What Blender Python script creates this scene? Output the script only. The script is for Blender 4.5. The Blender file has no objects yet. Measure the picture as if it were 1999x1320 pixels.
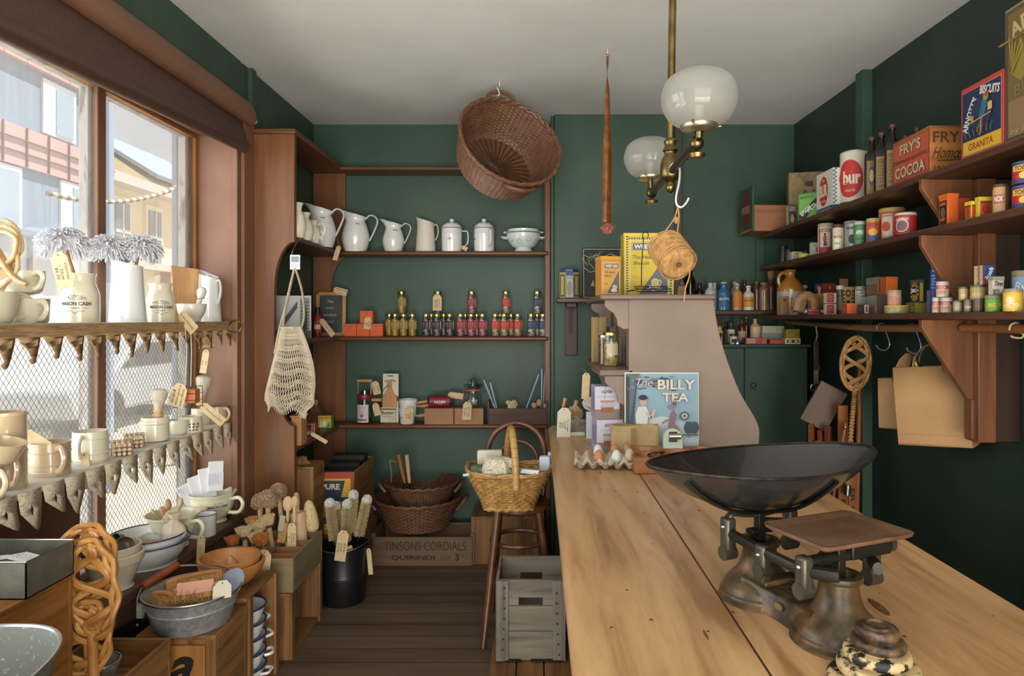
import bpy, math, random
from math import pi, sin, cos, sqrt, atan2, radians as R
from mathutils import Vector as V, Matrix as MX, noise as NZ
random.seed(7)
SC = bpy.context.scene
COL = SC.collection
# the camera: eye 1.55 m up, level, focal length 1300 px of 1999, lens shifted so the axis meets (1050, 622)
F, CX, CY, EZ = 1300.0, 1050.0, 622.0, 1.55
def X_(px, Y): return (px - CX) * Y / F
def Z_(py, Y): return EZ - (py - CY) * Y / F
def P(px, py, Y): return V((X_(px, Y), Y, Z_(py, Y)))
def L_(n, Y): return n * Y / F
def yx(px, X): return F * X / (px - CX)
def T_(x=0, y=0, z=0): return MX.Translation((x, y, z))
def RX(a): return MX.Rotation(R(a), 4, 'X')
def RY(a): return MX.Rotation(R(a), 4, 'Y')
def RZ(a): return MX.Rotation(R(a), 4, 'Z')
def SCL(x, y, z): return MX.Diagonal((x, y, z, 1))

# ---------------------------------------------------------------- materials
def lin(h):
    if isinstance(h, (tuple, list)): return tuple(h[:3]) + (1,)
    h = h.lstrip('#'); o = []
    for i in (0, 2, 4):
        c = int(h[i:i+2], 16) / 255
        o.append(c / 12.92 if c <= .04045 else ((c + .055) / 1.055) ** 2.4)
    return tuple(o) + (1,)
_M = {}
def mat(name, base='808080', rough=.5, metal=0, kind='flat', c2=None, s=8, ax='z', bump=0, coat=0, lo=.35, hi=.65, spec=.5, c3=None, long=.07):
    if name in _M: return _M[name]
    m = bpy.data.materials.new(name); m.use_nodes = True
    nt = m.node_tree; N = nt.nodes; K = nt.links
    b = N['Principled BSDF']
    b.inputs['Base Color'].default_value = lin(base); b.inputs['Roughness'].default_value = rough
    b.inputs['Metallic'].default_value = metal; b.inputs['Specular IOR Level'].default_value = spec
    if coat: b.inputs['Coat Weight'].default_value = coat; b.inputs['Coat Roughness'].default_value = .08
    m.diffuse_color = lin(base)
    if kind != 'flat':
        tc = N.new('ShaderNodeTexCoord'); mp = N.new('ShaderNodeMapping'); K.new(tc.outputs['Object'], mp.inputs[0])
        v = [s, s, s]
        if kind == 'wood': v['xyz'.index(ax)] = s * long
        mp.inputs['Scale'].default_value = v
        if kind == 'spangle':
            n = N.new('ShaderNodeTexVoronoi'); n.inputs['Scale'].default_value = 1; fac = n.outputs['Color']
        else:
            n = N.new('ShaderNodeTexNoise'); n.inputs['Scale'].default_value = 1; n.inputs['Detail'].default_value = 6
            n.inputs['Roughness'].default_value = .6
            n.inputs['Distortion'].default_value = .6 if kind == 'wood' else 0
            fac = n.outputs['Fac']
        K.new(mp.outputs[0], n.inputs['Vector'])
        r = N.new('ShaderNodeValToRGB'); K.new(fac, r.inputs[0])
        e = r.color_ramp.elements
        e[0].position = lo; e[1].position = hi; e[0].color = lin(c2 or base); e[1].color = lin(base)
        if c3: q = e.new((lo + hi) / 2); q.color = lin(c3)
        out = r.outputs[0]
        if kind == 'planks':
            bk = N.new('ShaderNodeTexBrick'); K.new(tc.outputs['Object'], bk.inputs['Vector'])
            bk.inputs['Color1'].default_value = (1, 1, 1, 1); bk.inputs['Color2'].default_value = (.72, .72, .72, 1); bk.inputs['Mortar'].default_value = (.12, .12, .12, 1)
            bk.inputs['Scale'].default_value = 1; bk.inputs['Mortar Size'].default_value = .0025; bk.inputs['Brick Width'].default_value = 2.3; bk.inputs['Row Height'].default_value = .125
            mx = N.new('ShaderNodeMix'); mx.data_type = 'RGBA'; mx.blend_type = 'MULTIPLY'; mx.inputs[0].default_value = 1
            K.new(out, mx.inputs[6]); K.new(bk.outputs[0], mx.inputs[7]); out = mx.outputs[2]
            mp.inputs['Scale'].default_value = (s * .08, s, s)
        K.new(out, b.inputs['Base Color'])
        if bump:
            bp = N.new('ShaderNodeBump'); bp.inputs['Strength'].default_value = bump; bp.inputs['Distance'].default_value = .01
            K.new(fac, bp.inputs['Height']); K.new(bp.outputs[0], b.inputs['Normal'])
    _M[name] = m
    return m
def glass(name, tint='ffffff', gloss=.08, frost=None, fc='f4f2ea'):
    if name in _M: return _M[name]
    m = bpy.data.materials.new(name); m.use_nodes = True; nt = m.node_tree; N = nt.nodes; K = nt.links
    N.remove(N['Principled BSDF']); o = N['Material Output']
    t = N.new('ShaderNodeBsdfTransparent'); t.inputs[0].default_value = lin(tint)
    g = N.new('ShaderNodeBsdfGlossy'); g.inputs['Roughness'].default_value = .04
    lw = N.new('ShaderNodeLayerWeight'); lw.inputs[0].default_value = .25
    ma = N.new('ShaderNodeMath'); ma.operation = 'MULTIPLY_ADD'; ma.inputs[1].default_value = .55; ma.inputs[2].default_value = gloss
    K.new(lw.outputs['Facing'], ma.inputs[0])
    x = N.new('ShaderNodeMixShader'); K.new(ma.outputs[0], x.inputs[0]); K.new(t.outputs[0], x.inputs[1]); K.new(g.outputs[0], x.inputs[2])
    last = x.outputs[0]
    if frost:
        d = N.new('ShaderNodeBsdfDiffuse'); d.inputs[0].default_value = lin(fc); tr = N.new('ShaderNodeBsdfTranslucent'); tr.inputs[0].default_value = lin(fc)
        a = N.new('ShaderNodeMixShader'); a.inputs[0].default_value = .55; K.new(d.outputs[0], a.inputs[1]); K.new(tr.outputs[0], a.inputs[2])
        y = N.new('ShaderNodeMixShader'); y.inputs[0].default_value = frost; K.new(last, y.inputs[1]); K.new(a.outputs[0], y.inputs[2]); last = y.outputs[0]
    K.new(last, o.inputs[0]); _M[name] = m
    return m
def C(h, rough=.55, metal=0):          # plain printed or painted colour, by its hex
    return mat('colour_%s_%d_%d' % (h, rough * 100, metal * 100), h, rough, metal)

# ---------------------------------------------------------------- mesh builder
class B:
    def __init__(s, m=None): s.v = []; s.f = []; s.mi = []; s.ms = []; s.c = 0; s.x = None; s.sm = []; (m and s.m(m))
    def m(s, m):
        if m not in s.ms: s.ms.append(m)
        s.c = s.ms.index(m); return s
    def add(s, vs, fs, x=None):
        o = len(s.v)
        if s.x is not None: x = s.x @ x if x is not None else s.x
        s.v += [tuple(x @ V(p)) for p in vs] if x is not None else [tuple(p) for p in vs]
        s.f += [tuple(i + o for i in f) for f in fs]; s.mi += [s.c] * len(fs); return s
    def bx(s, x0, y0, z0, x1, y1, z1, x=None):
        return s.add([(a, b, c) for c in (z0, z1) for b in (y0, y1) for a in (x0, x1)], [(0,2,3,1),(4,5,7,6),(0,1,5,4),(2,6,7,3),(0,4,6,2),(1,3,7,5)], x)
    def box(s, w, d, h, x=None): return s.bx(-w/2, -d/2, 0, w/2, d/2, h, x)   # standing on its base
    def lathe(s, pr, n=28, x=None, sx=1, sy=1, a0=0, a1=2*pi):
        vs = []; fs = []; full = abs(a1 - a0 - 2*pi) < 1e-6; k = n if full else n + 1; rows = []
        for r, z in pr:
            if r < 1e-7: rows.append([len(vs)]); vs.append((0, 0, z)); continue
            rows.append(list(range(len(vs), len(vs) + k)))
            vs += [(r*sx*cos(a0 + (a1-a0)*i/n), r*sy*sin(a0 + (a1-a0)*i/n), z) for i in range(k)]
        for a, b in zip(rows, rows[1:]):
            for i in range(n):
                j = (i + 1) % k
                if len(a) == 1 and len(b) == 1: break
                if len(a) == 1: fs.append((a[0], b[j], b[i]))
                elif len(b) == 1: fs.append((a[i], a[j], b[0]))
                else: fs.append((a[i], a[j], b[j], b[i]))
        return s.add(vs, fs, x)
    def cyl(s, r, h, n=24, x=None, r2=None): r2 = r if r2 is None else r2; return s.lathe([(0, 0), (r, 0), (r2, h), (0, h)], n, x)
    def ball(s, r, n=16, x=None, k=10): return s.lathe([(r*sin(pi*i/k), -r*cos(pi*i/k)) for i in range(k + 1)], n, x)
    def tube(s, pts, r, n=8, closed=False, x=None, flat=1):
        pts = [V(p) for p in pts]; N = len(pts); rr = r if isinstance(r, (list, tuple)) else [r] * N
        vs = []; fs = []; up = None
        for i, p in enumerate(pts):
            t = (pts[(i+1) % N] - pts[i-1]) if closed else (pts[min(i+1, N-1)] - pts[max(i-1, 0)])
            if t.length < 1e-9: t = V((0, 0, 1))
            t.normalize()
            if up is None: up = t.cross(V((0, 0, 1)) if abs(t.z) < .9 else V((1, 0, 0)))
            up = up - t * up.dot(t)
            if up.length < 1e-6: up = t.orthogonal()
            up.normalize(); w = t.cross(up)
            vs += [p + (up * cos(2*pi*k/n) + w * sin(2*pi*k/n) * flat) * rr[i] for k in range(n)]
        for i in range(N if closed else N - 1):
            a = i * n; b = ((i + 1) % N) * n
            for k in range(n): fs.append((a + k, a + (k+1) % n, b + (k+1) % n, b + k))
        if not closed: fs += [tuple(range(n))[::-1], tuple((N-1) * n + k for k in range(n))]
        return s.add(vs, fs, x)
    def prism(s, o, d, x=None):            # outline in XZ, depth along +Y
        n = len(o); vs = [(a, 0, b) for a, b in o] + [(a, d, b) for a, b in o]
        return s.add(vs, [tuple(range(n)), tuple(range(2*n - 1, n - 1, -1))] + [(i, i + n, (i+1) % n + n, (i+1) % n) for i in range(n)], x)
    def grid(s, rows, cu=False, x=None):   # rows of points; cu closes each row
        n = len(rows[0]); vs = [p for r in rows for p in r]; fs = []
        for a in range(len(rows) - 1):
            for i in range(n if cu else n - 1): j = (i + 1) % n; fs.append((a*n + i, a*n + j, (a+1)*n + j, (a+1)*n + i))
        return s.add(vs, fs, x)
    def ob(s, name, par=None, bevel=0, ang=40, loc=None, rz=0, seg=2, solid=0):
        me = bpy.data.meshes.new(name); me.from_pydata(s.v, [], s.f)
        for m in s.ms: me.materials.append(m)
        me.polygons.foreach_set('material_index', s.mi); me.polygons.foreach_set('use_smooth', [True] * len(s.f)); me.update()
        try: me.set_sharp_from_angle(angle=R(ang))
        except Exception: pass
        o = bpy.data.objects.new(name, me); COL.objects.link(o)
        if par is not None: o.parent = par
        if loc is not None: o.location = loc
        if rz: o.rotation_euler = (0, 0, R(rz))
        if solid: k = o.modifiers.new('thick', 'SOLIDIFY'); k.thickness = solid; k.offset = 0
        if bevel: k = o.modifiers.new('edge', 'BEVEL'); k.width = bevel; k.segments = seg; k.limit_method = 'ANGLE'; k.angle_limit = R(35)
        return o
def tag(o, label, cat, group=None):
    o['label'] = label; o['category'] = cat
    if group: o['group'] = group
    return o
def thing(name, label, cat, loc=(0, 0, 0), rz=0, group=None):
    o = bpy.data.objects.new(name, None); COL.objects.link(o); o.empty_display_size = .05
    o.location = loc; o.rotation_euler = (0, 0, R(rz)); return tag(o, label, cat, group)
def struct(name, b, bevel=0, loc=None, par=None):
    o = b.ob(name, par, bevel, loc=loc)
    if par is None: o['kind'] = 'structure'
    return o
def dup(o, loc, rz=None, label=None, group=None):
    r = o.copy(); COL.objects.link(r); r.location = loc
    if rz is not None: r.rotation_euler = (0, 0, R(rz))
    if label: r['label'] = label
    if group: r['group'] = group
    for ch in list(o.children):
        c = ch.copy(); COL.objects.link(c); c.parent = r
        for g in ch.children: d = g.copy(); COL.objects.link(d); d.parent = c
    return r
def smooth(pts, n=6, closed=False):        # Catmull-Rom through points
    pts = [V(p) for p in pts]; N = len(pts); o = []
    for i in range(N if closed else N - 1):
        g = (lambda k: pts[k % N]) if closed else (lambda k: pts[max(0, min(N - 1, k))])
        a, b, c, d = g(i-1), g(i), g(i+1), g(i+2)
        for k in range(n):
            t = k / n; o.append(.5 * ((2*b) + (c - a)*t + (2*a - 5*b + 4*c - d)*t*t + (3*b - a - 3*c + d)*t**3))
    if not closed: o.append(pts[-1])
    return o
def sm2(pr, n=4):                           # smooth a lathe profile
    return [(max(0, p.x), p.z) for p in smooth([(a, 0, b) for a, b in pr], n)]

# ---------------------------------------------------------------- printing and lettering
_TC = {}
def glyphs(t, bold=0):
    k = (t, bold)
    if k not in _TC:
        cu = bpy.data.curves.new('lettering', 'FONT'); cu.body = t; cu.resolution_u = 3; cu.offset = bold; cu.fill_mode = 'FRONT'
        o = bpy.data.objects.new('lettering', cu); me = bpy.data.meshes.new_from_object(o)
        vs = [(v.co.x, v.co.y) for v in me.vertices]; fs = [tuple(p.vertices) for p in me.polygons]
        bpy.data.objects.remove(o); bpy.data.curves.remove(cu); bpy.data.meshes.remove(me)
        if not vs: vs = [(0, 0)]
        x0 = min(v[0] for v in vs); x1 = max(v[0] for v in vs); y0 = min(v[1] for v in vs); y1 = max(v[1] for v in vs)
        _TC[k] = ([(a - (x0+x1)/2, b - (y0+y1)/2) for a, b in vs], fs, max(x1 - x0, 1e-4), max(y1 - y0, 1e-4))
    return _TC[k]
def pl(o, u, v):                            # a flat face: origin, across, up
    o, u, v = V(o), V(u).normalized(), V(v).normalized(); n = u.cross(v)
    return lambda a, b, d: o + u*a + v*b + n*d
def cy(r, z0=0, a0=0, r1=None, h=1):       # a round body; a0 = 0 looks at -Y, positive turns right
    r1 = r if r1 is None else r1
    return lambda a, b, d: V(((r + (r1-r)*b/h + d) * sin(R(a0) + a/r), -(r + (r1-r)*b/h + d) * cos(R(a0) + a/r), z0 + b))
class Art:
    def __init__(s, f, e=.0005): s.b = B(); s.f = f; s.e = e; s.d = e
    def _m(s, c): s.b.m(C(c) if isinstance(c, str) else c)
    def rect(s, u0, v0, u1, v1, c, n=1, step=True):
        s._m(c); vs = []; fs = []
        for i in range(n + 1):
            u = u0 + (u1-u0)*i/n; vs += [s.f(u, v0, s.d), s.f(u, v1, s.d)]
        fs = [(2*i, 2*i+2, 2*i+3, 2*i+1) for i in range(n)]
        s.b.add(vs, fs); s.d += s.e * step; return s
    def ell(s, cu, cv, ru, rv, c, n=20):
        s._m(c); vs = []; fs = []
        for i in range(n + 1):
            a = pi - pi*i/n; u = cu + ru*cos(a); h = rv*sin(a); vs += [s.f(u, cv - h, s.d), s.f(u, cv + h, s.d)]
        s.b.add(vs, [(2*i, 2*i+2, 2*i+3, 2*i+1) for i in range(n)]); s.d += s.e; return s
    def poly(s, pts, c, step=True):
        s._m(c); s.b.add([s.f(u, v, s.d) for u, v in pts], [tuple(range(len(pts)))]); s.d += s.e * step; return s
    def line(s, pts, w, c):
        s._m(c)
        for (a, b), (p, q) in zip(pts, pts[1:]):
            l = sqrt((p-a)**2 + (q-b)**2) or 1; x, y = -(q-b)/l*w/2, (p-a)/l*w/2
            s.b.add([s.f(a-x, b-y, s.d), s.f(p-x, q-y, s.d), s.f(p+x, q+y, s.d), s.f(a+x, b+y, s.d)], [(0, 1, 2, 3)])
        s.d += s.e; return s
    def text(s, t, cu, cv, h, c, w=None, rot=0, bold=0, shear=0, arc=0):
        s._m(c); vs, fs, tw, th = glyphs(t, bold); k = h / th; kx = k if w is None else w / tw
        ca, sa = cos(R(rot)), sin(R(rot)); o = []
        for x, y in vs:
            x, y = x*kx + shear*y*k, y*k
            if arc: a = x / arc; x, y = (arc + y) * sin(a), (arc + y) * cos(a) - arc
            o.append(s.f(cu + x*ca - y*sa, cv + x*sa + y*ca, s.d))
        s.b.add(o, fs); s.d += s.e; return s
    def scrawl(s, u0, v0, u1, v1, c, n=3, h=.6, w=.0008, seed=1, rot=False):     # small print too fine to read
        rn = random.Random(seed)
        for i in range(n):
            v = v1 - (v1-v0)*(i+.5)/n; u = u0; st = (v1-v0)/n*h
            e = u0 + (u1-u0)*rn.uniform(.6, 1)
            while u < e:
                l = rn.uniform(.05, .2)*(u1-u0); k = max(2, int(l/(st*.45)))
                pts = [(u + l*j/k, v + rn.uniform(-.5, .5)*st) for j in range(k+1)]
                s.line([(b, a) for a, b in pts] if rot else pts, w, c); s.d -= s.e; u += l*1.35
        s.d += s.e; return s
    def ob(s, par, name='printed_label', label=None):
        o = s.b.ob(name, par)
        if label: o['label'] = label
        return o
INK = '2a241f'
KRAFT = mat('kraft_tag_card', 'd8c29a', .8, kind='noise', c2='c9b186', s=30)
TWINE = mat('twine_fibre', 'b08f5c', .9, kind='noise', c2='8d6f43', s=90)
def price_tag(par, x, w=.04, h=.075, lines=(), m=None, string=None, vert=True, seed=3):
    """a card tag hanging from its hole at x (local frame: XZ plane, face to -Y); string is a local path to the knot"""
    b = B(m or KRAFT); c = w*.28
    o = [(-w/2, -h), (w/2, -h), (w/2, -c), (w/2 - c, .004), (-w/2 + c, .004), (-w/2, -c)]
    b.prism(o, .0012, x @ T_(0, -.0006, -.004)); t = b.ob('price_tag', par)
    a = Art(pl(x @ V((0, -.0012, -.004)), x.to_3x3() @ V((1, 0, 0)), x.to_3x3() @ V((0, 0, 1))), .0003)
    a.ell(0, -.006, .0028, .0028, '3a2f24', 8)
    if lines:
        if vert:
            k = len(lines)
            for i, t_ in enumerate(lines):
                a.text(t_, w*(.28 - .56*(i/(max(k-1, 1)))) if k > 1 else 0, -h*.55, w*.2 if k < 4 else w*.15, INK, w=min(h*.78, len(t_)*w*.14), rot=-90, shear=.3)
        else:
            k = len(lines)
            for i, t_ in enumerate(lines): a.text(t_, 0, -h*.32 - i*h*.55/max(k, 1), h*.1, INK, w=min(w*.85, len(t_)*h*.065), shear=.3)
    a.ob(t, 'lettering')
    if string:
        B(TWINE).tube([x @ V((0, -.002, -.009))] + [V(p) for p in string], .0009, 5).ob('string', t)
    return t
# ---------------------------------------------------------------- camera, sky, sun and added fill lamps
cam = bpy.data.cameras.new('camera'); co = bpy.data.objects.new('camera', cam); COL.objects.link(co); SC.camera = co
co.location = (0, 0, EZ); co.rotation_euler = (pi/2, 0, 0)
cam.sensor_width = 36; cam.lens = F / 1999 * 36; cam.shift_x = -(CX - 999.5) / 1999; cam.shift_y = -(660 - CY) / 1999; cam.clip_start = .02
w = bpy.data.worlds.new('sky'); SC.world = w; w.use_nodes = True
bg = w.node_tree.nodes['Background']; bg.inputs[0].default_value = (.93, .93, .92, 1); bg.inputs[1].default_value = 1.0
sun = bpy.data.lights.new('sun', 'SUN'); sun.energy = 11; sun.angle = .009; sun.color = (1, .93, .82)
so = bpy.data.objects.new('sun', sun); COL.objects.link(so); so.location = (6, 6, 12); so.rotation_euler = V((-.34, -.12, -.93)).to_track_quat('-Z', 'Y').to_euler()
def portal(name, loc, rot, sx, sy):
    l = bpy.data.lights.new(name, 'AREA'); l.shape = 'RECTANGLE'; l.size = sx; l.size_y = sy; l.cycles.is_portal = True
    o = bpy.data.objects.new(name, l); COL.objects.link(o); o.location = loc; o.rotation_euler = rot
portal('window_daylight', (-1.95, 1.98, 1.55), (0, R(-90), 0), 2.2, 3.2)
def fill_lamp(name, loc, rot, sx, sy, e, col):      # added area lamp that brightens the room from an opening
    l = bpy.data.lights.new(name, 'AREA'); l.shape = 'RECTANGLE'; l.size = sx; l.size_y = sy; l.energy = e; l.color = col
    o = bpy.data.objects.new(name, l); COL.objects.link(o); o.location = loc; o.rotation_euler = rot
fill_lamp('rear_fill', (.2, -1.56, 1.45), (R(90), 0, 0), 3.0, 2.5, 128, (1, .97, .92))  # added lamp behind the camera, lifts the whole interior
fill_lamp('rear_low_fill', (.2, -1.5, .25), (R(140), 0, 0), 3.0, .9, 85, (1, .95, .87))  # added low lamp turned upward to brighten the ceiling
def aim(v): return V(v).to_track_quat('-Z', 'Y').to_euler()
fill_lamp('window_fill', (-3.1, .95, 2.0), aim((1, .36, -.12)), 3.0, 2.6, 150, (.95, .98, 1))  # added lamp outside the window, out of view, fills the room from the left
fill_lamp('window_low_fill', (-2.7, .9, .35), aim((1, .3, .75)), 2.6, .8, 85, (1, .95, .87))  # added low lamp outside, aimed up through the window
vs_ = SC.view_settings; vs_.view_transform = 'Standard'; vs_.look = 'None'; vs_.exposure = .12; vs_.gamma = 1; vs_.use_curve_mapping = False
SC.cycles.max_bounces = 8; SC.cycles.diffuse_bounces = 4; SC.cycles.glossy_bounces = 3; SC.cycles.transparent_max_bounces = 24; SC.cycles.transmission_bounces = 4
SC.cycles.caustics_reflective = False; SC.cycles.caustics_refractive = False; SC.cycles.sample_clamp_indirect = 6

# ---------------------------------------------------------------- materials of the place
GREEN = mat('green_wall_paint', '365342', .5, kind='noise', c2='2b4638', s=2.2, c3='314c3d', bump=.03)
GREEND = mat('right_wall_green', '26382f', .5, kind='noise', c2='1d2d26', s=2.2, bump=.03)  # the wall green in a darker tone, for the right wall and its trim
CEIL = mat('ceiling_paint', 'e4e5e2', .9, kind='noise', c2='d9d9d4', s=1.3)
BROWN = mat('brown_frame_paint', '85604a', .5, kind='noise', c2='77543f', s=3)
OCHRE = mat('ochre_timber_bead', 'a8743c', .5, kind='wood', c2='8d5c2c', s=14)
UNITW = mat('brown_shelf_timber', '80532f', .42, kind='wood', c2='613c22', s=16, lo=.3, hi=.7)
UNITX = mat('brown_shelf_timber_across', '6f4527', .4, kind='wood', c2='54321a', s=16, ax='x', lo=.3, hi=.7)
SHELFX = mat('dark_shelf_timber_across', '59392a', .4, kind='wood', c2='43291c', s=18, ax='x')
SHELFY = mat('dark_shelf_timber_lengthways', '5b3b2a', .42, kind='wood', c2='43291c', s=18, ax='y')
SHELFZ = mat('bracket_timber', '7d4f30', .42, kind='wood', c2='5d3820', s=18)
PEEL = mat('peeling_white_paint', '9a9388', .8, kind='wood', c2='57504a', s=28, lo=.36, hi=.5, bump=.4, long=.2)
FLOORM = mat('floor_boards', '7a6653', .55, kind='planks', c2='4f4236', s=9, lo=.3, hi=.7, bump=.15)
PANE = glass('window_glass', 'f6f8fa', .02, .075)  # slight haze mixed into the glass itself to wash out the street view

# ---------------------------------------------------------------- the shell
DB, CZ = 4.6, 2.891
def wr(y): return 1.77 + .028 * (DB - y)
def slab(name, poly, z0, z1, m):
    b = B(m); n = len(poly)
    b.add([(x, y, z0) for x, y in poly] + [(x, y, z1) for x, y in poly], [tuple(range(n))[::-1], tuple(range(n, 2*n))] + [(i, (i+1) % n, (i+1) % n + n, i + n) for i in range(n)])
    return struct(name, b)
slab('floor', [(-1.9, -1.6), (2.1, -1.6), (2.1, 4.8), (-1.9, 4.8)], -.12, 0, FLOORM)
slab('ceiling', [(-2.0, -1.6), (2.15, -1.6), (2.15, 4.8), (-2.0, 4.8)], CZ, CZ + .15, CEIL)
slab('wall_back', [(-1.9, DB), (2.0, DB), (2.0, DB + .2), (-1.9, DB + .2)], 0, CZ, GREEN)
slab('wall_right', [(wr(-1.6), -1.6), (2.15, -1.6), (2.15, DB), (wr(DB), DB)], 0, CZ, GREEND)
b = B(GREEN); b.bx(-1.9, -1.6, 2.555, -1.55, 3.48, CZ); b.bx(-1.9, -1.6, 0, -1.57, 3.48, .48); b.bx(-1.9, -1.6, .44, -1.55, .45, 2.555); b.bx(-1.9, 3.5, 0, -1.55, DB, CZ)
b.bx(-1.55, 3.56, 2.6, -1.528, 3.61, CZ)
struct('wall_left', b)
b = B(GREEN); b.bx(-1.9, -1.7, 0, -1.4, -1.6, CZ); b.bx(1.8, -1.7, 0, 2.15, -1.6, CZ); b.bx(-1.4, -1.7, 2.75, 1.8, -1.6, CZ); struct('wall_rear', b)
b = B(GREEN); b.bx(.108, 4.37, 0, .93, DB, CZ); b.bx(.085, 4.4, 0, .108, 4.45, CZ); struct('wall_pier', b, .004)
b = B(mat('dark_conduit_paint', '2f332f', .5)); b.bx(.895, 4.352, 1.7, .945, 4.37, CZ); struct('trim_1', b, .004)
b = B(GREEN); b.bx(1.745, 3.58, 0, 1.80, 3.66, CZ); b.bx(1.5, 4.58, 0, 1.56, 4.6, 2.1); b.bx(1.65, 4.575, 0, 1.69, 4.6, 1.58); struct('trim_2', b, .003)
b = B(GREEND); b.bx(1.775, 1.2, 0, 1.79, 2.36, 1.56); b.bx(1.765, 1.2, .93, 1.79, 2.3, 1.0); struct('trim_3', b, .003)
# window joinery: sash bars, jamb, architrave, sill
b = B(BROWN)
b.bx(-1.8, .45, 2.5, -1.72, 3.48, 2.56)                                   # head
b.bx(-1.8, 3.46, .49, -1.55, 3.5, 2.56)                                   # jamb lining
b.bx(-1.55, 3.47, .47, -1.53, 3.6, 2.62)                                  # architrave
b.bx(-1.58, 3.435, .5, -1.55, 3.47, 2.56)
b.bx(-1.72, -.1, 2.5, -1.55, 3.47, 2.556)
b.bx(-1.783, 2.668, .56, -1.762, 2.72, 2.5)                                 # mullion
b.bx(-1.8, 1.1, .49, -1.74, 1.16, 2.5)
b.bx(-1.83, .45, .44, -1.765, 3.47, .56)
fr = B(PEEL)
for y0, y1 in ((2.652, 2.715), (3.385, 3.46), (1.1, 1.2)): fr.bx(-1.83, y0, .45, -1.79, y1, 2.5)
fr.bx(-1.83, .45, 2.475, -1.79, 3.46, 2.53)
oc = B(OCHRE); oc.bx(-1.79, 3.435, .5, -1.765, 3.46, 2.5); oc.bx(-1.79, 2.72, 2.48, -1.765, 3.44, 2.5); oc.bx(-1.79, 1.16, 2.48, -1.765, 2.67, 2.5)
wn = struct('window_1', b, .004)
o = fr.ob('outer_sash', wn, .004); o['label'] = 'weathered outer sash with peeling white paint'; oc.ob('glazing_bead', wn, .003)
for y0, y1 in ((2.721, 3.44), (1.16, 2.667), (.45, 1.1)): B(PANE).bx(-1.784, y0, .52, -1.780, y1, 2.49).ob('pane', wn)
SILLM = mat('worn_sill_timber', '5d4433', .55, kind='wood', c2='8f8272', s=14, ax='y', lo=.3, hi=.42, c3='4c3425')
b = B(SILLM); b.bx(-1.82, .45, .485, -1.525, 3.47, .53); b.bx(-1.57, .45, .36, -1.535, 3.47, .485)
struct('trim_4', b, .006)
b = B(mat('stall_riser_board', '6b4026', .5, kind='wood', c2='54301c', s=9)); b.bx(-1.762, 1.45, .531, -1.745, 2.54, .965)
o = b.ob('sign_board', None, .003); tag(o, 'plain brown painted board standing on the sill against the lower left window pane', 'board')

# wire mesh screens behind the lower panes
MESH = mat('galvanised_wire', '8b8a86', .5, .6)
for k, (y0, y1) in enumerate(((2.73, 3.43), (1.17, 2.66))):
    z0, z1 = .57, 1.5; b = B(MESH); p = .0245; hgt = z1 - z0; st = .75
    n0 = int(-(hgt*st) / p) - 1; n1 = int((y1 - y0) / p) + 1
    for s in (1, -1):
        for i in range(n0, n1 + 1):
            a = y0 + i*p; c = a + hgt*st; zs = z0; ze = z1
            if a < y0: zs = z0 + (y0 - a)/st; a = y0
            if c > y1: ze = z1 - (c - y1)/st; c = y1
            if ze - zs < .004: continue
            if s < 0: a, c = y0 + y1 - a, y0 + y1 - c
            b.tube([(-1.774, a, zs), (-1.774, c, ze)], .0011, 4)
    o = b.ob('wire_mesh_screen'); tag(o, ('diamond wire mesh screen across the right lower window pane', 'diamond wire mesh screen across the left lower window pane')[k], 'mesh screen', 'wire mesh screens')

# roller blind
FAB = mat('brown_blind_cloth', '52382e', .45, kind='noise', c2='462e26', s=40)
t = thing('roller_blind', 'brown roller blind rolled most of the way up above the shop window', 'blind', (-1.55, 0, 0))
b = B(BROWN); pr = sm2([(.0, 2.69), (.03, 2.69), (.05, 2.66), (.062, 2.615), (.055, 2.58), (.02, 2.572), (0, 2.58)], 3)
b.add([(a, y, z) for y in (-.3, 3.52) for a, z in pr], [(i, i+1, i+1+len(pr), i+len(pr)) for i in range(len(pr)-1)] + [tuple(range(len(pr)))[::-1], tuple(range(len(pr), 2*len(pr)))]); b.ob('roller_cassette', t)
b = B(FAB); rows = []
for y in [i*.2 - .2 for i in range(19)] + [3.46]:
    dz = (y - 2.6)*.045; rows.append([(a, y, z + (dz if z < 2.5 else 0)) for a, z in sm2([(.018, 2.6), (.022, 2.52), (.034, 2.455), (.05, 2.42), (.052, 2.39), (.035, 2.372), (.012, 2.376), (.012, 2.4), (.016, 2.5), (.012, 2.6)], 3)])
b.grid(rows); b.ob('cloth', t)
B(mat('white_plastic', 'e4e0d6', .4)).cyl(.014, .03, 14, T_(.04, 3.52, 2.6) @ RX(-90)).ob('roller_end', t)

# ---------------------------------------------------------------- the street outside
GZ = -.15
slab('ground', [(-60, -30), (30, -30), (30, 60), (-60, 60)], GZ - .2, GZ, mat('sunlit_road', 'b9ada0', .9, kind='noise', c2='a89c90', s=1.5))['kind'] = 'structure'
BLU = mat('blue_grey_cladding', '8c9cb0', .6, kind='wood', c2='7a8aa0', s=6); PNK = mat('pink_tile', 'c3a2a0', .5); WHT = C('dfe3e6', .6); CRM = C('e8dbb8', .7)
t = thing('modern_building', 'modern street building with blue cladding and a pink tile band across the road', 'building', (-10, 0, 0))
b = B(BLU); b.bx(-8, 4, GZ, 0, 15.6, 8.2); b.ob('wall', t)
b = B(PNK); b.bx(0, 4, 4.48, .08, 15.6, 5.24); b.bx(0, 4, 6.5, .12, 15.6, 7.4); b.ob('tile_band', t)
b = B(C('8f7270'))
for y in range(20):
    for z0, z1 in ((4.48, 5.24), (6.5, 7.4)): b.bx(.08, 4.2 + y*.58, z0, .125, 4.212 + y*.58, z1)
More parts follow.
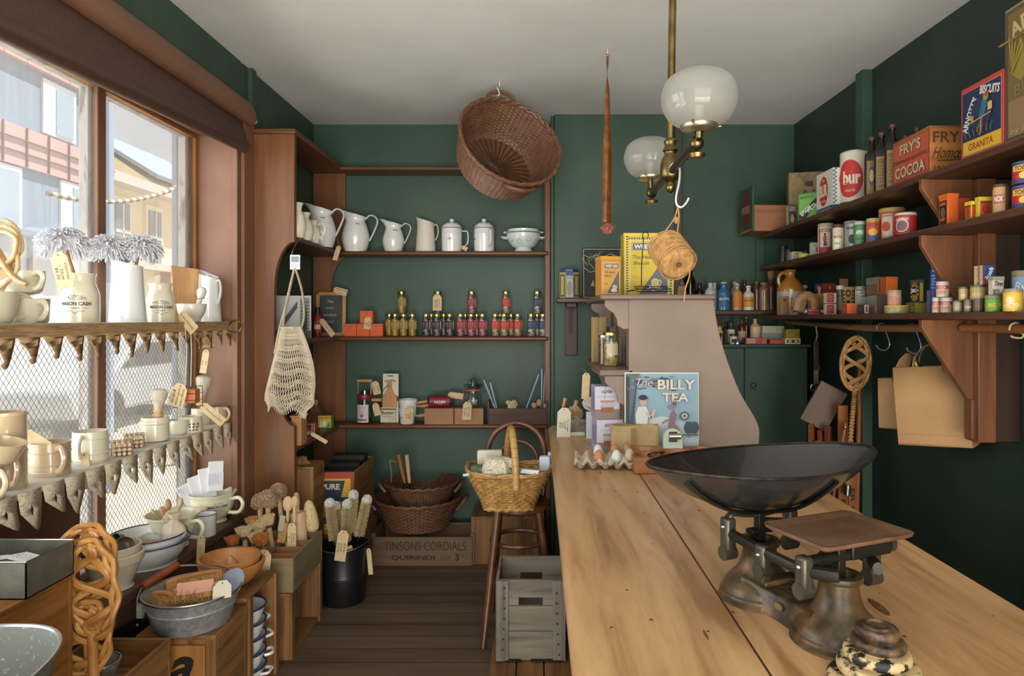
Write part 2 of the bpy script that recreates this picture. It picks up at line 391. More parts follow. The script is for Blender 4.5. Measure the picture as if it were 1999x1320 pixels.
for z in (4.73, 4.98, 6.8, 7.1): b.bx(.08, 4, z, .122, 15.6, z + .012)
b.ob('tile_joints', t)
for y0, y1, z0, z1 in ((13.75, 14.25, 5.3, 6.4), (12.2, 12.75, 3.3, 4.45), (15.0, 15.5, 3.3, 4.45), (14.25, 14.8, 3.3, 4.45), (9, 10, 3.3, 6.4)):
    o = B(WHT).bx(0, y0 - .35, z0, .05, y1 + .1, z1).ob('window', t); B(C('9fb2c4', .15)).bx(.05, y0, z0 + .05, .07, y1, z1 - .1).ob('pane', o)
b = B(C('d5dadf', .5)); b.bx(0, 4, GZ, .1, 15.6, 3.2); b.ob('shopfront_wall', t)
b = B(C('6f7a86')); b.bx(.1, 4, 3.1, .5, 15.6, 3.2)
for y in (8, 10.5, 12.9, 13.9, 15): b.bx(.1, y, GZ, .16, y + .08, 3.1)
for y in (11.4, 14.1): b.bx(.1, y, .9, .14, y + .7, 2.3)
b.ob('shopfront_frame', t)
t = thing('cream_building', 'old cream rendered building with a blue gabled roof further down the street', 'building', (-11, 0, 0))
b = B(CRM); b.bx(-8, 16.4, GZ, 0, 40, 5.0); b.ob('wall', t)
b = B(C('c7c3bd')); b.bx(0, 16.4, 5.0, .5, 40, 5.25); b.bx(0, 16.4, 2.9, .35, 40, 3.1); b.ob('cornice', t)
b = B(CRM); b.prism([(-5, 5.2), (0, 5.2), (-.1, 5.5), (-2.5, 7.1), (-5, 5.5)], 5, T_(0, 19, 0)); b.ob('gable', t)
b = B(C('8d9dab')); b.prism([(.15, 5.55), (-2.5, 7.2), (-2.5, 7.3), (.2, 5.65)], 5.2, T_(0, 18.9, 0)); b.ob('roof', t)
for y in (17.2, 18.7, 20.6, 23, 25.5):
    o = B(C('f0e6cc')).bx(0, y - .12, 2.95, .07, y + .72, 4.75).ob('window', t); B(C('8d97a0', .2)).bx(.07, y, 3.05, .1, y + .6, 4.6).ob('pane', o)
    b = B(C('f0e6cc')); b.bx(.1, y + .28, 3.05, .12, y + .32, 4.6); b.bx(.1, y, 3.8, .12, y + .6, 3.85); b.ob('window_bar', o)
for i in range(8): B(C('a79c8a')).bx(0, 17 + i*2.4, GZ, .3, 17.25 + i*2.4, 2.9).ob('pilaster', t)
# verandah posts and a rope strung outside
for k, (px, x) in enumerate(((-30, -4.2), (212, -4.2), (344, -4.2))):
    y = yx(px, x); b = B(C('9fb0c8', .5)); b.bx(-.035, -.035, GZ, .035, .035, 4.2)
    o = b.ob('verandah_post', None, .01, loc=(x, y, 0)); tag(o, 'blue-grey verandah post in the street, ' + ('nearest, at the left picture edge', 'just right of the window mullion', 'furthest, near the right window jamb')[k], 'post', 'verandah posts')
b = B(mat('striped_rope', 'e8d9b4', .8)); c2 = C('7d6b4c'); A0, A1 = P(92, 377, 3.9), P(370, 353, 5.1)
pts = [A0.lerp(A1, i/40) - V((0, 0, .1*4*(i/40)*(1 - i/40))) for i in range(41)]
for i in range(40):
    b.m(C('e8d9b4') if i % 2 else c2); b.tube([pts[i], pts[i+1]], .016, 6)
tag(b.ob('strung_rope'), 'striped rope strung in a sagging curve outside the window', 'rope')
t = thing('parked_car', 'pale car parked across the street behind the wire mesh', 'car', (-7.2, 11.2, GZ), 90)
b = B(C('aeb4bb', .25)); o = smooth([(-2.1, 0, .3), (-2.12, 0, .75), (-1.2, 0, .92), (-.55, 0, 1.38), (.9, 0, 1.4), (1.6, 0, .95), (2.1, 0, .85), (2.12, 0, .32)], 4)
b.prism([(p.x, p.z) for p in o], 1.7, T_(0, -.85, 0)); b.ob('body', t, .05)
b = B(C('33383d', .15)); b.prism([(-1.05, .95), (-.5, 1.3), (.85, 1.32), (1.35, .95)], 1.72, T_(0, -.86, 0)); b.ob('side_window', t)
for x in (-1.35, 1.35):
    for s in (-1, 1): B(C('25272a')).cyl(.33, .22, 20, T_(x, s*.78 + .11, .33) @ RX(90)).ob('wheel', t)
# ---------------------------------------------------------------- corner shelf unit, left and back
S2, S3, S4, SY = 1.998, 1.431, .848, 4.41          # shelf tops and the front of the back shelves
XU = -1.315                                         # front of the side shelves
t = thing('shelf_unit', 'tall brown timber corner shelving along the left and back walls', 'shelving', (0, 0, 0))
def arch(x0, x1, y, lo=.02):                       # end board with the scooped cut below the second shelf
    o = [(x0, lo), (x1, lo), (x1, S3 + .03)]; n = x0 + .125
    if y < 4: o = [(x0, lo), (x1, lo), (x1, S4 + .12)] + [(n + (x1 - n)*(1 - sin(R(a))), S4 + .12 + .35*(1 - cos(R(a)))) for a in range(10, 91, 10)]
    else: o += [(n + (x1 - n)*(1 - sin(R(a)))*.98, S3 + .03 + .1*(1 - cos(R(a)))) for a in range(10, 91, 10)]
    o += [(n + (x1 - n)*(1 - cos(R(a))), S2 - .3 + .265*sin(R(a))) for a in range(0, 91, 9)]
    return o + [(x1, 2.555), (x0, 2.555)]
B(UNITW).prism(arch(-1.549, XU, 3.6), .035, T_(0, 3.595, 0)).ob('end_panel', t, .003)
B(UNITW).prism(arch(-1.545, -1.322, 4.57), .022, T_(0, 4.574, 0)).ob('corner_panel', t, .002)
b = B(UNITX); b.bx(-1.315, SY, 2.534, .07, 4.598, 2.556); b.bx(-1.548, 3.575, 2.545, XU + .012, 4.598, 2.572); b.ob('top_shelf', t, .006)
for z in (S2, S3, S4):
    b = B(UNITX); b.bx(-1.33, SY, z - .03, .07, 4.573, z); b.ob('shelf', t, .012, seg=3)
    b = B(SHELFY); b.bx(-1.548, 3.632, z - .028, XU, 4.573, z); b.ob('side_shelf', t, .01)
b = B(SHELFZ); b.bx(.045, 4.425, .0, .083, 4.598, 2.534); b.ob('upright', t, .004)

# ---------------------------------------------------------------- the counter
CT = .92
def honey(n, ax): return mat(n, 'c69e71', .34, kind='wood', c2='936c46', s=13, ax=ax, lo=.34, hi=.62, c3='b68d61', long=.11)
HON = honey('honey_counter_boards', 'y')
t = thing('shop_counter', 'long honey coloured timber shop counter with worn boards', 'counter', (0, 0, 0))
pts = [(.41, CT - .055), (.1, CT - .055), (.072, CT - .045), (.062, CT - .028), (.066, CT - .012), (.085, CT - .001), (.11, CT), (.41, CT)]
b = B(HON); b.prism(pts, 3.17, T_(0, .75, 0)); o = b.ob('top_board', t, ang=60)
b = B(HON); b.bx(.4125, .75, CT - .055, 1.05, 3.92, CT); b.ob('top_board', t, .004)
B(C('3d2a1e')).bx(.4085, .75, CT - .012, .4135, 3.92, CT + .0003).ob('seam', t)
DKW = mat('dark_counter_base', '3d2a1e', .5, kind='wood', c2='2a1c14', s=8)
b = B(DKW); b.bx(.15, .8, 0, 1.0, 3.85, CT - .056); b.ob('base', t)
b = B(mat('dark_knot', '7d5431', .45, kind='noise', c2='5d3c22', s=60))
for i in range(40):
    rn = random.Random(i); x = rn.uniform(.14, 1.0); y = rn.uniform(1.15, 3.0); r = rn.uniform(.0015, .0042)
    b.add([(x + r*cos(a)*(1 + .5*(a % 2)), y + r*1.7*sin(a), CT + .0004) for a in [k*pi/4 for k in range(8)]], [tuple(range(8))])
for px, py, l, r in ((1715, 1185, .045, .012), (1378, 1240, .022, .003)):
    y = F*(EZ - CT)/(py - CY); x = X_(px, y)
    if abs(x - .41) < .02: x += .04
    b.add([(x + r*sin(a), y + l*cos(a), CT + .0005) for a in [k*pi/6 for k in range(12)]], [tuple(range(12))[::-1]])
b.ob('stains', t)

# ---------------------------------------------------------------- the taupe counter screen with its shelves
TAU = mat('taupe_painted_timber', '978373', .5, kind='noise', c2='887566', s=3)
TAUD = mat('taupe_shelf_edge', '80695a', .45, kind='wood', c2='6b5446', s=16, ax='x')
ZS, ZL = 1.66, 1.315
t = thing('counter_screen', 'taupe shelving screen with a swept curved side standing on the counter', 'counter screen', (0, 0, 0))
Y0 = 3.06
pr = [(1228, 893), (1480, 893), (1483, 850), (1481, 832), (1470, 808), (1448, 772), (1428, 725), (1411, 675), (1400, 630), (1394, 590), (1393, 580), (1228, 580)]
o = [(X_(a, Y0), max(CT, Z_(c, Y0))) for a, c in pr]; o = o[:3] + [(p.x, p.z) for p in smooth([(a, 0, z) for a, z in o[2:10]], 4)][1:] + o[10:]
B(TAU).prism(o, .03, T_(0, Y0, 0)).ob('side_panel', t, .003)
B(TAU).prism(o, .03, T_(0, 3.86, 0)).ob('side_panel', t, .003)
b = B(TAU); b.bx(.44, 3.09, CT, .47, 3.86, ZS - .02); b.ob('back_panel', t)
b = B(TAUD); b.bx(.285, 3.03, ZS - .024, X_(1395, Y0), 3.93, ZS); b.ob('top_shelf', t, .006)
b = B(TAUD); b.bx(.285, 3.06, ZL - .03, .44, 3.93, ZL); b.ob('lower_shelf', t, .006)
b = B(TAUD); b.bx(.56, 3.09, CT + .25, .9, 3.86, CT + .27); b.ob('inner_shelf', t)
for z in (ZS - .024, ZL - .03):
    for y in (3.075, 3.84):
        q = [(.422, z), (.31, z), (.31, z - .03), (.325, z - .045), (.35, z - .06), (.365, z - .09), (.37, z - .12), (.395, z - .135), (.422, z - .135)]
        B(TAU).prism([(p[0] - (.0), p[1]) for p in q][::-1], .035, T_(0, y, 0)).ob('corbel', t, .002)

# ---------------------------------------------------------------- small wall shelf on the pier and the shelves in the right back corner
t = thing('wall_shelf', 'short dark timber shelf on a slotted bracket, on the green pier', 'shelf', (0, 0, 0))
SP = 1.55 + 40*4.22/F
b = B(SHELFX); b.bx(X_(1087, 4.2), 4.2, SP - .03, .6, 4.37, SP); b.ob('board', t, .006)
b = B(mat('worn_bracket_timber', '4b3629', .5, kind='wood', c2='2f221a', s=14))
q = Z_(694, 4.36); b.bx(X_(1103, 4.36), 4.345, q, X_(1127, 4.36), 4.37, SP - .03); b.bx(X_(1105, 4.3), 4.25, SP - .06, X_(1125, 4.3), 4.37, SP - .03); b.ob('bracket', t, .004)
b = B(C('2a1d15')); b.bx(X_(1110, 4.34), 4.338, Z_(650, 4.34), X_(1118, 4.34), 4.345, SP - .06); b.ob('slot', t)
SB = 1.605
t = thing('corner_shelf', 'narrow dark timber shelf in the right back corner behind the counter screen', 'shelf', (0, 0, 0))
b = B(SHELFX); b.bx(.93, 4.38, SB - .032, X_(1516, 4.4), 4.6, SB); b.ob('board', t, .008)
ZC = 1.388
GRC = mat('green_cupboard_paint', '2d4a3e', .5, kind='noise', c2='263f35', s=3)
t = thing('green_cupboard', 'green painted cupboard standing in the right back corner', 'cupboard', (0, 0, 0))
b = B(GRC); b.bx(.945, 4.215, 0, 1.705, 4.575, ZC - .02); b.ob('carcass', t); b = B(GRC); b.bx(.93, 4.19, ZC - .02, 1.72, 4.595, ZC); b.ob('top', t, .004)
xm = X_(1453, 4.2)
for x0, x1 in ((.95, xm - .003), (xm + .003, 1.70)):
    o = B(GRC).bx(x0, 4.2, .1, x1, 4.215, ZC - .026).ob('door', t, .003)
    if x0 > 1: B(C('8d8a80', .35, 1)).ball(.009, 12, T_(X_(1473, 4.19), 4.187, Z_(758, 4.19))).ob('knob', o)
    if x0 > 1: B(C('2a2c2a', .4, .6)).tube([(X_(1471, 4.19) + .016*cos(a), 4.194, Z_(753, 4.19) + .016*sin(a)) for a in [k*pi/8 for k in range(16)]], .0025, 6, True).ob('ring', o)

# ---------------------------------------------------------------- long shelves on the right wall
RX0 = 1.472; R1, R2, R3 = 2.105, 1.893, 1.572
for nm, z, lb in (('a', R1, 'topmost long dark shelf on the right wall, carrying the biscuit tins'), ('b', R2, 'middle long dark shelf on the right wall, carrying orange and yellow tins'), ('c', R3, 'lowest long dark shelf on the right wall, above the hanging rail')):
    e = 4.42 if nm != 'c' else 4.36; x0 = RX0
    q = [(x0, 1.3), (wr(1.3) - .002, 1.3), (wr(e) - .002, e), (x0, e)]
    b = B(SHELFY); b.add([(x, y, z - .026) for x, y in q] + [(x, y, z) for x, y in q], [(3, 2, 1, 0), (4, 5, 6, 7)] + [(i, (i+1) % 4, (i+1) % 4 + 4, i + 4) for i in range(4)])
    o = b.ob('long_shelf', None, .006); tag(o, lb, 'shelf', 'long shelves on the right wall')
t = thing('bracket_post', 'brown timber post with three gusset brackets carrying the long right shelves', 'shelf bracket', (0, 0, 0))
YB = 2.52
b = B(SHELFZ); b.bx(X_(1900, YB), YB - .03, Z_(862, YB), X_(1935, YB), YB + .05, R1 - .03); b.ob('post', t, .003)
b = B(SHELFZ); b.bx(X_(1895, YB), YB - .005, Z_(858, YB), X_(1903, YB), YB + .04, Z_(780, YB)); b.ob('cleat', t, .002)
b = B(DKW); b.bx(X_(1935, YB), YB + .0, Z_(862, YB), wr(YB) - .002, YB + .05, R1 - .03); b.ob('wall_batten', t)
for zt, zb, zk in ((R1 - .027, R2 + .0005, None), (R2 - .027, R3 + .0005, None), (R3 - .027, Z_(780, YB), 1)):
    xa, xb = X_(1800, YB), X_(1900, YB)
    full = Z_(455, YB) - Z_(606, YB) if not zk else zt - zb
    if zt > 2: q = [(xa, zt), (xb, zt), (xb, zb), (xa + .1, zb), (xa, zt - .035)]
    elif not zk: q = [(xa, zt), (xb, zt), (xb, zb), (xb - .04, zb), (xa, zt - .04)]
    else: q = [(xa, zt), (xb, zt), (xb, zb), (xb - .02, zb), (xa, zt - .03)]
    B(SHELFZ).prism(q[::-1], .024, T_(0, YB, 0)).ob('gusset', t, .002)
# two timber hanging rails under the lowest shelf
RAIL = mat('rail_timber', '8a6540', .45, kind='wood', c2='6e4d2e', s=18, ax='y')
def zr(px, py, x): y = yx(px, x); return (x, y, Z_(py, y))
pt = [zr(1530, 626, 1.60), zr(1580, 632, 1.60), zr(1650, 638, 1.58), zr(1720, 641, 1.56), zr(1806, 641, 1.52)]
tag(B(RAIL).tube(smooth(pt, 5), .0165, 10).ob('hanging_rail'), 'long pale wooden rail under the right shelf, carrying the metal hooks', 'rail')
pt = [zr(1880, 643, 1.60), (1.60, 2.0, Z_(645, 1.93) - .0), (1.60, 1.75, 1.515)]
pt = [(1.60, yx(1880, 1.60), 1.514), (1.60, 2.0, 1.517), (1.60, 1.6, 1.52)]
tag(B(mat('rail_timber_orange', '96602f', .45, kind='wood', c2='75471f', s=18, ax='y')).tube(pt, .0165, 10).ob('hanging_rail'), 'short orange wooden rail right of the shelf bracket at the picture edge', 'rail')
# ---------------------------------------------------------------- shared small-goods makers
ENAM = mat('white_enamel', 'e3e5e2', .18, coat=.6); CREAMC = mat('cream_glaze', 'e2dcc8', .3, coat=.3); BLUERIM = C('25305e', .3); GREYRIM = C('5a6470', .35)
MATTW = mat('matt_cream_ware', 'd9d3c6', .5)
GLS = glass('jar_glass', 'f2f6f2', .06); GOLD = mat('gold_lid', 'c2a862', .3, 1); STEEL = mat('steel', 'b5b5b2', .3, 1); IRON = mat('black_iron', '23221f', .45, .6)
BRASS = mat('aged_brass', '8c7a4c', .35, 1, kind='noise', c2='5f5436', s=12)
BEECH = mat('beech_wood', 'c49460', .5, kind='wood', c2='ad7d4c', s=30)
PALEW = mat('pale_wood', 'd2b48c', .55, kind='wood', c2='bd9c72', s=30)
def carton(name, label, cat, loc, w, d, h, m, rz=0, group=None, bevel=.0015, par=None):
    o = B(m if not isinstance(m, str) else C(m)).box(w, d, h).ob(name, par, bevel, loc=loc, rz=rz)
    return tag(o, label, cat, group) if par is None else o
def front(d, z=0, x=0): return pl((x, -d/2 - .0004, z), (1, 0, 0), (0, 0, 1))
def leftf(w, z=0): return pl((-w/2 - .0004, 0, z), (0, -1, 0), (0, 0, 1))
def rightf(w, z=0): return pl((w/2 + .0004, 0, z), (0, 1, 0), (0, 0, 1))
def strap(pts, w, th, m, x=None): return B(m).tube(smooth(pts, 6), w, 8, x=x, flat=th/w)
def hollow(pr, t): # turn an outer profile (bottom centre to rim) into a thin-walled vessel
    return pr + [(pr[-1][0] - t, pr[-1][1])] + [(max(0, r - t), z + (t if i == 0 else 0) + (t if r < 1e-6 else 0)) for i, (r, z) in list(enumerate(pr))[-2::-1]]
def pitcher(loc, r, h, label, group, rz=0, m=None, rim=None, name='pitcher', emblem=True, slim=False, tilt=1, hd=1):
    """jug with its lip to -X and its strap handle to +X"""
    m = m or ENAM; t = thing(name, label, 'jug', loc, rz, group); n = 32
    pr = [(.0, 0), (.72, 0), (.78, .015), (.9, .14), (1, .32), (.97, .46), (.82, .64), (.7, .76), (.69, .85), (.76, .94), (.8, .97)] if not slim else [(0, 0), (.98, 0), (1, .02), (.93, .3), (.86, .6), (.79, .9), (.8, .95)]
    pr = sm2(pr, 3); rows = []
    for out in (0, 1):
        for q, z in (pr if not out else pr[::-1]):
            row = []
            for i in range(n):
                a = 2*pi*i/n; k = max(0, (z - .7)/.3); c = max(0, -cos(a)); rr = max(.0001, q*r - (.003 if out else 0))
                rr += r*(.55 if not slim else .22)*tilt*k**1.5*c**5
                zz = z*h*(1 if not slim else 1) - k*h*.1*(1 + cos(a))*.75*tilt + (k*h*.06*c**3)
                row.append((rr*cos(a), rr*sin(a), zz + (.003 if out and z < .02 else 0)))
            rows.append(row)
    B(m).grid(rows, True).ob('body', t, ang=60)
    k = len(pr); B(rim or m).tube([V(p) + V((0, 0, .001)) for p in rows[k-1]], .0028, 6, True).ob('rim', t)
    if not slim: hp = [(r*.72, 0, h*.80), (r*1.05, 0, h*.9), (r*1.45, 0, h*.86), (r*1.6, 0, h*.74), (r*1.42, 0, h*.55), (r*1.02, 0, h*.27)]
    else: hp = [(r*.8, 0, h*.76), (r*1.05, 0, h*.8), (r*1.22, 0, h*.68), (r*1.2, 0, h*.52), (r*.97, 0, h*.34)]
    if hd: B(m).tube(smooth(hp, 5), r*.13, 8, flat=.5).ob('handle', t)
    if emblem:
        a = Art(cy(r*.78, h*.66, 38 - 14), .0012); a.line([(-.016, .004), (-.004, -.002), (.012, .005)], .002, '3a3a38').line([(-.014, -.004), (.0, .004), (.014, -.005)], .0025, '3a3a38').ell(-.006, .002, .004, .003, '3a3a38').ell(.008, -.001, .004, .003, '3a3a38'); a.ob(t, 'emblem')
    return t
def jar(loc, r, h, m, lab, label, group, top=None, name='jar', lid=GOLD, a0=0, print_=True, cat='jar'):
    t = thing(name, label, cat, loc, 0, group)
    B(GLS).lathe([(0, 0), (r*.9, 0), (r, r*.15), (r, h*.78), (r*.86, h*.88), (r*.86, h*.93)], 20).ob('glass', t)
    B(m).lathe([(0, .003), (r*.86, .003), (r*.94, r*.2), (r*.94, h*.72), (r*.5, h*.8), (0, h*.8)], 18).ob('sweets', t)
    B(lid).lathe([(0, h), (r*.84, h), (r*.92, h - .002), (r*.92, h*.9), (r*.86, h*.9)], 20).ob('lid', t)
    if print_:
        a = Art(cy(r + .0008, h*.33, a0), .0006); a.rect(-r*1.0, 0, r*1.0, h*.36, lab, 8).rect(r*.9, 0, r*1.7, h*.36, 'cdb58c', 5)
        for q in range(4): a.line([(-r*.6, h*(.08 + .06*q)), (r*.55, h*(.08 + .06*q))], h*.014, 'e8dcc0')
        a.ob(t)
    return t
ORD = ('first', 'second', 'third', 'fourth', 'fifth', 'sixth', 'seventh', 'eighth', 'ninth', 'tenth')

# ---------------------------------------------------------------- second shelf: jugs and enamelware
z = S2
G = 'enamel jugs on the upper shelf'
pitcher((-1.365, 4.2, z), .088, .27, 'largest white enamel jug, on the side shelf at the corner of the shelving', G)
pitcher((X_(695, 4.5), 4.49, z), .092, .275, 'big white enamel jug on the back shelf, leftmost on that shelf', G)
pitcher((X_(768, 4.5), 4.5, z), .073, .215, 'smaller bulbous white enamel jug, second from left on the back shelf', G)
pitcher((X_(831, 4.5), 4.5, z), .068, .235, 'straight tapered cream jug between the enamel jugs and the lidded canisters', None, m=MATTW, emblem=False, slim=True)
VASE = sm2([(0, 0), (.03, 0), (.036, .01), (.046, .05), (.038, .1), (.024, .122), (.022, .14), (.03, .158), (.032, .162)], 3)
for k, (px, Y, s, hh) in enumerate(((581, 3.72, 1.0, 1.22), (596, 3.84, 1.0, 1.0), (612, 3.99, .95, .9))):
    t = thing('cream_vase', ('narrow necked cream jug half hidden by the end panel', 'narrow necked cream jug, middle of three on the side shelf', 'narrow necked cream jug with a loop handle, beside the largest enamel jug')[k], 'jug', (X_(px, Y), Y, z), 0, 'cream jugs on the side shelf')
    B(CREAMC).lathe([(r*s, q*s*hh) for r, q in hollow(VASE, .003)], 24).ob('body', t)
    if k == 2: B(CREAMC).tube(smooth([(.03, -.01, .11), (.06, -.02, .12), (.075, -.02, .085), (.06, -.015, .045), (.04, -.01, .03)], 5), .006, 8).ob('handle', t)
for k, px in enumerate((882, 945)):
    t = thing('lidded_canister', ('white enamel canister with a lid and a side handle, price tag at its foot', 'white enamel canister with a lid, its handle turned to the front, beside the colanders')[k], 'canister', (X_(px, 4.5), 4.5, z), 0, 'lidded enamel canisters')
    r = .069; B(ENAM).lathe([(0, 0), (r, 0), (r, .12), (r + .001, .122), (r, .125), (r, .158), (r - .004, .158)], 32).ob('body', t)
    l = B(ENAM).lathe([(r + .004, .158), (r + .004, .165), (r - .002, .167), (r*.9, .18), (r*.6, .197), (r*.25, .203), (.012, .204), (.012, .21), (.018, .216), (.014, .224), (0, .225)], 32).ob('lid', t)
    B(GREYRIM).lathe([(r + .0046, .157), (r + .0058, .159), (r + .0046, .162)], 32).ob('lid_rim', l)
    h = B(ENAM).tube(smooth([(r - .003, 0, .142), (r + .03, 0, .142), (r + .04, 0, .125), (r + .04, 0, .07), (r + .025, 0, .045), (r - .003, 0, .03)], 4), .0085, 8, flat=.6).ob('handle', t)
    if k: h.rotation_euler = (0, 0, R(-62))
    a = Art(cy(r + .001, .085, (-5, -60)[k]), .0008); a.line([(-.016, .004), (.0, -.002), (.016, .005)], .0025, '3a3a38').line([(-.014, -.005), (.0, .004), (.012, -.005)], .003, '3a3a38'); a.ob(t, 'emblem')
    if not k: price_tag(t, T_(.075, -.075, .03) @ RY(-60) @ RX(-25), .026, .045)
t = thing('enamel_colander', 'mint white enamel colander on a foot, with holes in flower patterns', 'colander', (X_(1022, 4.5), 4.5, z), 0, 'stacked colanders')
MINT = mat('mint_enamel', 'd3ddd6', .2, coat=.5); cp = sm2([(0, .025), (.06, .028), (.085, .045), (.108, .08), (.118, .118), (.12, .125)], 4)
B(MINT).lathe(hollow(cp, .0025), 36).ob('bowl', t); B(MINT).lathe([(.07, 0), (.064, .006), (.055, .02), (.05, .03)], 32).ob('foot', t)
B(GREYRIM).tube([(.121*cos(a), .121*sin(a), .125) for a in [k*pi/18 for k in range(36)]], .003, 6, True).ob('rim', t)
for s in (-1, 1): B(MINT).tube(smooth([(s*.108, -.03, .095), (s*.142, -.03, .098), (s*.146, 0, .098), (s*.142, .03, .098), (s*.108, .03, .095)], 4), .006, 8).ob('handle', t)
b = B(C('3b4642'))
for c in (-48, -14, 20, 52):
    for k in range(9):
        q = 2*pi*k/9; a = R(c) + .13*cos(q); zz = .075 + .0125*sin(q) - (.012 if c in (-14, 52) else 0); rr = .1075 + (zz - .08)*.35
        b.ball(.0022, 6, T_(rr*sin(a), -rr*cos(a), zz), 4)
b.ob('holes', t)
t = thing('enamel_colander', 'upper colander nested inside the footed mint white one', 'colander', (X_(1022, 4.5), 4.5, z + .065), 0, 'stacked colanders')
B(MINT).lathe(hollow([(0, .0), (.07, .004), (.1, .045), (.108, .085)], .0025), 32).ob('bowl', t)
for s in (-1, 1): B(MINT).tube(smooth([(s*.1, -.025, .066), (s*.128, -.025, .066), (s*.132, 0, .066), (s*.128, .025, .066), (s*.1, .025, .066)], 4), .006, 8).ob('handle', t)

# ---------------------------------------------------------------- third shelf: soap, sweets
z = S3
ORNG = mat('orange_card', 'd9622b', .6); G = 'orange soap boxes'
for k, (px, dz) in enumerate(((685.5, 0), (711, 0), (736.5, 0), (717, .087))):
    o = carton('soap_box', ('orange soap box at the left end of the lower row', 'middle orange soap box of the lower row', 'right orange soap box of the lower row, next to golden sweets', 'orange soap box on top of the other three, with a price tag')[k], 'box', (X_(px, 4.47), 4.47, z + dz), .084, .055, .084, ORNG, 0, G)
    a = Art(front(.055)); a.text('SOAP', 0, .064, .007, '6a2412', bold=.02); a.line([(-.03, .02), (-.02, .045), (0, .05), (.02, .045), (.03, .02)], .002, '6a2412').line([(-.02, .03), (-.005, .035), (.012, .028)], .002, '6a2412').line([(-.036, .074), (.036, .074)], .0015, '6a2412').line([(-.036, .01), (.036, .01)], .0015, '6a2412'); a.ob(o)
    if k == 3: price_tag(o, T_(.012, -.031, .045) @ RY(4), .045, .08, ('Natural', 'soap', '$8'), string=[(0, -.029, .06), (-.005, -.0285, .07)])
def sweets(n, a, b_): return mat(n, a, .4, kind='spangle', c2=b_, s=95, lo=.2, hi=.8)
groups = (('golden', sweets('golden_sweets', 'c9a04a', '8c6a2a'), '8f7a2e', (760, 771, 787.5, 805), 'bbff'.replace('bbff', 'bfff'), 784),
          ('dark purple', sweets('dark_sweets', '8a8088', '1f1a20'), '3a2a3a', (832, 842, 853, 866, 878), 'fbfbf', 855),
          ('pink', sweets('pink_sweets', 'c98a96', '7a2f48'), '9a3540', (899, 908, 920, 930.5, 942), 'fbfbf', 921),
          ('red labelled mixed', sweets('mixed_sweets', 'c8b48a', '7a5a4a'), 'c23a2a', (967, 976, 984.5, 997.5, 1011), 'fbfbf', 988),
          ('blue labelled', sweets('blue_label_sweets', 'cfc3a8', '3b3a48'), '2c4166', (1037, 1048.5, 1060), 'fbf', 1049))
for nm, m, lab, pxs, fb, tp in groups:
    for k, px in enumerate(pxs):
        Y = 4.462 if fb[k] == 'f' else 4.523
        pos = 'leftmost' if k == 0 else 'rightmost' if k == len(pxs) - 1 else ORD[k] + ' from left'
        jar((X_(px, Y), Y, z), .0275, .15, m, lab, 'small jar of %s sweets, %s in its lower cluster' % (nm, pos), 'jars of ' + nm + ' sweets')
    t = jar((X_(tp, 4.49), 4.49, z + .1515), .0275, .15, m, lab, 'single small jar of %s sweets on top of its cluster' % nm, 'jars of ' + nm + ' sweets')
    if nm == 'dark purple': price_tag(t, T_(0, -.034, .13), .058, .105, ('Range of', 'old time', 'sweets', '$9.50'), string=[(0, -.03, .137)])
SLATE = mat('slate', '3d4240', .8, kind='noise', c2='4b5150', s=9)
t = thing('slate_board', 'small slate writing board in a rounded pale wood frame with chalk words', 'slate', (X_(645, 4.5), 4.5, z), 0)
xt = RX(-4); w_, h_ = .203, .3
for a_ in ((-w_/2, 0, -w_/2 + .024, h_), (w_/2 - .024, 0, w_/2, h_), (-w_/2, 0, w_/2, .024), (-w_/2, h_ - .024, w_/2, h_)): B(BEECH).bx(a_[0], -.008, a_[1], a_[2], .008, a_[3], xt).ob('frame_bar', t, .004)
B(SLATE).bx(-w_/2 + .02, -.002, .02, w_/2 - .02, .004, h_ - .02, xt).ob('slate_panel', t)
a = Art(pl(xt @ V((0, -.0025, 0)), (1, 0, 0), xt.to_3x3() @ V((0, 0, 1)))); CH = 'b9bdb8'
for s_, v in (('The', .235), ('simple', .19), ('wisdom', .145), ('£.s.d', .1)): a.text(s_, -.005, v, .02, CH, shear=.3)
a.ob(t, 'chalk_writing'); price_tag(t, T_(.025, -.012, .315) @ RY(-75) @ RX(0), .045, .09, ('School slate', '$12'), string=[(0, -.01, .29)])
t = thing('picture_card', 'clear standing card holder with a black and white photograph, behind the string bag', 'photo card', (X_(574, 3.9), 3.88, z), 0)
B(glass('acrylic', 'ffffff', .05)).box(.22, .008, .255).ob('clear_holder', t)
a = Art(pl((0, -.0045, 0), (1, 0, 0), (0, 0, 1))); a.rect(-.108, .002, .108, .252, 'c9cac8'); a.rect(.045, .01, .1, .24, '8e8f8d')
for k in range(9): a.line([(.045, .07 + k*.019), (.1, .06 + k*.019)], .004, '3c3c3b')
a.poly([(-.06, .06), (.03, .18), (.03, .22), (-.06, .1)], '5a554d').ell(.075, .11, .012, .09, '2f2f2e').rect(-.108, .002, .108, .05, '4f4f4d'); a.ob(t, 'photograph')
t = thing('sauce_bottle', 'little red bottle with a black cap beside the slate', 'bottle', (X_(620, 4.3), 4.3, z), 0)
B(C('8c2f28', .25)).lathe([(0, 0), (.024, 0), (.025, .004), (.025, .12), (.012, .15)], 20).ob('body', t); B(C('1c1a1a', .4)).cyl(.016, .045, 18, T_(0, 0, .148)).ob('cap', t)
a = Art(cy(.0258, .03, 15)); a.rect(-.03, 0, .03, .07, 'a8362c', 8).rect(-.02, .02, .02, .05, 'd8c2a8', 6); a.ob(t); price_tag(t, T_(.03, -.035, .115) @ RY(-38), .036, .13, ('Sauce $9',), string=[(.0, -.02, .16)])

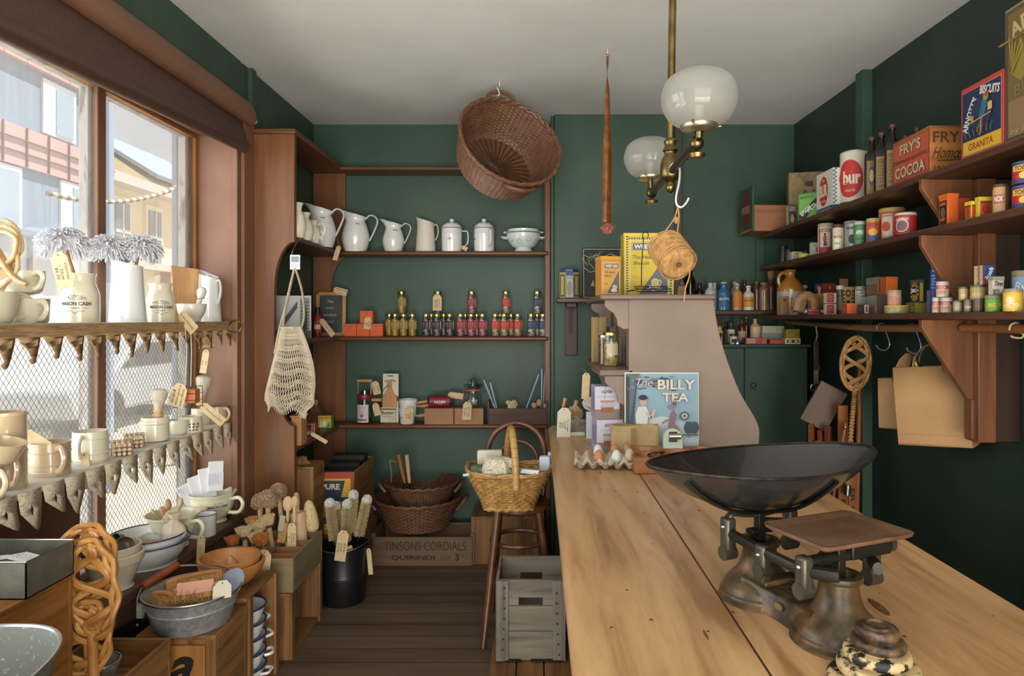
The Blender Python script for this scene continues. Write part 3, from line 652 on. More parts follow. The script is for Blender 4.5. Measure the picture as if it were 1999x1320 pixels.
# ---------------------------------------------------------------- fourth shelf: dairy and kitchen goods
z = S4
def p4(px, Y=4.46): return (X_(px, Y), Y, z)
t = thing('butter_churn', 'glass butter churn jar with a wooden crank, red band and a white label', 'butter churn', p4(712))
B(GLS).lathe([(0, 0), (.045, 0), (.05, .006), (.05, .14), (.046, .165), (.046, .19)], 28).ob('glass_jar', t); B(C('7a2634', .4)).lathe([(.0, .196), (.046, .196), (.048, .19), (.048, .165), (.046, .162)], 28).ob('lid', t)
for s in (-1, 1): B(STEEL).bx(s*.043 - .003, -.004, .19, s*.043 + .003, .004, .282).ob('arm', t)
B(BEECH).tube([(-.05, 0, .285), (.05, 0, .285)], .01, 12).ob('top_handle', t); B(BEECH).tube([(.05, -.01, .158), (.115, -.01, .158)], .011, 12).ob('crank_handle', t)
B(STEEL).cyl(.018, .025, 16, T_(0, 0, .196)).ob('gear', t)
a = Art(cy(.0508, .012, -8)); a.rect(-.045, 0, .045, .118, 'cfc6c2', 12).text('CHURN', 0, .1, .01, '8a3a40').ell(0, .05, .02, .02, 'b9a9b0').ell(0, .045, .008, .008, '4a4f6e').rect(-.04, .012, .03, .024, '9a3f3c', 8); a.scrawl(-.035, .07, .035, .095, '6d5a60', 3, w=.001); a.ob(t)
price_tag(t, T_(.075, -.035, .285) @ RY(-12), .05, .085, ('Butter', 'churn'), string=[(.045, -.01, .28)]); price_tag(t, T_(.078, -.04, .14) @ RY(-14), .045, .08, string=[(.05, -.01, .16)])
t = thing('butter_paddles', 'ribbed wooden butter paddle on a printed hanging card', 'butter paddle', (X_(762, 4.49), 4.49, z))
B(C('d5cdb8', .7)).bx(-.05, 0, 0, .055, .004, .33).ob('backing_card', t)
b = B(BEECH); b.prism([(-.052, .1), (.045, .1), (.045, .17), (.02, .21), (.012, .23), (.014, .265), (.002, .28), (-.012, .28), (-.022, .265), (-.02, .23), (-.03, .21), (-.052, .17)], .012, T_(0, -.014, 0)); b.ob('paddle', t, .003)
B(C('cfc4ac', .7)).bx(-.062, -.02, .005, .04, -.0, .105).ob('sleeve', t)
a = Art(pl((-.01, -.0206, 0), (1, 0, 0), (0, 0, 1))); a.text('Butter', 0, .07, .022, '3d2430', w=.086, bold=.02).text('PADDLES', -.01, .045, .008, '3d2430').ell(.025, .03, .014, .014, '3d2430').ell(.025, .03, .012, .012, 'cfc4ac').rect(-.05, .09, .048, .098, '4d2c3a'); a.ob(t)
a = Art(pl((0, -.0008, 0), (1, 0, 0), (0, 0, 1))); a.text('KILNER', 0, .285, .014, '3d2430', w=.075, bold=.02, arc=.09).rect(-.02, .312, .02, .318, '2b2b2b').rect(-.05, .17, .055, .182, '7f7a50').poly([(-.05, .17), (-.02, .17), (-.05, .14)], '4d2c3a').poly([(.055, .17), (.03, .17), (.055, .14)], '4d2c3a'); a.ob(t)
B(IRON).tube(smooth([(.0, -.016, .255), (-.03, -.016, .24), (-.055, -.014, .2)], 4), .002, 5).ob('loop', t)
CUPW = mat('white_measuring_cup', 'dde0df', .3)
for k, (dx, zz, r, hh, rz, lb) in enumerate(((0, 0, .056, .105, -14, 'lower white measuring cup with a wooden handle and a price tag'), (.006, .062, .062, .1, 10, 'upper white measuring cup stacked in the lower one, wooden handle'))):
    t = thing('measuring_cup', lb, 'measuring cup', (X_(795, 4.46) + dx, 4.46, z + zz), rz, 'stacked measuring cups')
    B(CUPW).lathe(hollow([(0, 0), (r*.8, 0), (r*.84, .004), (r, hh)], .003), 28).ob('cup', t)
    B(BEECH).tube(smooth([(r*.9, 0, hh*.55), (r + .02, 0, hh*.5), (r + .075, 0, hh*.58), (r + .082, 0, hh*.58)], 4), [.007]*5 + [.0105]*8, 10).ob('handle', t)
    a = Art(cy(r*.9, hh*.42, -20)); a.text('1/3' if k else '250', -.012, 0, .016, '4a4a4a', bold=.01); a.scrawl(-.03, -.02, .01, -.01, '6a6a6a', 1, w=.001); a.ob(t)
    if not k: price_tag(t, T_(.05, -.07, .125) @ RZ(14) @ RY(6), .055, .11, ('Enamel', 'cups', '$29'), string=[(.06, -.03, .115)])
for k, (a_, b_) in enumerate(((830, 887), (888, 945))):
    Y = 4.45; carton('kraft_box', ('plain brown cardboard box under the glass rolling pin', 'plain brown cardboard box under the clip-top juicer jar')[k], 'box', (X_((a_+b_)/2, Y), Y, z), L_(b_ - a_, Y) - .002, .08, .106, mat('kraft_card', 'a77c57', .75, kind='noise', c2='9a7050', s=6), 0, 'plain brown boxes')
t = thing('glass_rolling_pin', 'glass rolling pin with a dark red label lying on a brown box', 'rolling pin', (X_(861, 4.45), 4.45, z + .108), 0)
x_ = T_(-.088, 0, .041) @ RY(90); B(GLS).lathe([(0, 0), (.03, 0), (.04, .012), (.04, .16), (.03, .174), (0, .174)], 24, x_).ob('glass', t); B(C('7c2230', .4)).lathe([(.0405, .016), (.0405, .15)], 24, x_).ob('band', t)
a = Art(pl((0, -.0415, .041), (1, 0, 0), (0, 0, 1))); a.text('KILNER', 0, .002, .018, 'e0cfc4', w=.075, bold=.02, arc=.2); a.text('EST 1842', 0, -.014, .005, 'e0cfc4'); a.ob(t)
price_tag(t, T_(.05, -.02, .088) @ RY(-80) @ RX(20), .04, .1, string=[(.03, -.02, .084)]); B(BEECH).tube([(-.088, 0, .041), (-.16, 0, .03)], .01, 10).ob('handle', t)
t = thing('juicer_jar', 'clip-top glass jar with a ribbed glass juicer on top and orange seal', 'jar', (X_(924, 4.45), 4.45, z + .108), 0)
B(GLS).lathe([(0, 0), (.048, 0), (.055, .01), (.055, .075), (.045, .098), (.045, .115)], 28).ob('glass', t); B(C('c26a3e', .5)).lathe([(.044, .113), (.05, .115), (.05, .121), (.044, .123)], 28).ob('seal', t)
b = B(glass('blue_glass', 'cfe0ee', .15)); b.lathe([(.04, .123), (.064, .15), (.066, .152), (.05, .14), (.03, .145)], 28); b.grid([[(r*(1 + .12*(i % 2))*cos(2*pi*i/24), r*(1 + .12*(i % 2))*sin(2*pi*i/24), q) for i in range(24)] for r, q in ((.03, .142), (.027, .165), (.018, .188), (.005, .2), (.0005, .2))], True); b.ob('juicer', t)
for s in (-1, 1): B(STEEL).tube(smooth([(s*.046, 0, .12), (s*.065, 0, .115), (s*.068, 0, .1), (s*.055, 0, .085), (s*.048, 0, .1)], 4), .0018, 6).ob('clip', t)
a = Art(cy(.0556, .03, 0)); a.text('KILNER', 0, .02, .014, 'cabdb6', bold=.01).text('PRESERVE', 0, .004, .007, 'cabdb6'); a.ob(t, 'lettering')
price_tag(t, T_(-.032, -.062, .045) @ RY(3), .058, .115, ('Clip top', 'jar with', 'juicer', '$19.95'), string=[(-.02, -.058, .06), (-.03, -.05, .1)])
t = thing('timber_box', 'low dark timber box on the back shelf holding pale handled knives', 'box', (X_(1011, 4.46), 4.46, z), 0)
OLDW = mat('old_dark_box_wood', '5c4331', .6, kind='wood', c2='453124', s=18, ax='x'); w_ = L_(112, 4.46)
b = B(OLDW); b.bx(-w_/2, -.06, 0, w_/2, -.052, .108); b.ob('front_board', t, .002); B(OLDW).bx(-w_/2, .052, 0, w_/2, .06, .108).ob('back_board', t, .002); B(OLDW).bx(-w_/2, -.052, 0, w_/2, .052, .01).ob('base_board', t)
for s in (-1, 1): B(OLDW).bx(s*w_/2 - .006, -.06, 0, s*w_/2 + .006, .06, .155).ob('end_board', t, .002)
KN = mat('pale_blue_enamel_handle', 'b9c9dc', .35)
def kz(x, y): return (680 + x/4.76, 680 + y/4.76)
for k, (x0, y0, x1, y1) in enumerate(((1258, 292, 1388, 560), (1318, 315, 1396, 560), (1772, 240, 1632, 560), (1800, 190, 1793, 560), (1828, 212, 1806, 560))):
    Y = 4.43 + k*.012; a_, c_ = P(*kz(x0, y0), Y), P(*kz(x1, y1 + 60), Y + .01)
    b = B(KN); b.tube([a_, a_.lerp(c_, .1), a_.lerp(c_, .6), c_], [.008, .012, .0105, .008], 10, flat=.5); o = b.ob('knife'); d_ = (c_ - a_).normalized()
    tag(o, 'pale blue handled kitchen knife in the timber box, ' + ('leftmost of all', 'second from left', 'leaning left in the right bunch', 'upright, tallest of the right bunch', 'rightmost, against the shelf upright')[k], 'knife', 'knives in the timber box')
    B(C('4d5866')).ball(.0022, 8, T_(*(a_ + d_*.012 + V((0, -.006, 0)))), 5).ob('rivet', o)
for k, (px, py, r) in enumerate(((1043, 792, .019), (1053, 787, .021), (1066, 792, .018))):
    q = P(px, py, 4.44); o = B(mat('brown_egg', 'b58f78', .6)).lathe(sm2([(0, -1.2*r), (.7*r, -.9*r), (r, -.1*r), (.75*r, .8*r), (0, 1.35*r)], 4), 16, T_(*q) @ RY(20*k - 25)).ob('wooden_egg'); tag(o, 'egg-shaped brown piece at the right end of the timber box, ' + ('left', 'middle', 'right')[k] + ' of three', 'wooden egg', 'wooden eggs in the timber box')
o = B(C('cdbd95', .8)); rn = random.Random(5)
for k in range(9): o.bx(-.018, -.001, -.012, .018, .001, .012, T_(*P(1000 + rn.uniform(-8, 8), 790 + rn.uniform(-5, 5), 4.44)) @ RZ(rn.uniform(-60, 60)) @ RY(rn.uniform(-60, 60)))
o = o.ob('crumpled_labels'); tag(o, 'crumpled cream paper labels in the middle of the timber box', 'paper')
# side shelf: seed boxes
z = S4
def side(px, Y): return (X_(px, Y), Y, z)
t = thing('seed_block', 'plain upright pale wooden block box at the near end of the side shelf', 'box', side(584, 3.72))
B(BEECH).box(.055, .09, .155).ob('body', t, .002); B(BEECH).bx(-.035, -.05, .155, .035, .05, .166).ob('lid', t, .002)
for k, c in enumerate(('a8324a', '3d3f7a', 'c9b03a', 'b0302c', '4a4650')):
    o = carton('seed_tin', 'small coloured tin in the upright stack beside the wooden block, ' + ('lowest', 'second from bottom', 'middle', 'fourth from bottom', 'topmost')[k], 'tin', (X_(598, 3.86), 3.86, z + k*.0165), .042, .05, .016, c, 0, 'stacked coloured tins')
o = carton('game_box', 'red and cream patterned box lying on the side shelf', 'box', side(606, 4.1), .075, .05, .062, 'b5473f'); a = Art(front(.05)); a.rect(-.034, .006, .034, .056, 'd8b8a0')
for k in range(5): a.rect(-.03 + k*.013, .01, -.023 + k*.013, .052, 'b5473f', step=False)
a.ob(o)
o = carton('jacks_box', 'yellow and green box lettered with a game name, on the side shelf', 'box', side(636, 4.28), .085, .05, .082, '5f9a4e'); a = Art(front(.05)); a.rect(-.04, .004, .04, .08, 'b9c04a').rect(-.04, .052, .04, .08, 'd6b83c').text('JACKS', 0, .066, .02, 'a83a22', w=.07, bold=.03).ell(.0, .03, .012, .02, 'e4ddcf').poly([(.01, .006), (.038, .006), (.03, .045)], '3f8a3a').poly([(-.038, .006), (-.01, .006), (-.025, .045)], 'd8d2be'); a.ob(o)
t = thing('pull_toy', 'brown pyramid shaped wooden puzzle behind the game boxes', 'puzzle', side(617, 4.4)); b = B(mat('reddish_toy_wood', '7a5136', .5, kind='noise', c2='5a3824', s=20)); b.lathe([(0, 0), (.085, 0), (.03, .13), (.0, .13)], 4, RZ(45)); b.ob('body', t, .003); B(BEECH).bx(-.012, -.01, .13, .012, .01, .165).ob('knob', t)
rn = random.Random(3)
for k in range(4):
    c = ('2b3350', '3d5560', 'a84a2c', '32343a')[k]; q = side(574 + k*6, 3.98); o = B(C(c, .2)).ball(.017, 16, T_(q[0], q[1], z + .017)).ob('marble'); tag(o, 'glass marble under the string bag, coloured ' + ('navy', 'teal grey', 'rust orange', 'charcoal')[k], 'marble', 'marbles on the side shelf')

# ---------------------------------------------------------------- string bag hanging on the end panel
COT = mat('undyed_cotton', 'ddd2bb', .9, kind='noise', c2='cbbd9f', s=60)
t = thing('string_bag', 'undyed cotton net shopping bag hanging from a hook on the shelf end', 'bag', P(575, 500, 3.50)); t_o = V(t.location)
def rel(px, py, dy=0): return P(px, py, 3.5 + dy) - t_o
NU, NVr = 56, 15; rings = []
for j in range(NVr + 1):
    v = j / NVr; y0 = 640 + v*172; l = 549 - 32*min(1, v*1.35) + (6 if v > .9 else 0); r_ = 588 + 27*sin(min(1, v*1.25)*pi*.62) - (14 if v > .93 else 0)
    ring = []
    for i in range(NU):
        a = 2*pi*i/NU; f = .5 - .5*cos(a); px = l + (r_ - l)*f; py = y0 + 7*sin(5*a + 1) * v + (-14*(1 - f) if v > .8 else 0)
        ring.append(rel(px, py, -.012 - sin(a)*(.02 + .028*v)*(1 + .5*cos(7*a)) + .03*v - .01))
    rings.append(ring)
b = B(COT)
for s in (1, -1):
    for i in range(NU): b.tube([rings[j][(i + (s*j)//2 + (j % 2 if s > 0 else 0)) % NU] if j % 2 == 0 else (rings[j][(i + s*((j - (1 if s > 0 else 0))//2)) % NU] + rings[j][(i + s*((j - (1 if s > 0 else 0))//2) + 1) % NU]) / 2 for j in range(NVr + 1)], .0022, 4)
b.ob('net', t)
b = B(COT); b.tube(rings[0], .005, 6, True); b.ob('hem', t)
for q in ([(575, 524), (566, 560), (556, 610), (552, 645)], [(577, 524), (590, 570), (594, 615), (588, 642)], [(574, 526), (560, 590), (546, 640), (536, 690)]): B(COT).tube(smooth([rel(a_, c_, -.02) for a_, c_ in q], 5), .0135, 8, flat=.3).ob('strap', t)
b = B(C('d9e0ea', .5)); o0 = rel(576, 512, -.024); b.bx(-.026, -.001, -.038, .026, .001, .038, T_(*o0)); o = b.ob('swing_tag', t); a = Art(pl(o0 + V((0, -.0014, 0)), (1, 0, 0), (0, 0, 1))); a.rect(-.02, .0, .02, .03, '8d9099').scrawl(-.02, -.03, .02, -.005, '3d4048', 4, w=.001); a.ob(o)
B(STEEL).tube(smooth([P(590, 466, 3.62) - t_o, P(582, 470, 3.56) - t_o, P(574, 484, 3.50) - t_o, P(570, 497, 3.485) - t_o, P(575, 503, 3.48) - t_o, P(581, 499, 3.48) - t_o], 5), .003, 6).ob('hook', t)
t = price_tag(None, MX.Translation(P(662, 480, 4.3)) @ RY(10) @ RX(-20), .03, .1, ('Jug $45',), string=[P(660, 470, 4.3), P(658, 463, 4.25)]); tag(t, 'cream paper price tag dangling below the largest enamel jug', 'price tag'); t.name = 'hanging_tag'
t = price_tag(None, MX.Translation(P(607, 846, 3.75)) @ RY(-60), .022, .1, ('Seeds $5',), string=[P(603, 846, 3.78)]); tag(t, 'paper price tag sticking out below the seed tins on the side shelf', 'price tag'); t.name = 'hanging_tag'
# ---------------------------------------------------------------- the two display shelves across the window
PAINTW = mat('white_painted_board', 'cfccc6', .5, kind='noise', c2='bdb8ae', s=8); NEWS = mat('old_newsprint', 'c9bca2', .9, kind='wood', c2='8f8473', s=190, ax='y', lo=.36, hi=.48, long=.3)
NEWSB = mat('brown_newsprint', 'b08f66', .9, kind='wood', c2='7d6243', s=110, ax='y', lo=.34, hi=.6, long=.08)
W1, W2, SIL = 1.535, 1.015, .53
for k, z in enumerate((W1, W2)):
    o = B(PAINTW).bx(-1.768, .5, z - .02, -1.585, 3.432, z).ob('window_shelf', None, .003); tag(o, ('upper white painted shelf across the shop window', 'lower white painted shelf across the shop window')[k], 'shelf', 'window shelves')
    t = thing('paper_edging', ('brown paper edging with hooked teeth along the upper window shelf', 'newspaper bunting with diamond holes along the lower window shelf')[k], 'paper edging', (-1.583, 0, z), 0, 'paper shelf edgings')
    m = NEWSB if k == 0 else NEWS; y = 1.72; n = 0
    if k == 0: B(m).bx(0, 1.6, -.045, .0012, 3.44, -.001).ob('band', t)
    while y < 3.4:
        rn = random.Random(n + 50*k); b = B(m); wd = .1; tip = rn.uniform(.35, .75); ln = (.085 if k == 0 else .115) * rn.uniform(.85, 1.1); top = -.042 if k == 0 else -.001
        def pt(u, v, c=rn.uniform(.004, .02)): return (.0015 + c*v*v + .004*sin(u*5), y + u*wd, top - v*ln)
        if k == 0: q = [pt(0, 0), pt(.98, 0), pt(.9, .35), pt(.72, .75), pt(.55, .98), pt(.36, 1.02), pt(.26, .86), pt(.42, .78), pt(.3, .5), pt(.1, .25)]; b.add(q, [(0, 1, 2, 8, 9), (8, 2, 3, 7), (7, 3, 4, 5, 6)])
        else:
            q = [pt(-.02, 0), pt(.5, 0), pt(1.0, 0), pt(.98, .5), pt(tip + .22, .97), pt(tip + .1, 1.06), pt(tip - .06, .97), pt(.05, .5), pt(.5, .34), pt(.58, .5), pt(.5, .66), pt(.42, .5)]
            b.add(q, [(0, 1, 8, 11, 7), (1, 2, 3, 9, 8), (3, 4, 5, 10, 9), (5, 6, 7, 11, 10)])
        b.ob('pennant', t, solid=.0008); y += wd*1.02; n += 1

def cup(loc, r, h, label, group=None, m=CREAMC, prof=None, hz=0, name='mug', hs=1, x=None, cat='mug', handle=True, hh=.0):
    t = thing(name, label, cat, loc, 0, group)
    pr = prof or [(0, 0), (r*.96, 0), (r, .006), (r, h - .004), (r + .001, h)]
    B(m).lathe(hollow(pr, .0045), 32, x).ob('body', t)
    if handle:
        rr = r*.97; o = [(rr, 0, h*.85), (rr + .028*hs, 0, h*.88), (rr + .048*hs, 0, h*.68), (rr + .046*hs, 0, h*.45), (rr + .025*hs, 0, h*.22), (rr - .004, 0, h*.16)]
        xx = RZ(hz) if x is None else x @ RZ(hz); B(m).tube(smooth(o, 5), .0075*max(.8, hs), 8, x=xx, flat=1.3).ob('handle', t)
    return t
def mark(t, r, z, a0, k=1.0):
    a = Art(cy(r, z, a0), .0008)
    a.text('THE ORIGINAL', 0, .028*k, .008*k, '35332e', w=.062*k, arc=.05*k).text('SINCE 1800', 0, .019*k, .005*k, '35332e', w=.034*k).text('MASON CASH', 0, .006*k, .0115*k, '35332e', w=.078*k, bold=.03).text('ENGLAND', 0, -.007*k, .005*k, '35332e', w=.026*k)
    a.line([(-.032*k, -.007*k), (-.017*k, -.007*k)], .001, '35332e').line([(.017*k, -.007*k), (.032*k, -.007*k)], .001, '35332e').line([(-.022*k, -.016*k), (-.008*k, -.015*k), (0, -.024*k), (.008*k, -.015*k), (.022*k, -.016*k)], .0012, '35332e')
    a.ob(t, 'maker_mark')
def ribbed(r, h, f=(.12, .3, .75)):
    pr = [(0, 0), (r*.97, 0), (r, h*.03)]
    for q in f: pr += [(r, h*(q - .03)), (r*1.035, h*(q - .01)), (r*1.035, h*(q + .01)), (r, h*(q + .03))]
    return pr + [(r, h*.97), (r*.985, h)]
BUFF = mat('buff_glaze', 'c2ad8c', .18, coat=.6); CRG = mat('pale_cream_glaze', 'dcd6bd', .2, coat=.5)
def wy(px, X): return (X, yx(px, X))
# upper shelf
z = W1
G = 'wide cream soup mugs'
MUGL = mat('olive_cream_glaze', 'c3bda4', .25, coat=.4)
def bow(r, h): return sm2([(0, 0), (r*.62, 0), (r*.8, h*.2), (r*.92, h*.6), (r, h)], 3)
cup((*wy(-12, -1.675), z), .064, .098, 'wide cream soup mug cut by the left picture edge on the upper window shelf', G, MUGL, bow(.064, .098), 70)
cup((*wy(52, -1.675), z), .064, .08, 'lower wide cream soup mug of a stacked pair on the upper window shelf', G, MUGL, [(0, 0), (.056, 0), (.061, .01), (.064, .078), (.065, .08)], -25, hs=1.0)
t = cup((*wy(50, -1.675), z + .081), .064, .07, 'upper tilted cream soup mug of a stacked pair, paper tag inside', G, MUGL, bow(.065, .07), -25, x=RY(-9) @ T_(0, 0, .012))
price_tag(t, T_(.0, -.03, .105) @ RY(40) @ RX(-50), .045, .07)
def bottlejar(px, X, s, label, a0):
    x, y = wy(px, X); t = thing('utensil_jar', label, 'jar', (x, y, z), 0, 'cream utensil jars')
    pr = sm2([(0, 0), (.068, 0), (.071, .006), (.071, .075), (.07, .105), (.058, .135), (.053, .15), (.056, .168), (.06, .176)], 3); pr = [(r*s*.84, q*s) for r, q in pr]
    B(CRG).lathe(hollow(pr, .004), 36).ob('body', t); mark(t, .0716*s*.84, .06*s, a0, s*1.2); return t
jt = bottlejar(157, -1.675, 1.02, 'cream lettered utensil jar holding a dish mop with a kraft tag', 20)
jt2 = bottlejar(313, -1.675, .97, 'cream lettered utensil jar, empty, right of the tall white jug', 34)
pitcher((*wy(249, -1.672), z), .069, .25, 'tall tapered white enamel jug holding two string mops on the window shelf', 'tall white window jugs', rz=55, m=ENAM, emblem=False, slim=True, tilt=.5, hd=0)
pitcher((*wy(406, -1.67), z), .063, .262, 'tall tapered white jug with a loop handle next to the right window jamb', 'tall white window jugs', rz=-15, m=ENAM, emblem=False, slim=True)
def mop(hx, Y, base, R_, label, n=420, seed=1, sq=.75):
    h = P(hx[0], hx[1], Y); t = thing('dish_mop', label, 'mop', h, 0, 'string dish mops'); rn = random.Random(seed)
    B(BEECH).tube([(0, 0, .0), V(base) - h], .0065, 8).ob('handle', t)
    b = B(mat('mop_cotton', 'd2d3d8', .95)); b.ball(R_*.6, 16, SCL(1, 1, .6))
    for i in range(n):
        a = rn.uniform(0, 2*pi); e = math.asin(rn.uniform(-.75, .95)); l = rn.uniform(.8, 1.08)*R_; p = V((l*cos(e)*cos(a), l*cos(e)*sin(a), R_*(.8*sin(e) - .12))); q = V((p.x*.55, p.y*.55, max(p.z, 0)*.8 + R_*.3)); o = []
        for k in range(7): u = k/6; o.append(q*(2*u*(1 - u)) + p*(u*u) + V((rn.uniform(-.005, .005), rn.uniform(-.005, .005), rn.uniform(-.004, .004)))*u)
        b.tube(o, .0027, 4)
    b.ob('strings', t); return t
j = V(jt.location); m1 = mop((124, 474), j.y - .0, j + V((.015, 0, .06)), .084, 'string dish mop head fanning out of the lettered utensil jar', seed=2)
price_tag(m1, T_(.05, -.1, -.045) @ RY(-14), .06, .125, ('Dishmop', '- 32cm', '$6.35'), string=[(.005, -.04, -.005), (0, 0, 0)])
jy = yx(249, -1.672)
mop((212, 486), jy - .03, (-1.69, jy, z + .12), .085, 'left white string mop standing in the tall white jug', 420, 5); mop((272, 486), jy + .03, (-1.66, jy, z + .12), .085, 'right white string mop standing in the tall white jug', 420, 9)
t = thing('serving_board', 'plain thin wooden board leaning behind the mortar at the window jamb', 'board', (*wy(362, -1.728), z)); b = B(BEECH); b.prism([(-.055, 0), (.055, 0), (.058, .2), (.062, .262), (.0, .268), (-.062, .275), (-.056, .2)], .012, RZ(35) @ RX(-3)); b.ob('board', t, .003)
t = thing('mortar_and_pestle', 'white ceramic mortar with its pestle standing inside', 'mortar', (*wy(374, -1.632), z)); STONEW = mat('white_ceramic', 'd9d3c4', .3, coat=.3)
B(STONEW).lathe(hollow(sm2([(0, 0), (.035, 0), (.04, .01), (.058, .045), (.064, .08), (.066, .084)], 3), .008), 32).ob('mortar', t); B(STONEW).lathe([(0, 0), (.014, .004), (.016, .02), (.011, .05), (.013, .075), (.02, .095), (.021, .11), (.014, .125), (0, .128)], 18, T_(.012, .02, .04) @ RY(14)).ob('pestle', t)
B(TWINE).tube([(.03 + .018*cos(a), .02 + .018*sin(a), .112 + .004*sin(a)) for a in [k*pi/6 for k in range(12)]], .002, 5, True).ob('twine', t)
t = price_tag(None, MX.Translation(P(352, 612, 3.0)) @ RY(-48) @ RX(-20), .05, .12, ('Mortar & pestle $24',)); tag(t, 'pale price tag lying against the mortar and over the shelf edge', 'price tag'); t.name = 'hanging_tag'
def beater_curve(w_, h_, n=150, a=3, c=2, ph=.5, d=.012): return [(w_*sin(a*q + ph)*(1 - .18*sin(c*q)), d*cos(5*q), h_*sin(c*q)) for q in [2*pi*i/n for i in range(n)]]
CANE = mat('pale_cane', 'cdb083', .35, kind='wood', c2='b08f5e', s=40); CANEO = mat('orange_cane', 'cb9655', .35, kind='noise', c2='a87238', s=14)
t = thing('carpet_beater', 'pale cane carpet beater loops leaning at the left edge of the upper window shelf', 'carpet beater', P(8, 560, 2.12)); o_ = V(t.location)
for d in (-.012, 0, .012):
    k = 1 + d*6; q = [P(px, py, 2.12 + d) - o_ for px, py in ((-30, 470 - d*500), (0, 442 - d*900), (28, 452 - d*900), (37 + d*500, 480), (26 + d*300, 505), (-5, 530 + d*500), (-30, 545))]
    B(CANE).tube(smooth(q, 6), .0065, 8).ob('cane', t)
    q = [P(px, py, 2.11 + d) - o_ for px, py in ((-30, 460), (-6, 490 - d*700), (16, 525 - d*500), (34, 548), (52, 556))]; B(CANE).tube(smooth(q, 6), .0065, 8).ob('cane', t)
    q = [P(px, py, 2.13 + d) - o_ for px, py in ((28, 478), (35, 510), (30, 540 + d*600), (12, 560 + d*600), (-15, 572))]; B(CANE).tube(smooth(q, 6), .0065, 8).ob('cane', t)
t = thing('brass_rings', 'bunch of thin brass rings hung at the right end of the upper window shelf', 'rings', (-1.562, 3.42, 1.52))
for k in range(4): B(BRASS).tube([(.03*cos(a) + .012, (k - 2)*.004 + .006*sin(a*2 + k), .032*sin(a) - .01) for a in [i*pi/12 for i in range(24)]], .0016, 6, True).ob('ring', t)
t = thing('twine_bundle', 'knotted twine bundle with a kraft tag hanging below the upper window shelf end', 'twine', P(411, 655, 3.25)); o_ = V(t.location)
for k in range(4): B(TWINE).tube(smooth([P(411, 655, 3.25) - o_, P(402 - k*2, 664, 3.24) - o_, P(400 + 3*k, 676, 3.23) - o_, P(408 + 6*k, 680 - 3*k, 3.23) - o_, P(398 - 3*k, 672 + 3*k, 3.23) - o_], 5), .0022, 6).ob('strand', t)
price_tag(t, MX.Translation(P(403, 683, 3.21) - o_) @ RY(9), .032, .11, ('Twine', '$7.50'))
t = thing('soap_rack', 'wire soap rack with an orange soap bar hung on two cords', 'soap rack', P(367, 772, 2.98)); o_ = V(t.location); b = B(C('5a4a3c', .4, .5))
for dx in (-.05, .05):
    b.tube([(dx, -.03, -.05), (dx, .03, -.05), (dx, .03, .04), (dx, -.03, .04)], .0016, 5, True)
for zz in (-.05, -.02, .01, .04):
    for dy in (-.03, .03): b.tube([(-.05, dy, zz), (.05, dy, zz)], .0014, 5)
b.ob('wire_cage', t); B(mat('orange_soap', 'b8642a', .35)).bx(-.0, -.022, -.035, .045, .022, .03).ob('soap', t, .006)
for dx in (-.012, .012): B(C('d8d2c2', .8)).tube([(dx, 0, .04), (dx*.9, .01, .19), (dx, 0, P(0, 640, 2.98).z - o_.z)], .0018, 5).ob('cord', t)
price_tag(t, T_(-.012, -.036, .055) @ RY(14), .068, .1, ('Soap rack', 'and soap', '$18.50'), string=[(-.005, -.02, .08), (.01, 0, .06)])
# lower shelf
z = W2; G = 'buff ribbed mugs'
cup((*wy(14, -1.675), z), .052, .125, 'lower tall buff mug of a stacked pair on the lower window shelf', G, BUFF, ribbed(.052, .125, (.08, .92)), -38, hs=1.1)
cup((*wy(14, -1.675), z + .126), .051, .115, 'upper tall buff mug of a stacked pair on the lower window shelf', G, BUFF, ribbed(.051, .115, (.08, .92)), 160)
cup((*wy(-32, -1.632), z), .05, .1, 'buff mug in front at the left picture edge, only its handle in view', G, BUFF, ribbed(.05, .1), -20)
t = cup((-1.612, yx(-4, -1.612), z + .098), .052, .062, 'tilted buff pouring cup stacked in front of the tall mugs', G, BUFF, bow(.06, .062), 180, x=T_(0, 0, .012) @ RY(14))
t = cup((*wy(98, -1.675), z), .06, .112, 'squat ribbed buff mug with a handle and a kraft tag, left of the cream mug', G, BUFF, ribbed(.06, .112, (.12, .34, .72)), -35, hs=1.15)
price_tag(t, T_(-.062, -.045, .15) @ RY(-58), .05, .1)
t = cup((*wy(177, -1.675), z), .058, .115, 'cream mug with its handle turned into the room, beside the pegs', G, CRG, ribbed(.058, .115, (.1, .3, .78)), -78, hs=.8)
price_tag(t, T_(.03, -.08, .05) @ RY(-6), .03, .13, ('Mug $16',))
PEGW = mat('peg_wood', 'd9bfa0', .6, kind='noise', c2='c7a883', s=50)
for k, (px, X) in enumerate(((238, -1.64), (262, -1.685))):
    x, y = wy(px, X); t = thing('peg_bundle', ('front', 'back')[k] + ' bundle of wooden dolly pegs tied with twine', 'pegs', (x, y, z), -58, 'bundles of clothes pegs'); rn = random.Random(k)
    for i in range(3):
        for q in range(4):
            b = B(PEGW); b.lathe([(0, -.055), (.007, -.055), (.008, .03), (.0055, .036), (.008, .043), (.007, .05), (0, .053)], 10, T_(0, (q - 1.5)*.017, .0085 + i*.0165) @ RY(90)); b.ob('peg', t)
    for dx in (-.03, .015): B(TWINE).tube([(dx, -.036, 0.001), (dx, .036, .001), (dx, .036, .052), (dx, -.036, .052)], .0018, 5, True).ob('twine', t)
    B(C('d9b79a', .8)).bx(-.028, -.036, .0, .012, -.0352, .05).ob('paper_band', t)
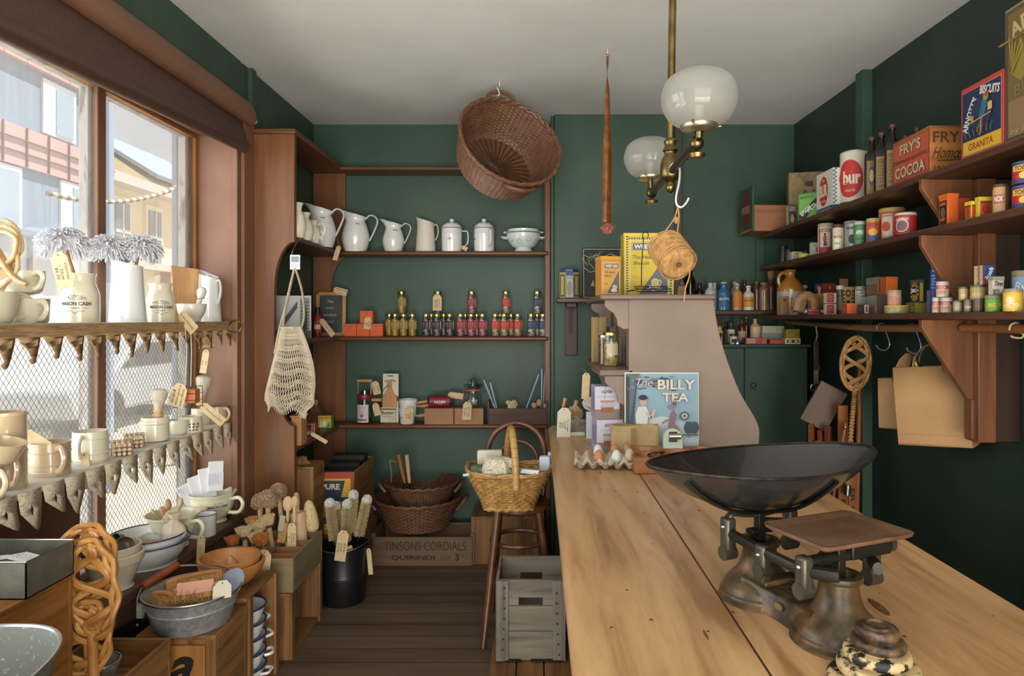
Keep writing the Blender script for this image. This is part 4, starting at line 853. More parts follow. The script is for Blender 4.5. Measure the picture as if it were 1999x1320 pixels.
BRW = mat('bristle_white', 'd8cfbc', .9, kind='wood', c2='b8a98c', s=60); BRT = mat('bristle_tan', 'c49a5e', .9, kind='noise', c2='8f6a38', s=110); BRO = mat('bristle_orange', 'c2763a', .9, kind='noise', c2='8f4f20', s=110); BRC = mat('bristle_cream', 'd9c79c', .9, kind='noise', c2='b59c68', s=110)
def shaving(loc, s, label, rx=0):
    t = thing('shaving_brush', label, 'brush', loc, 0, 'pale bristle brushes'); x = RY(rx)
    B(PALEW).lathe([(0, -.03*s), (.018*s, -.03*s), (.022*s, -.012*s), (.016*s, -.004*s), (.02*s, .004*s), (.018*s, .012*s), (0, .012*s)], 18, x).ob('handle', t)
    B(BRW).lathe(sm2([(.015*s, .01*s), (.02*s, .035*s), (.03*s, .07*s), (.033*s, .088*s), (.026*s, .1*s), (0, .104*s)], 3), 24, x).ob('bristles', t)
x, y = wy(303, -1.672); cup((x, y, z), .056, .108, 'plain cream shaving pot with a moulded rim, brush standing in it', None, CRG, [(0, 0), (.045, 0), (.054, .006), (.057, .03), (.055, .075), (.06, .08), (.06, .09), (.054, .094), (.054, .106)], handle=False, name='shaving_pot', cat='pot')
shaving((x + .012, y, z + .125), 1.0, 'pale shaving brush standing in the cream pot on the lower window shelf', 4)
cup((*wy(349, -1.66), z), .044, .068, 'small plain cream bowl without a handle beside the shaving pot', None, CRG, bow(.044, .068), handle=False, name='small_bowl', cat='bowl')
t = cup((*wy(374, -1.635), z), .05, .075, 'small cream pot printed with a dark leaf pattern', None, CRG, [(0, 0), (.048, 0), (.05, .004), (.05, .02), (.046, .07), (.047, .075)], handle=False, name='leaf_pot', cat='pot'); a = Art(cy(.0495, .03, 35), .001)
for k in range(9): a.ell((k % 3 - 1)*.013, (k // 3 - 1)*.014, .0045, .003, '3a342c').line([((k % 3 - 1)*.013, (k//3 - 1)*.014 - .006), ((k % 3 - 1)*.013 + .004, (k//3 - 1)*.014 + .006)], .0015, '3a342c')
a.ob(t, 'leaf_pattern')
x, y = wy(392, -1.70); cup((x, y, z), .044, .085, 'tall cream pot at the back of the lower window shelf, a second brush in it', None, CRG, [(0, 0), (.042, 0), (.044, .004), (.044, .085)], handle=False, name='brush_pot', cat='pot'); shaving((x + .008, y - .01, z + .13), 1.15, 'second pale shaving brush, behind the soap rack by the jamb', 8)
cup((*wy(424, -1.65), z), .05, .085, 'ribbed buff mug at the right end of the lower window shelf', G, BUFF, ribbed(.05, .085, (.15, .8)), -25, hs=.8)
t = price_tag(None, MX.Translation(P(393, 790, 3.1)) @ RY(-50), .045, .13, ('Shaving pot $22',)); tag(t, 'kraft price tag slanting down in front of the ribbed mug at the shelf end', 'price tag'); t.name = 'hanging_tag'
# on the sill
z = SIL; CASH = mat('mason_cream', 'dcd8b9', .2, coat=.5); BG = 'big lettered cream cups'
def bigcup(px, X, label, hz, a0, s=1.0):
    x, y = wy(px, X); t = thing('batter_cup', label, 'cup', (x, y, z), 0, BG)
    pr = sm2([(0, 0), (.062, 0), (.064, .008), (.058, .014), (.08, .035), (.1, .08), (.106, .125), (.112, .14), (.113, .146)], 3); B(CASH).lathe(hollow([(r*s, q*s) for r, q in pr], .005), 40).ob('body', t)
    B(CASH).tube(smooth([(.1*s, 0, .115*s), (.15*s, 0, .125*s), (.172*s, 0, .095*s), (.15*s, 0, .055*s), (.095*s, 0, .05*s)], 5), .0095*s, 10, x=RZ(hz)).ob('handle', t); mark(t, .1025*s, .085*s, a0, s*1.2); return t
c1 = bigcup(415, -1.64, 'big cream lettered cup with a loop handle, holding folded white cloths, by the jamb', -12, 40); c2 = bigcup(337, -1.64, 'big cream lettered cup holding wooden tools, second from the jamb', -18, 38)
l1, l2 = V(c1.location), V(c2.location)
for k in range(4):
    o = B(C('dcdcde', .9)).bx(-.035, -.006, 0, .035, .006, .15).ob('folded_cloth', None, .004, loc=l1 + V((-.055 + k*.024, -.03 + .008*k, .06 + .03*k))); o.rotation_euler = (R(-8), R(-28 + 10*k), R(30)); tag(o, 'folded white cloth standing in the big cup, ' + ('leftmost and lowest', 'second from left', 'third from left', 'rightmost and tallest, with a printed band')[k], 'cloth', 'folded cloths in the cup')
    if k == 3: a = Art(pl((0, -.0066, .0), (1, 0, 0), (0, 0, 1))); a.rect(-.035, .03, .035, .09, 'c9cbd6').scrawl(-.03, .04, .02, .085, '55566a', 4, w=.001); a.ob(o)
for k, (px, py, lean) in enumerate(((296, 995, -40), (312, 990, -30), (328, 985, -18), (352, 983, 6), (322, 998, -8))):
    h = P(px, py, l2.y - .02 + .012*k); d = (h - (l2 + V((0, 0, .04)))); t = thing('wooden_spoon', 'wooden spoon or scoop in the big cream cup, ' + ('leftmost, thin', 'second from left, thin', 'round headed, left of centre', 'round headed, rightmost', 'short, nearest the room')[k], 'spoon', h, 0, 'wooden tools in the cup')
    B(PALEW).tube([-d*.9, -d*.2, V((0, 0, 0))], [.006, .006, .007], 8).ob('handle', t)
    if k > 1: B(PALEW).ball(.019, 16, d.to_track_quat('Z', 'Y').to_matrix().to_4x4() @ SCL(1, .6, 1.3)).ob('bowl', t)
price_tag(c2, T_(.045, -.07, .175) @ RY(28) @ RX(-12), .055, .1, ('Wooden', 'reamer', '$13'))
price_tag(c2, T_(.16, -.06, .065) @ RY(3), .035, .12, ('Cup $35',), string=[(.155, -.05, .09)])
price_tag(c1, T_(.02, -.118, .09) @ RY(78) @ RX(-10), .04, .08)
t = cup((*wy(402, -1.565), z), .045, .1, 'small white enamel mug with a blue rim between the two big cups', None, ENAM, None, 200, name='enamel_mug'); B(BLUERIM).tube([(.046*cos(a), .046*sin(a), .1) for a in [k*pi/12 for k in range(24)]], .002, 5, True).ob('rim', t)
x, y = wy(289, -1.625); G = 'stacked enamel basins'
for k, (dz, s) in enumerate(((0, 1), (.028, .93))):
    t = thing('enamel_basin', ('lower white enamel basin with a blue rim on the sill', 'upper white enamel basin with a blue rim nested in the lower one')[k], 'basin', (x, y, z + dz), 0, G); pr = sm2([(0, 0), (.1*s, 0), (.105*s, .006), (.13*s, .04), (.15*s, .085), (.158*s, .095)], 3); B(ENAM).lathe(hollow(pr, .003), 44).ob('basin', t); B(BLUERIM).tube([(.1565*s*cos(a), .1565*s*sin(a), .096) for a in [k*pi/22 for k in range(44)]], .003, 6, True).ob('rim', t)
    if k == 0:
        for dx in (.02, .035): B(TWINE).tube(smooth([(dx + .01, -.15, .098), (dx, -.145, .07), (dx - .012, -.112, .015)], 4), .0014, 5).ob('twine', t)
for k, (dx, dy, r, m, lb) in enumerate(((-.045, .03, .06, GLS, 'shallow glass dish lying in the enamel basin'),)):
    t = thing('glass_dish', lb, 'dish', (x + dx, y + dy, z + .062), 0); B(m).lathe(hollow([(0, 0), (.05, 0), (.085, .03)], .003), 30).ob('dish', t)
rn = random.Random(8); b = B(mat('dry_twigs', 'b59a68', .8))
for k in range(26): a = rn.uniform(-.6, .6); q = V((rn.uniform(-.05, .05), rn.uniform(-.03, .03), .004 + rn.uniform(0, .01))); b.tube([q - V((.05*cos(a), .05*sin(a), 0)), q + V((.05*cos(a), .05*sin(a), 0))], .0016, 5)
tag(b.ob('dried_stalks', None, loc=(x - .01, y - .02, z + .09)), 'little bunch of dried stalks lying across the enamel basin', 'dried stalks')
t = thing('muslin_parcel', 'translucent cloth wrapped parcel leaning on the right side of the enamel basin', 'parcel', (x + .1, y + .02, z + .1)); b = B(mat('muslin', 'd8cdb9', .9, kind='noise', c2='c7b8a0', s=20)); rn = random.Random(2)
b.grid([[(.05*r*cos(2*pi*i/18)*(1 + .18*sin(5*i)), .045*r*sin(2*pi*i/18)*(1 + .15*cos(4*i)), h) for i in range(18)] for r, h in ((.01, 0), (.8, .002), (1, .02), (.85, .05), (.4, .068), (.3, .075), (.55, .1), (.5, .102))], True); b.ob('cloth', t)
x, y = wy(222, -1.61); G = 'stacked mixing bowls'; STONE = mat('beige_mixing_ware', 'd2c6b0', .4, coat=.2)
for k, (dz, s) in enumerate(((0, 1), (.04, .9))):
    t = thing('mixing_bowl', ('lower beige mixing bowl with a banded rim at the left of the sill', 'upper beige mixing bowl nested in the lower one, metal lids inside')[k], 'bowl', (x, y, z + dz), 0, G); pr = sm2([(0, 0), (.062, 0), (.064, .005), (.06, .01), (.085, .07), (.095, .1)], 3) + [(.101, .102), (.104, .13), (.1, .134)]
    B(STONE).lathe(hollow([(r*s, q*s) for r, q in pr], .006), 40).ob('bowl', t)
TINS = mat('dull_tin', '8f8a80', .35, .9)
for k, (dx, dy, rz, rx) in enumerate(((-.03, -.02, 20, 50), (.01, .02, -30, 65), (.04, -.02, 60, 72))):
    o = B(TINS).lathe(hollow([(0, 0), (.036, 0), (.038, .004), (.038, .026)], .0015), 28, RZ(rz) @ RX(rx)).ob('tin_ring', None, loc=(x + dx, y + dy, z + .155)); tag(o, 'round tin cutter in the beige mixing bowls, ' + ('left', 'middle, upright', 'right')[k], 'cutter', 'tin cutters in the bowl')
t = thing('strainer_handle', 'small dark wooden handled scoop sticking out of the beige mixing bowls', 'scoop', (x - .055, y - .04, z + .15)); B(C('4a2a1e', .4)).tube([(-.03, -.02, -.01), (.015, .0, .02)], .012, 10).ob('handle', t); B(STEEL).tube([(.015, 0, .02), (.05, .02, .03)], .003, 6).ob('shaft', t)
# ---------------------------------------------------------------- crates, tubs and baskets on the floor
CRT = mat('crate_wood_z', '8f6538', .6, kind='wood', c2='5b3c1f', s=20, lo=.34, hi=.62); CRTY = mat('crate_wood_y', '8f6538', .6, kind='wood', c2='5b3c1f', s=20, ax='y', lo=.34, hi=.62); CRTX = mat('crate_wood_x', '8f6538', .6, kind='wood', c2='5b3c1f', s=20, ax='x', lo=.34, hi=.62)
CRTO = mat('orange_crate_wood', 'a87338', .55, kind='wood', c2='7a4c20', s=18, lo=.34, hi=.62)
GREYW = mat('weathered_grey_wood', '8d8372', .75, kind='wood', c2='4f4840', s=16, ax='x', lo=.3, hi=.6, bump=.3); GREYZ = mat('weathered_grey_wood_z', '857c70', .75, kind='wood', c2='4a433a', s=16, lo=.3, hi=.6, bump=.3)
OLIVE = mat('olive_grey_wood', '83775a', .65, kind='wood', c2='5c5039', s=12, ax='y', lo=.3, hi=.65)
def crate(name, label, x0, y0, z0, x1, y1, z1, group=None, ope='x', ms=(CRT, CRTY, CRTX), th=.014, shelf=False):
    """wooden crate: ope says which side is open - 'x' the side to the room, 't' the top"""
    t = thing(name, label, 'crate', (x0, y0, z0), 0, group); w_, d_, h_ = x1 - x0, y1 - y0, z1 - z0; mz, my, mx = ms
    B(my).bx(0, 0, 0, w_, d_, th).ob('bottom_board', t, .002)
    if ope != 't': B(my).bx(0, 0, h_ - th, w_, d_, h_).ob('top_board', t, .002)
    for y in (0, d_ - th): B(mz if ope != 't' else mx).bx(0.0, y, th, w_, y + th, h_ - (0 if ope == 't' else th)).ob('end_board', t, .002)
    B(my).bx(0, th, th, th, d_ - th, h_ - (0 if ope == 't' else th)).ob('side_board', t, .002)
    if ope != 'x': B(my).bx(w_ - th, th, th, w_, d_ - th, h_ - (0 if ope == 't' else th)).ob('side_board', t, .002)
    if ope == 'x':
        for y in (-.0, d_ - .035): B(mz).bx(w_, y, 0, w_ + .012, y + .035, h_).ob('corner_post', t, .002)
        B(my).bx(w_*.35, .02, h_ - .035, w_*.35 + .008, d_ - .02, h_ - th).ob('batten', t)
    return t
# big galvanised tub, box and crate at the left edge
GALV = mat('galvanised_steel', 'a9aba8', .45, .35, kind='spangle', c2='8b8e8c', s=70, lo=.1, hi=.9); GALVD = mat('dull_galvanised_steel', '74756a', .5, .35, kind='noise', c2='5a5b52', s=14)
crate('tall_crate', 'tall orange-brown wooden crate at the left picture edge under the galvanised box', -1.52, 1.1, 0, -1.352, 1.935, .81, None, 'f', (CRTO, mat('orange_crate_wood_y', 'a87338', .55, kind='wood', c2='7a4c20', s=18, ax='y', lo=.34, hi=.62), CRTO))
t = thing('galvanised_box', 'open grey galvanised metal box with paper slips on the tall crate at the left edge', 'metal box', (-1.61, 1.75, .811))
b = B(GALVD); w_, d_, h_ = .265, .18, .098
b.bx(0, 0, 0, w_, d_, .003); b.bx(0, 0, 0, w_, .003, h_); b.bx(0, d_ - .003, 0, w_, d_, h_); b.bx(0, 0, 0, .003, d_, h_); b.bx(w_ - .003, 0, 0, w_, d_, h_); b.ob('box', t)
B(STEEL).tube([(0, 0, h_), (w_, 0, h_), (w_, d_, h_), (0, d_, h_)], .0028, 6, True).ob('rolled_edge', t)
for k, (dx, dy, rz) in enumerate(((.14, .09, 12), (.19, .1, -18), (.09, .08, 30))):
    o = B(C('e3e4e6', .8)).bx(-.05, -.035, 0, .05, .035, .0015).ob('paper_slip', None, loc=(-1.61 + dx, 1.75 + dy, .811 + .07 + .004*k), rz=rz); o.rotation_euler = (R(-8), R(4), R(rz)); tag(o, 'white handwritten paper slip in the galvanised box, ' + ('bottom', 'right', 'left')[k], 'paper slip', 'paper slips in the galvanised box')
    a = Art(pl((0, 0, .0016), (1, 0, 0), (0, 1, 0))); a.scrawl(-.04, -.02, .03, .02, '2f2f33', 3, w=.0014, seed=k); a.ob(o, 'handwriting')
o = B(GALVD).bx(-1.55, 1.77, .815, -1.37, 1.91, .87).ob('soap_block'); tag(o, 'grey tin tray packed under the paper slips in the galvanised box', 'tin')
def oval(pr, n, ax_, ay_, pw=2.5):
    def f(a): c, s_ = cos(a), sin(a); return (abs(c)**(2/pw)*(1 if c > 0 else -1), abs(s_)**(2/pw)*(1 if s_ > 0 else -1))
    return [[(f(2*pi*i/n)[0]*(ax_ + r), f(2*pi*i/n)[1]*(ay_ + r), z) for i in range(n)] for r, z in pr]
t = thing('galvanised_bath', 'big oval galvanised bath in the lower left corner with a brush in it', 'tub', (-1.134, 1.12, .66))
n = 56; pr = [(-.19, .002), (-.045, 0), (-.04, .01), (0, .215), (.004, .22), (0, .222), (-.004, .217), (-.044, .012), (-.19, .011)]
B(mat('speckled_galvanised', 'b5b7b0', .55, .15, kind='noise', c2='70726b', s=85, lo=.6, hi=.72)).grid(oval(pr, n, .196, .33), True).ob('bath', t, ang=50); B(STEEL).tube([p for p in oval([(.002, .22)], n, .196, .33)[0]], .005, 6, True).ob('rolled_rim', t)
o = B(CRT).bx(-.17, -.27, 0, .17, .27, .655).ob('stand_crate', None, loc=(-1.12, 1.05, 0)); tag(o, 'plain wooden crate under the big oval galvanised bath', 'crate')
t = thing('scrubbing_brush', 'tan bristle brush head in the big galvanised bath', 'brush', (-1.125, 1.2, .69), 30); B(BEECH).tube([(-.12, 0, .1), (.1, 0, .12)], .025, 12, flat=.6).ob('back', t); b = B(mat('bristle_fibres', 'b78c50', .9, kind='wood', c2='7d5a2c', s=120)); rn = random.Random(1)
for k in range(300): p = V((rn.uniform(-.11, .1), rn.uniform(-.025, .025), .1)); b.tube([p, p + V((rn.uniform(-.01, .01), rn.uniform(-.02, .02), -.09))], .0018, 3)
b.ob('bristles', t)
# rattan beaters hung beside the tall crate
def beater(t, w_, h_, m, r=.0075, doubled=2, x=None):     # plaited cane lattice inside an oval hoop
    for k in range(2):
        for d in range(doubled):
            o_ = (d - (doubled - 1)/2)*r*2; q = []
            for i in range(33): u = -1 + 2*i/32; q.append(V((w_*sqrt(max(.03, 1 - u*u*.97))*sin(4.4*u + k*pi) + o_*cos(4.4*u + k*pi), .011*cos(7.8*u + k*2.1), h_*u)))
            B(m).tube(q, r, 7, x=x).ob('woven_cane', t)
    for d in (0, 1): B(m).tube([V(((w_*1.05 + d*r*1.6)*cos(a), .007*sin(8*a + d*3), (h_*1.03 + d*r*1.6)*sin(a))) for a in [2*pi*i/60 for i in range(60)]], r*1.05, 7, True, x=x).ob('cane_hoop', t)
for k, (px, py, Y, w_, h_, rz, ry) in enumerate(((168, 1100, 1.985, .08, .1, 0, 6), (180, 1150, 1.95, .075, .125, -10, -4), (166, 1250, 1.965, .07, .1, -5, 10))):
    t = thing('carpet_beater', 'orange cane carpet beater beside the tall crate, ' + ('uppermost and furthest back', 'nearest, with the widest weave', 'lowest, mostly behind the crate')[k], 'carpet beater', P(px, py, Y), rz, 'cane beaters by the tall crate')
    beater(t, w_*.9, h_, CANEO, .0078, 2, RY(ry)); B(CANEO).tube([(0, 0, -h_), (0.01, .0, -h_ - .18)], .014, 10).ob('handle', t)
# open wooden tray box, bracket and little pail
crate('tray_box', 'open low wooden box in front of the window sill at the lower left', -1.515, 2.005, .0, -1.243, 2.255, .47, None, 't', (CRT, CRTY, CRTX), .012)
o = B(CRTX).bx(-1.5, 2.02, .36, -1.26, 2.24, .375).ob('loose_board'); tag(o, 'loose board lying inside the open low wooden box', 'board')
t = thing('small_pail', 'small grey galvanised pail inside the open low wooden box', 'pail', (-1.375, 2.085, .376)); B(GALV).lathe(hollow([(0, 0), (.042, 0), (.06, .1)], .002), 28).ob('pail', t); B(STEEL).tube([(.06*cos(a), .06*sin(a), .1) for a in [i*pi/14 for i in range(28)]], .003, 6, True).ob('rim', t)
b = B(C('1f1e1d', .5)); b.bx(-.012, 0, -.03, .0, .42, .03, RX(-6)); o = b.ob('iron_strap', None, .003, loc=(-1.522, 2.15, .425)); tag(o, 'black iron strap screwed along the wall below the window sill', 'strap')
for y in (.06, .2, .38): B(C('a8a8a0', .4, .7)).ball(.006, 10, RX(-6) @ T_(.001, y, 0)).ob('screw', o)
# crate a, tub with brushes
t = crate('fruit_crate', 'wooden crate lettered with a black letter, under the galvanised tub', -1.42, 2.35, 0, -1.138, 2.6, .43, 'crates along the window wall', 'f')
o = B(CRTO).bx(.0, -.014, .0, .15, -.002, .4).ob('front_slat', t, .002); o.location = (.1, 0, 0); a = Art(pl((0.075, -.0145, .0), (1, 0, 0), (0, 0, 1))); a.text('a', .0, .315, .1, '1d1a18', bold=.03, shear=.35); a.ob(o, 'lettering'); B(CRT).bx(-.02, -.014, 0, .06, -.002, .41).ob('front_slat', t, .002)
t = thing('galvanised_tub', 'round galvanised tub with a wooden bail handle and brushes, on the lettered crate', 'tub', (-1.272, 2.455, .431)); pr = [(0, 0), (.125, 0), (.13, .006), (.148, .07), (.151, .073), (.149, .077), (.162, .12), (.166, .123)]
B(GALV).lathe(hollow(pr, .003), 48).ob('tub', t); B(STEEL).tube([(.165*cos(a), .165*sin(a), .123) for a in [i*pi/24 for i in range(48)]], .0042, 6, True).ob('rolled_rim', t)
q = smooth([(-.13, -.1, .09), (-.175, -.05, .1), (-.185, .03, .14), (-.14, .11, .16), (-.06, .155, .152), (.05, .165, .138), (.12, .11, .118)], 6); B(STEEL).tube(q, .0035, 6).ob('bail', t)
B(mat('red_brown_grip', '8a4526', .4, kind='noise', c2='6a311a', s=20)).tube([(-.185, .0, .128), (-.125, .125, .166)], .016, 12).ob('grip', t); B(GALV).bx(-.145, -.105, .06, -.125, -.09, .11).ob('lug', t)
def handbrush(loc, rz, l, label, col=BRT, wood=None, group='brushes in the tub', tilt=0):
    t = thing('hand_brush', label, 'brush', loc, rz, group); rn = random.Random(int(l*1000)); wd = wood or mat('orange_beech', 'c68a55', .5, kind='wood', c2='a9703f', s=20, ax='x')
    x = RX(tilt); B(wd).tube(smooth([(-l/2, 0, .055), (-l/4, 0, .064), (l/4, 0, .066), (l/2, 0, .058)], 4), [.012] + [.021]*11 + [.012], 12, x=x, flat=.55).ob('back', t); b = B(col); b.bx(-l*.46, -.018, .012, l*.46, .018, .052, x)
    for k in range(420): p = V((rn.uniform(-l*.47, l*.47), rn.uniform(-.022, .022), .055)); b.tube([x @ p, x @ (p + V((rn.uniform(-.008, .008), rn.uniform(-.012, .012), -.058)))], .0016, 3)
    b.ob('bristles', t); return t
handbrush((-1.285, 2.5, .52), 35, .2, 'tan bristled clothes brush in the tub, back one with the curved wooden back', tilt=-42)
t = handbrush((-1.235, 2.415, .515), 22, .17, 'tan bristled hand brush in the tub, front one with a pink paper band', tilt=-50); B(C('d8a08c', .8)).bx(-.07, -.0225, .03, .05, .0225, .0785, RX(-50)).ob('paper_band', t); price_tag(t, T_(.085, -.035, .085) @ RX(-40), .06, .06, m=C('d0c8b4', .8))
handbrush((-1.36, 2.375, .5), -15, .085, 'short round tan brush at the left end inside the tub', tilt=-35)
o = B(mat('blue_grey_card', '9ba3b8', .7)).lathe([(0, 0), (.075, 0), (.075, .003), (0, .003)], 32).ob('round_card', None, loc=(-1.18, 2.53, .53)); o.rotation_euler = (R(35), R(-30), 0); tag(o, 'round blue-grey lettered card at the right back rim of the tub', 'card'); a = Art(pl((0, 0, .0032), (1, 0, 0), (0, 1, 0))); a.scrawl(-.05, -.03, .04, .04, '4b4a52', 4, w=.002); a.ob(o, 'lettering')
# crate with colanders, wooden bowls
crate('fruit_crate', 'wooden crate open to the room with enamel colanders stacked inside', -1.42, 2.63, 0, -1.15, 2.93, .443, 'crates along the window wall', 'x')
for k in range(5):
    t = thing('blue_rim_colander', 'blue rimmed white enamel colander in the open crate, ' + ('lowest', 'second from bottom', 'middle', 'second from top', 'topmost')[k] + ' of the stack', 'colander', (-1.225, 2.755, .018 + k*.062), 20*k, 'colanders in the crate')
    pr = sm2([(0, .004), (.04, .004), (.07, .03), (.085, .07), (.094, .095)], 3); B(ENAM).lathe(hollow(pr, .003), 36).ob('bowl', t); B(C('2b2f6b', .3)).tube([(.094*cos(a), .094*sin(a), .097) for a in [i*pi/18 for i in range(36)]], .004, 6, True).ob('rim', t)
    for s in (-1, 1): B(ENAM).tube(smooth([(s*.088, -.028, .075), (s*.116, -.024, .078), (s*.119, 0, .078), (s*.116, .024, .078), (s*.088, .028, .075)], 4), .006, 8).ob('handle', t)
for k, (dz, s, m) in enumerate(((0, 1.06, 'b87a45'), (.02, 1, 'cc8e54'))):
    t = thing('wooden_bowl', ('lower turned wooden bowl on the open crate', 'upper turned wooden bowl with a reamer inside, on the open crate')[k], 'bowl', (-1.285 + .01*(1 - k), 2.775, .444 + dz), 0, 'turned wooden bowls')
    B(mat('turned_bowl_%d' % k, m, .42, kind='wood', c2='b07440', s=14, ax='x')).lathe(hollow(sm2([(0, 0), (.05*s, 0), (.085*s, .025), (.112*s, .06), (.122*s, .09), (.12*s, .096)], 3), .009), 40).ob('bowl', t)
t = thing('citrus_reamer', 'turned wooden citrus reamer standing in the wooden bowl', 'reamer', (-1.27, 2.77, .49)); B(BEECH).lathe(sm2([(0, 0), (.022, .003), (.03, .025), (.026, .05), (.012, .074), (.008, .08), (0, .084)], 3), 20, RX(18)).ob('head', t); B(BEECH).tube([(0, 0, .005), (.02, -.06, -.008)], .01, 8).ob('handle', t)
B(TWINE).tube([(.016*cos(a) + .006, .016*sin(a) - .02, .004) for a in [i*pi/8 for i in range(16)]], .0018, 5, True).ob('twine', t)
# low crate under the compartment box with brushes
crate('fruit_crate', 'low wooden crate on the floor open to the room, under the compartment box', -1.42, 3.02, 0, -1.126, 3.44, .30, 'crates along the window wall', 'x')
t = thing('compartment_box', 'olive grey wooden box with compartments holding brushes and a rolling pin', 'box', (-1.43, 3.03, .301)); w_, d_, h_ = .316, .41, .155
for a_ in ((0, 0, w_, .014), (0, d_ - .014, w_, d_)): B(mat('olive_wood_x', '94805c', .65, kind='wood', c2='6a5a3e', s=12, ax='x')).bx(a_[0], a_[1], 0, a_[2], a_[3], h_).ob('end_board', t, .002)
for x in (0, w_ - .014): B(OLIVE).bx(x, .014, 0, x + .014, d_ - .014, h_).ob('side_board', t, .002)
B(OLIVE).bx(.014, .014, 0, w_ - .014, d_ - .014, .01).ob('base_board', t)
for y in (.1, .19, .29): B(mat('divider_wood', 'a1754c', .6, kind='wood', c2='845a35', s=12, ax='x')).bx(.014, y, .01, w_ - .014, y + .008, h_ - .012).ob('divider', t)
B(OLIVE).bx(.16, .014, .01, .168, d_ - .014, h_ - .014).ob('long_divider', t)
def dishbrush(px, py, Y, r, col, label, base, fluffy=False, ring=True, group='dish brushes in the compartment box'):
    h = P(px, py, Y); bz = V((base[0], base[1], .33)); d = (h - bz).normalized(); q = d.to_track_quat('Z', 'Y').to_matrix().to_4x4(); t = thing('dish_brush', label, 'brush', h, 0, group)
    B(PALEW).tube([-d*.02, -d*min(.3, (h - bz).length)], [.012, .009], 8).ob('handle', t); b = B(col); rn = random.Random(int(px*7 + py))
    if not fluffy:
        b.lathe([(0, 0), (r*.75, 0), (r*.95, r*.7), (r*.9, r*.95), (0, r*1.0)], 26, q)
        for k in range(130): a = rn.uniform(0, 2*pi); u = sqrt(rn.random()); b.tube([q @ V((r*.8*u*cos(a), r*.8*u*sin(a), r*.2)), q @ V((r*1.12*u*cos(a), r*1.12*u*sin(a), r*1.08))], .0016, 3)
        b.ob('bristles', t); B(mat('wire_ring', '9a958c', .4, .8) if ring else PALEW).lathe([(0, -.012), (r*.7, -.012), (r*.8, 0), (0, .001)], 22, q).ob('head_block', t)
    else:
        b.ball(r*.8, 16, q @ T_(0, 0, .02))
        for k in range(420):
            a = rn.uniform(0, 2*pi); u = rn.uniform(-.8, 1); s = sqrt(1 - u*u); v = V((s*cos(a), s*sin(a), u)); b.tube([q @ (v*r*.7 + V((0, 0, .02))), q @ (v*r*rn.uniform(.95, 1.1) + V((0, 0, .02)))], .0022, 3)
        b.ob('bristles', t); B(PALEW).lathe([(0, -.05), (.012, -.045), (.014, 0), (0, .001)], 14, q).ob('ferrule', t)
FLF = mat('natural_bristle', 'b79f80', .95, kind='noise', c2='8d7353', s=90); x0, y0 = -1.43, 3.03
dishbrush(508, 988, 3.36, .044, FLF, 'fluffy natural bristle dish brush, leftmost of the three tall ones', (-1.37, 3.3), True); dishbrush(524, 984, 3.3, .05, FLF, 'fluffy natural bristle dish brush, biggest and middle of the three tall ones', (-1.33, 3.28), True); dishbrush(544, 968, 3.38, .043, FLF, 'fluffy natural bristle dish brush, highest and rightmost of the three tall ones', (-1.27, 3.37), True)
for k, (px, py, Y, r, c, lb) in enumerate(((455, 1062, 3.08, .034, BRO, 'round orange bristled dish brush at the left front above the wooden bowls'), (477, 1045, 3.12, .036, BRC, 'round cream bristled dish brush behind the orange one'), (491, 1022, 3.2, .027, BRT, 'small tan bristled dish brush at the left back'), (507, 1034, 3.18, .037, BRC, 'wide cream bristled dish brush in the middle of the short ones'), (501, 1056, 3.1, .034, BRC, 'fan shaped cream dish brush in the front middle'), (524, 1022, 3.22, .034, BRC, 'cream brown dish brush tilting right above the wire ring'), (511, 1060, 3.06, .036, BRO, 'round orange bristled dish brush above the blank tag'))):
    dishbrush(px, py, Y, r, c, lb, (min(-1.2, X_(px, Y) + .02), max(3.06, Y - .01 + .01*k)))
t = thing('rolling_pin', 'pale wooden rolling pin standing in the compartment box', 'rolling pin', (-1.195, 3.36, .32)); x = RY(-4); B(PALEW).lathe([(0, 0), (.036, 0), (.039, .004), (.039, .25), (.036, .255), (.012, .256), (.01, .27), (.015, .3), (.014, .335), (.008, .352), (0, .354)], 28, x).ob('body', t)
for k, (px, py, b0, lb) in enumerate(((562, 990, (-1.24, 3.28), 'pale wooden spoon with an oval bowl, left of the rolling pin'), (575, 985, (-1.2, 3.27), 'pale long handled wooden spoon overlapping the rolling pin'))):
    h = P(px, py, 3.27); bz = V((b0[0], b0[1], .33)); d = h - bz; t = thing('wooden_spoon', lb, 'spoon', h, 0, 'wooden spoons in the compartment box'); B(PALEW).tube([-d, V((0, 0, 0))], .008, 8).ob('handle', t); B(PALEW).ball(.026 if k == 0 else .018, 18, SCL(1, .35, 1.5) @ T_(0, 0, .01)).ob('bowl', t)
    if not k: price_tag(t, T_(.03, -.03, -.07), .042, .12, ('Brushes', 'assorted', '$9'), string=[(.02, 0, -.04)])
t = thing('wooden_comb_brush', 'small tan nail brush with a paper sleeve between the spoons and brushes', 'brush', P(553, 1035, 3.24)); B(BRT).bx(-.02, -.015, -.06, .02, .015, .04, RY(8)).ob('bristles', t, .004); B(C('a8a294', .7)).bx(-.022, -.017, .0, .005, -.015, .075, RY(10)).ob('paper_sleeve', t)
t = thing('long_handled_brush', 'white tipped cream brush behind the rolling pin', 'brush', P(607, 1010, 3.4)); B(BRC).lathe(sm2([(0, -.08), (.03, -.06), (.034, 0), (.022, .07), (0, .09)], 3), 18, RY(-10)).ob('bristles', t)
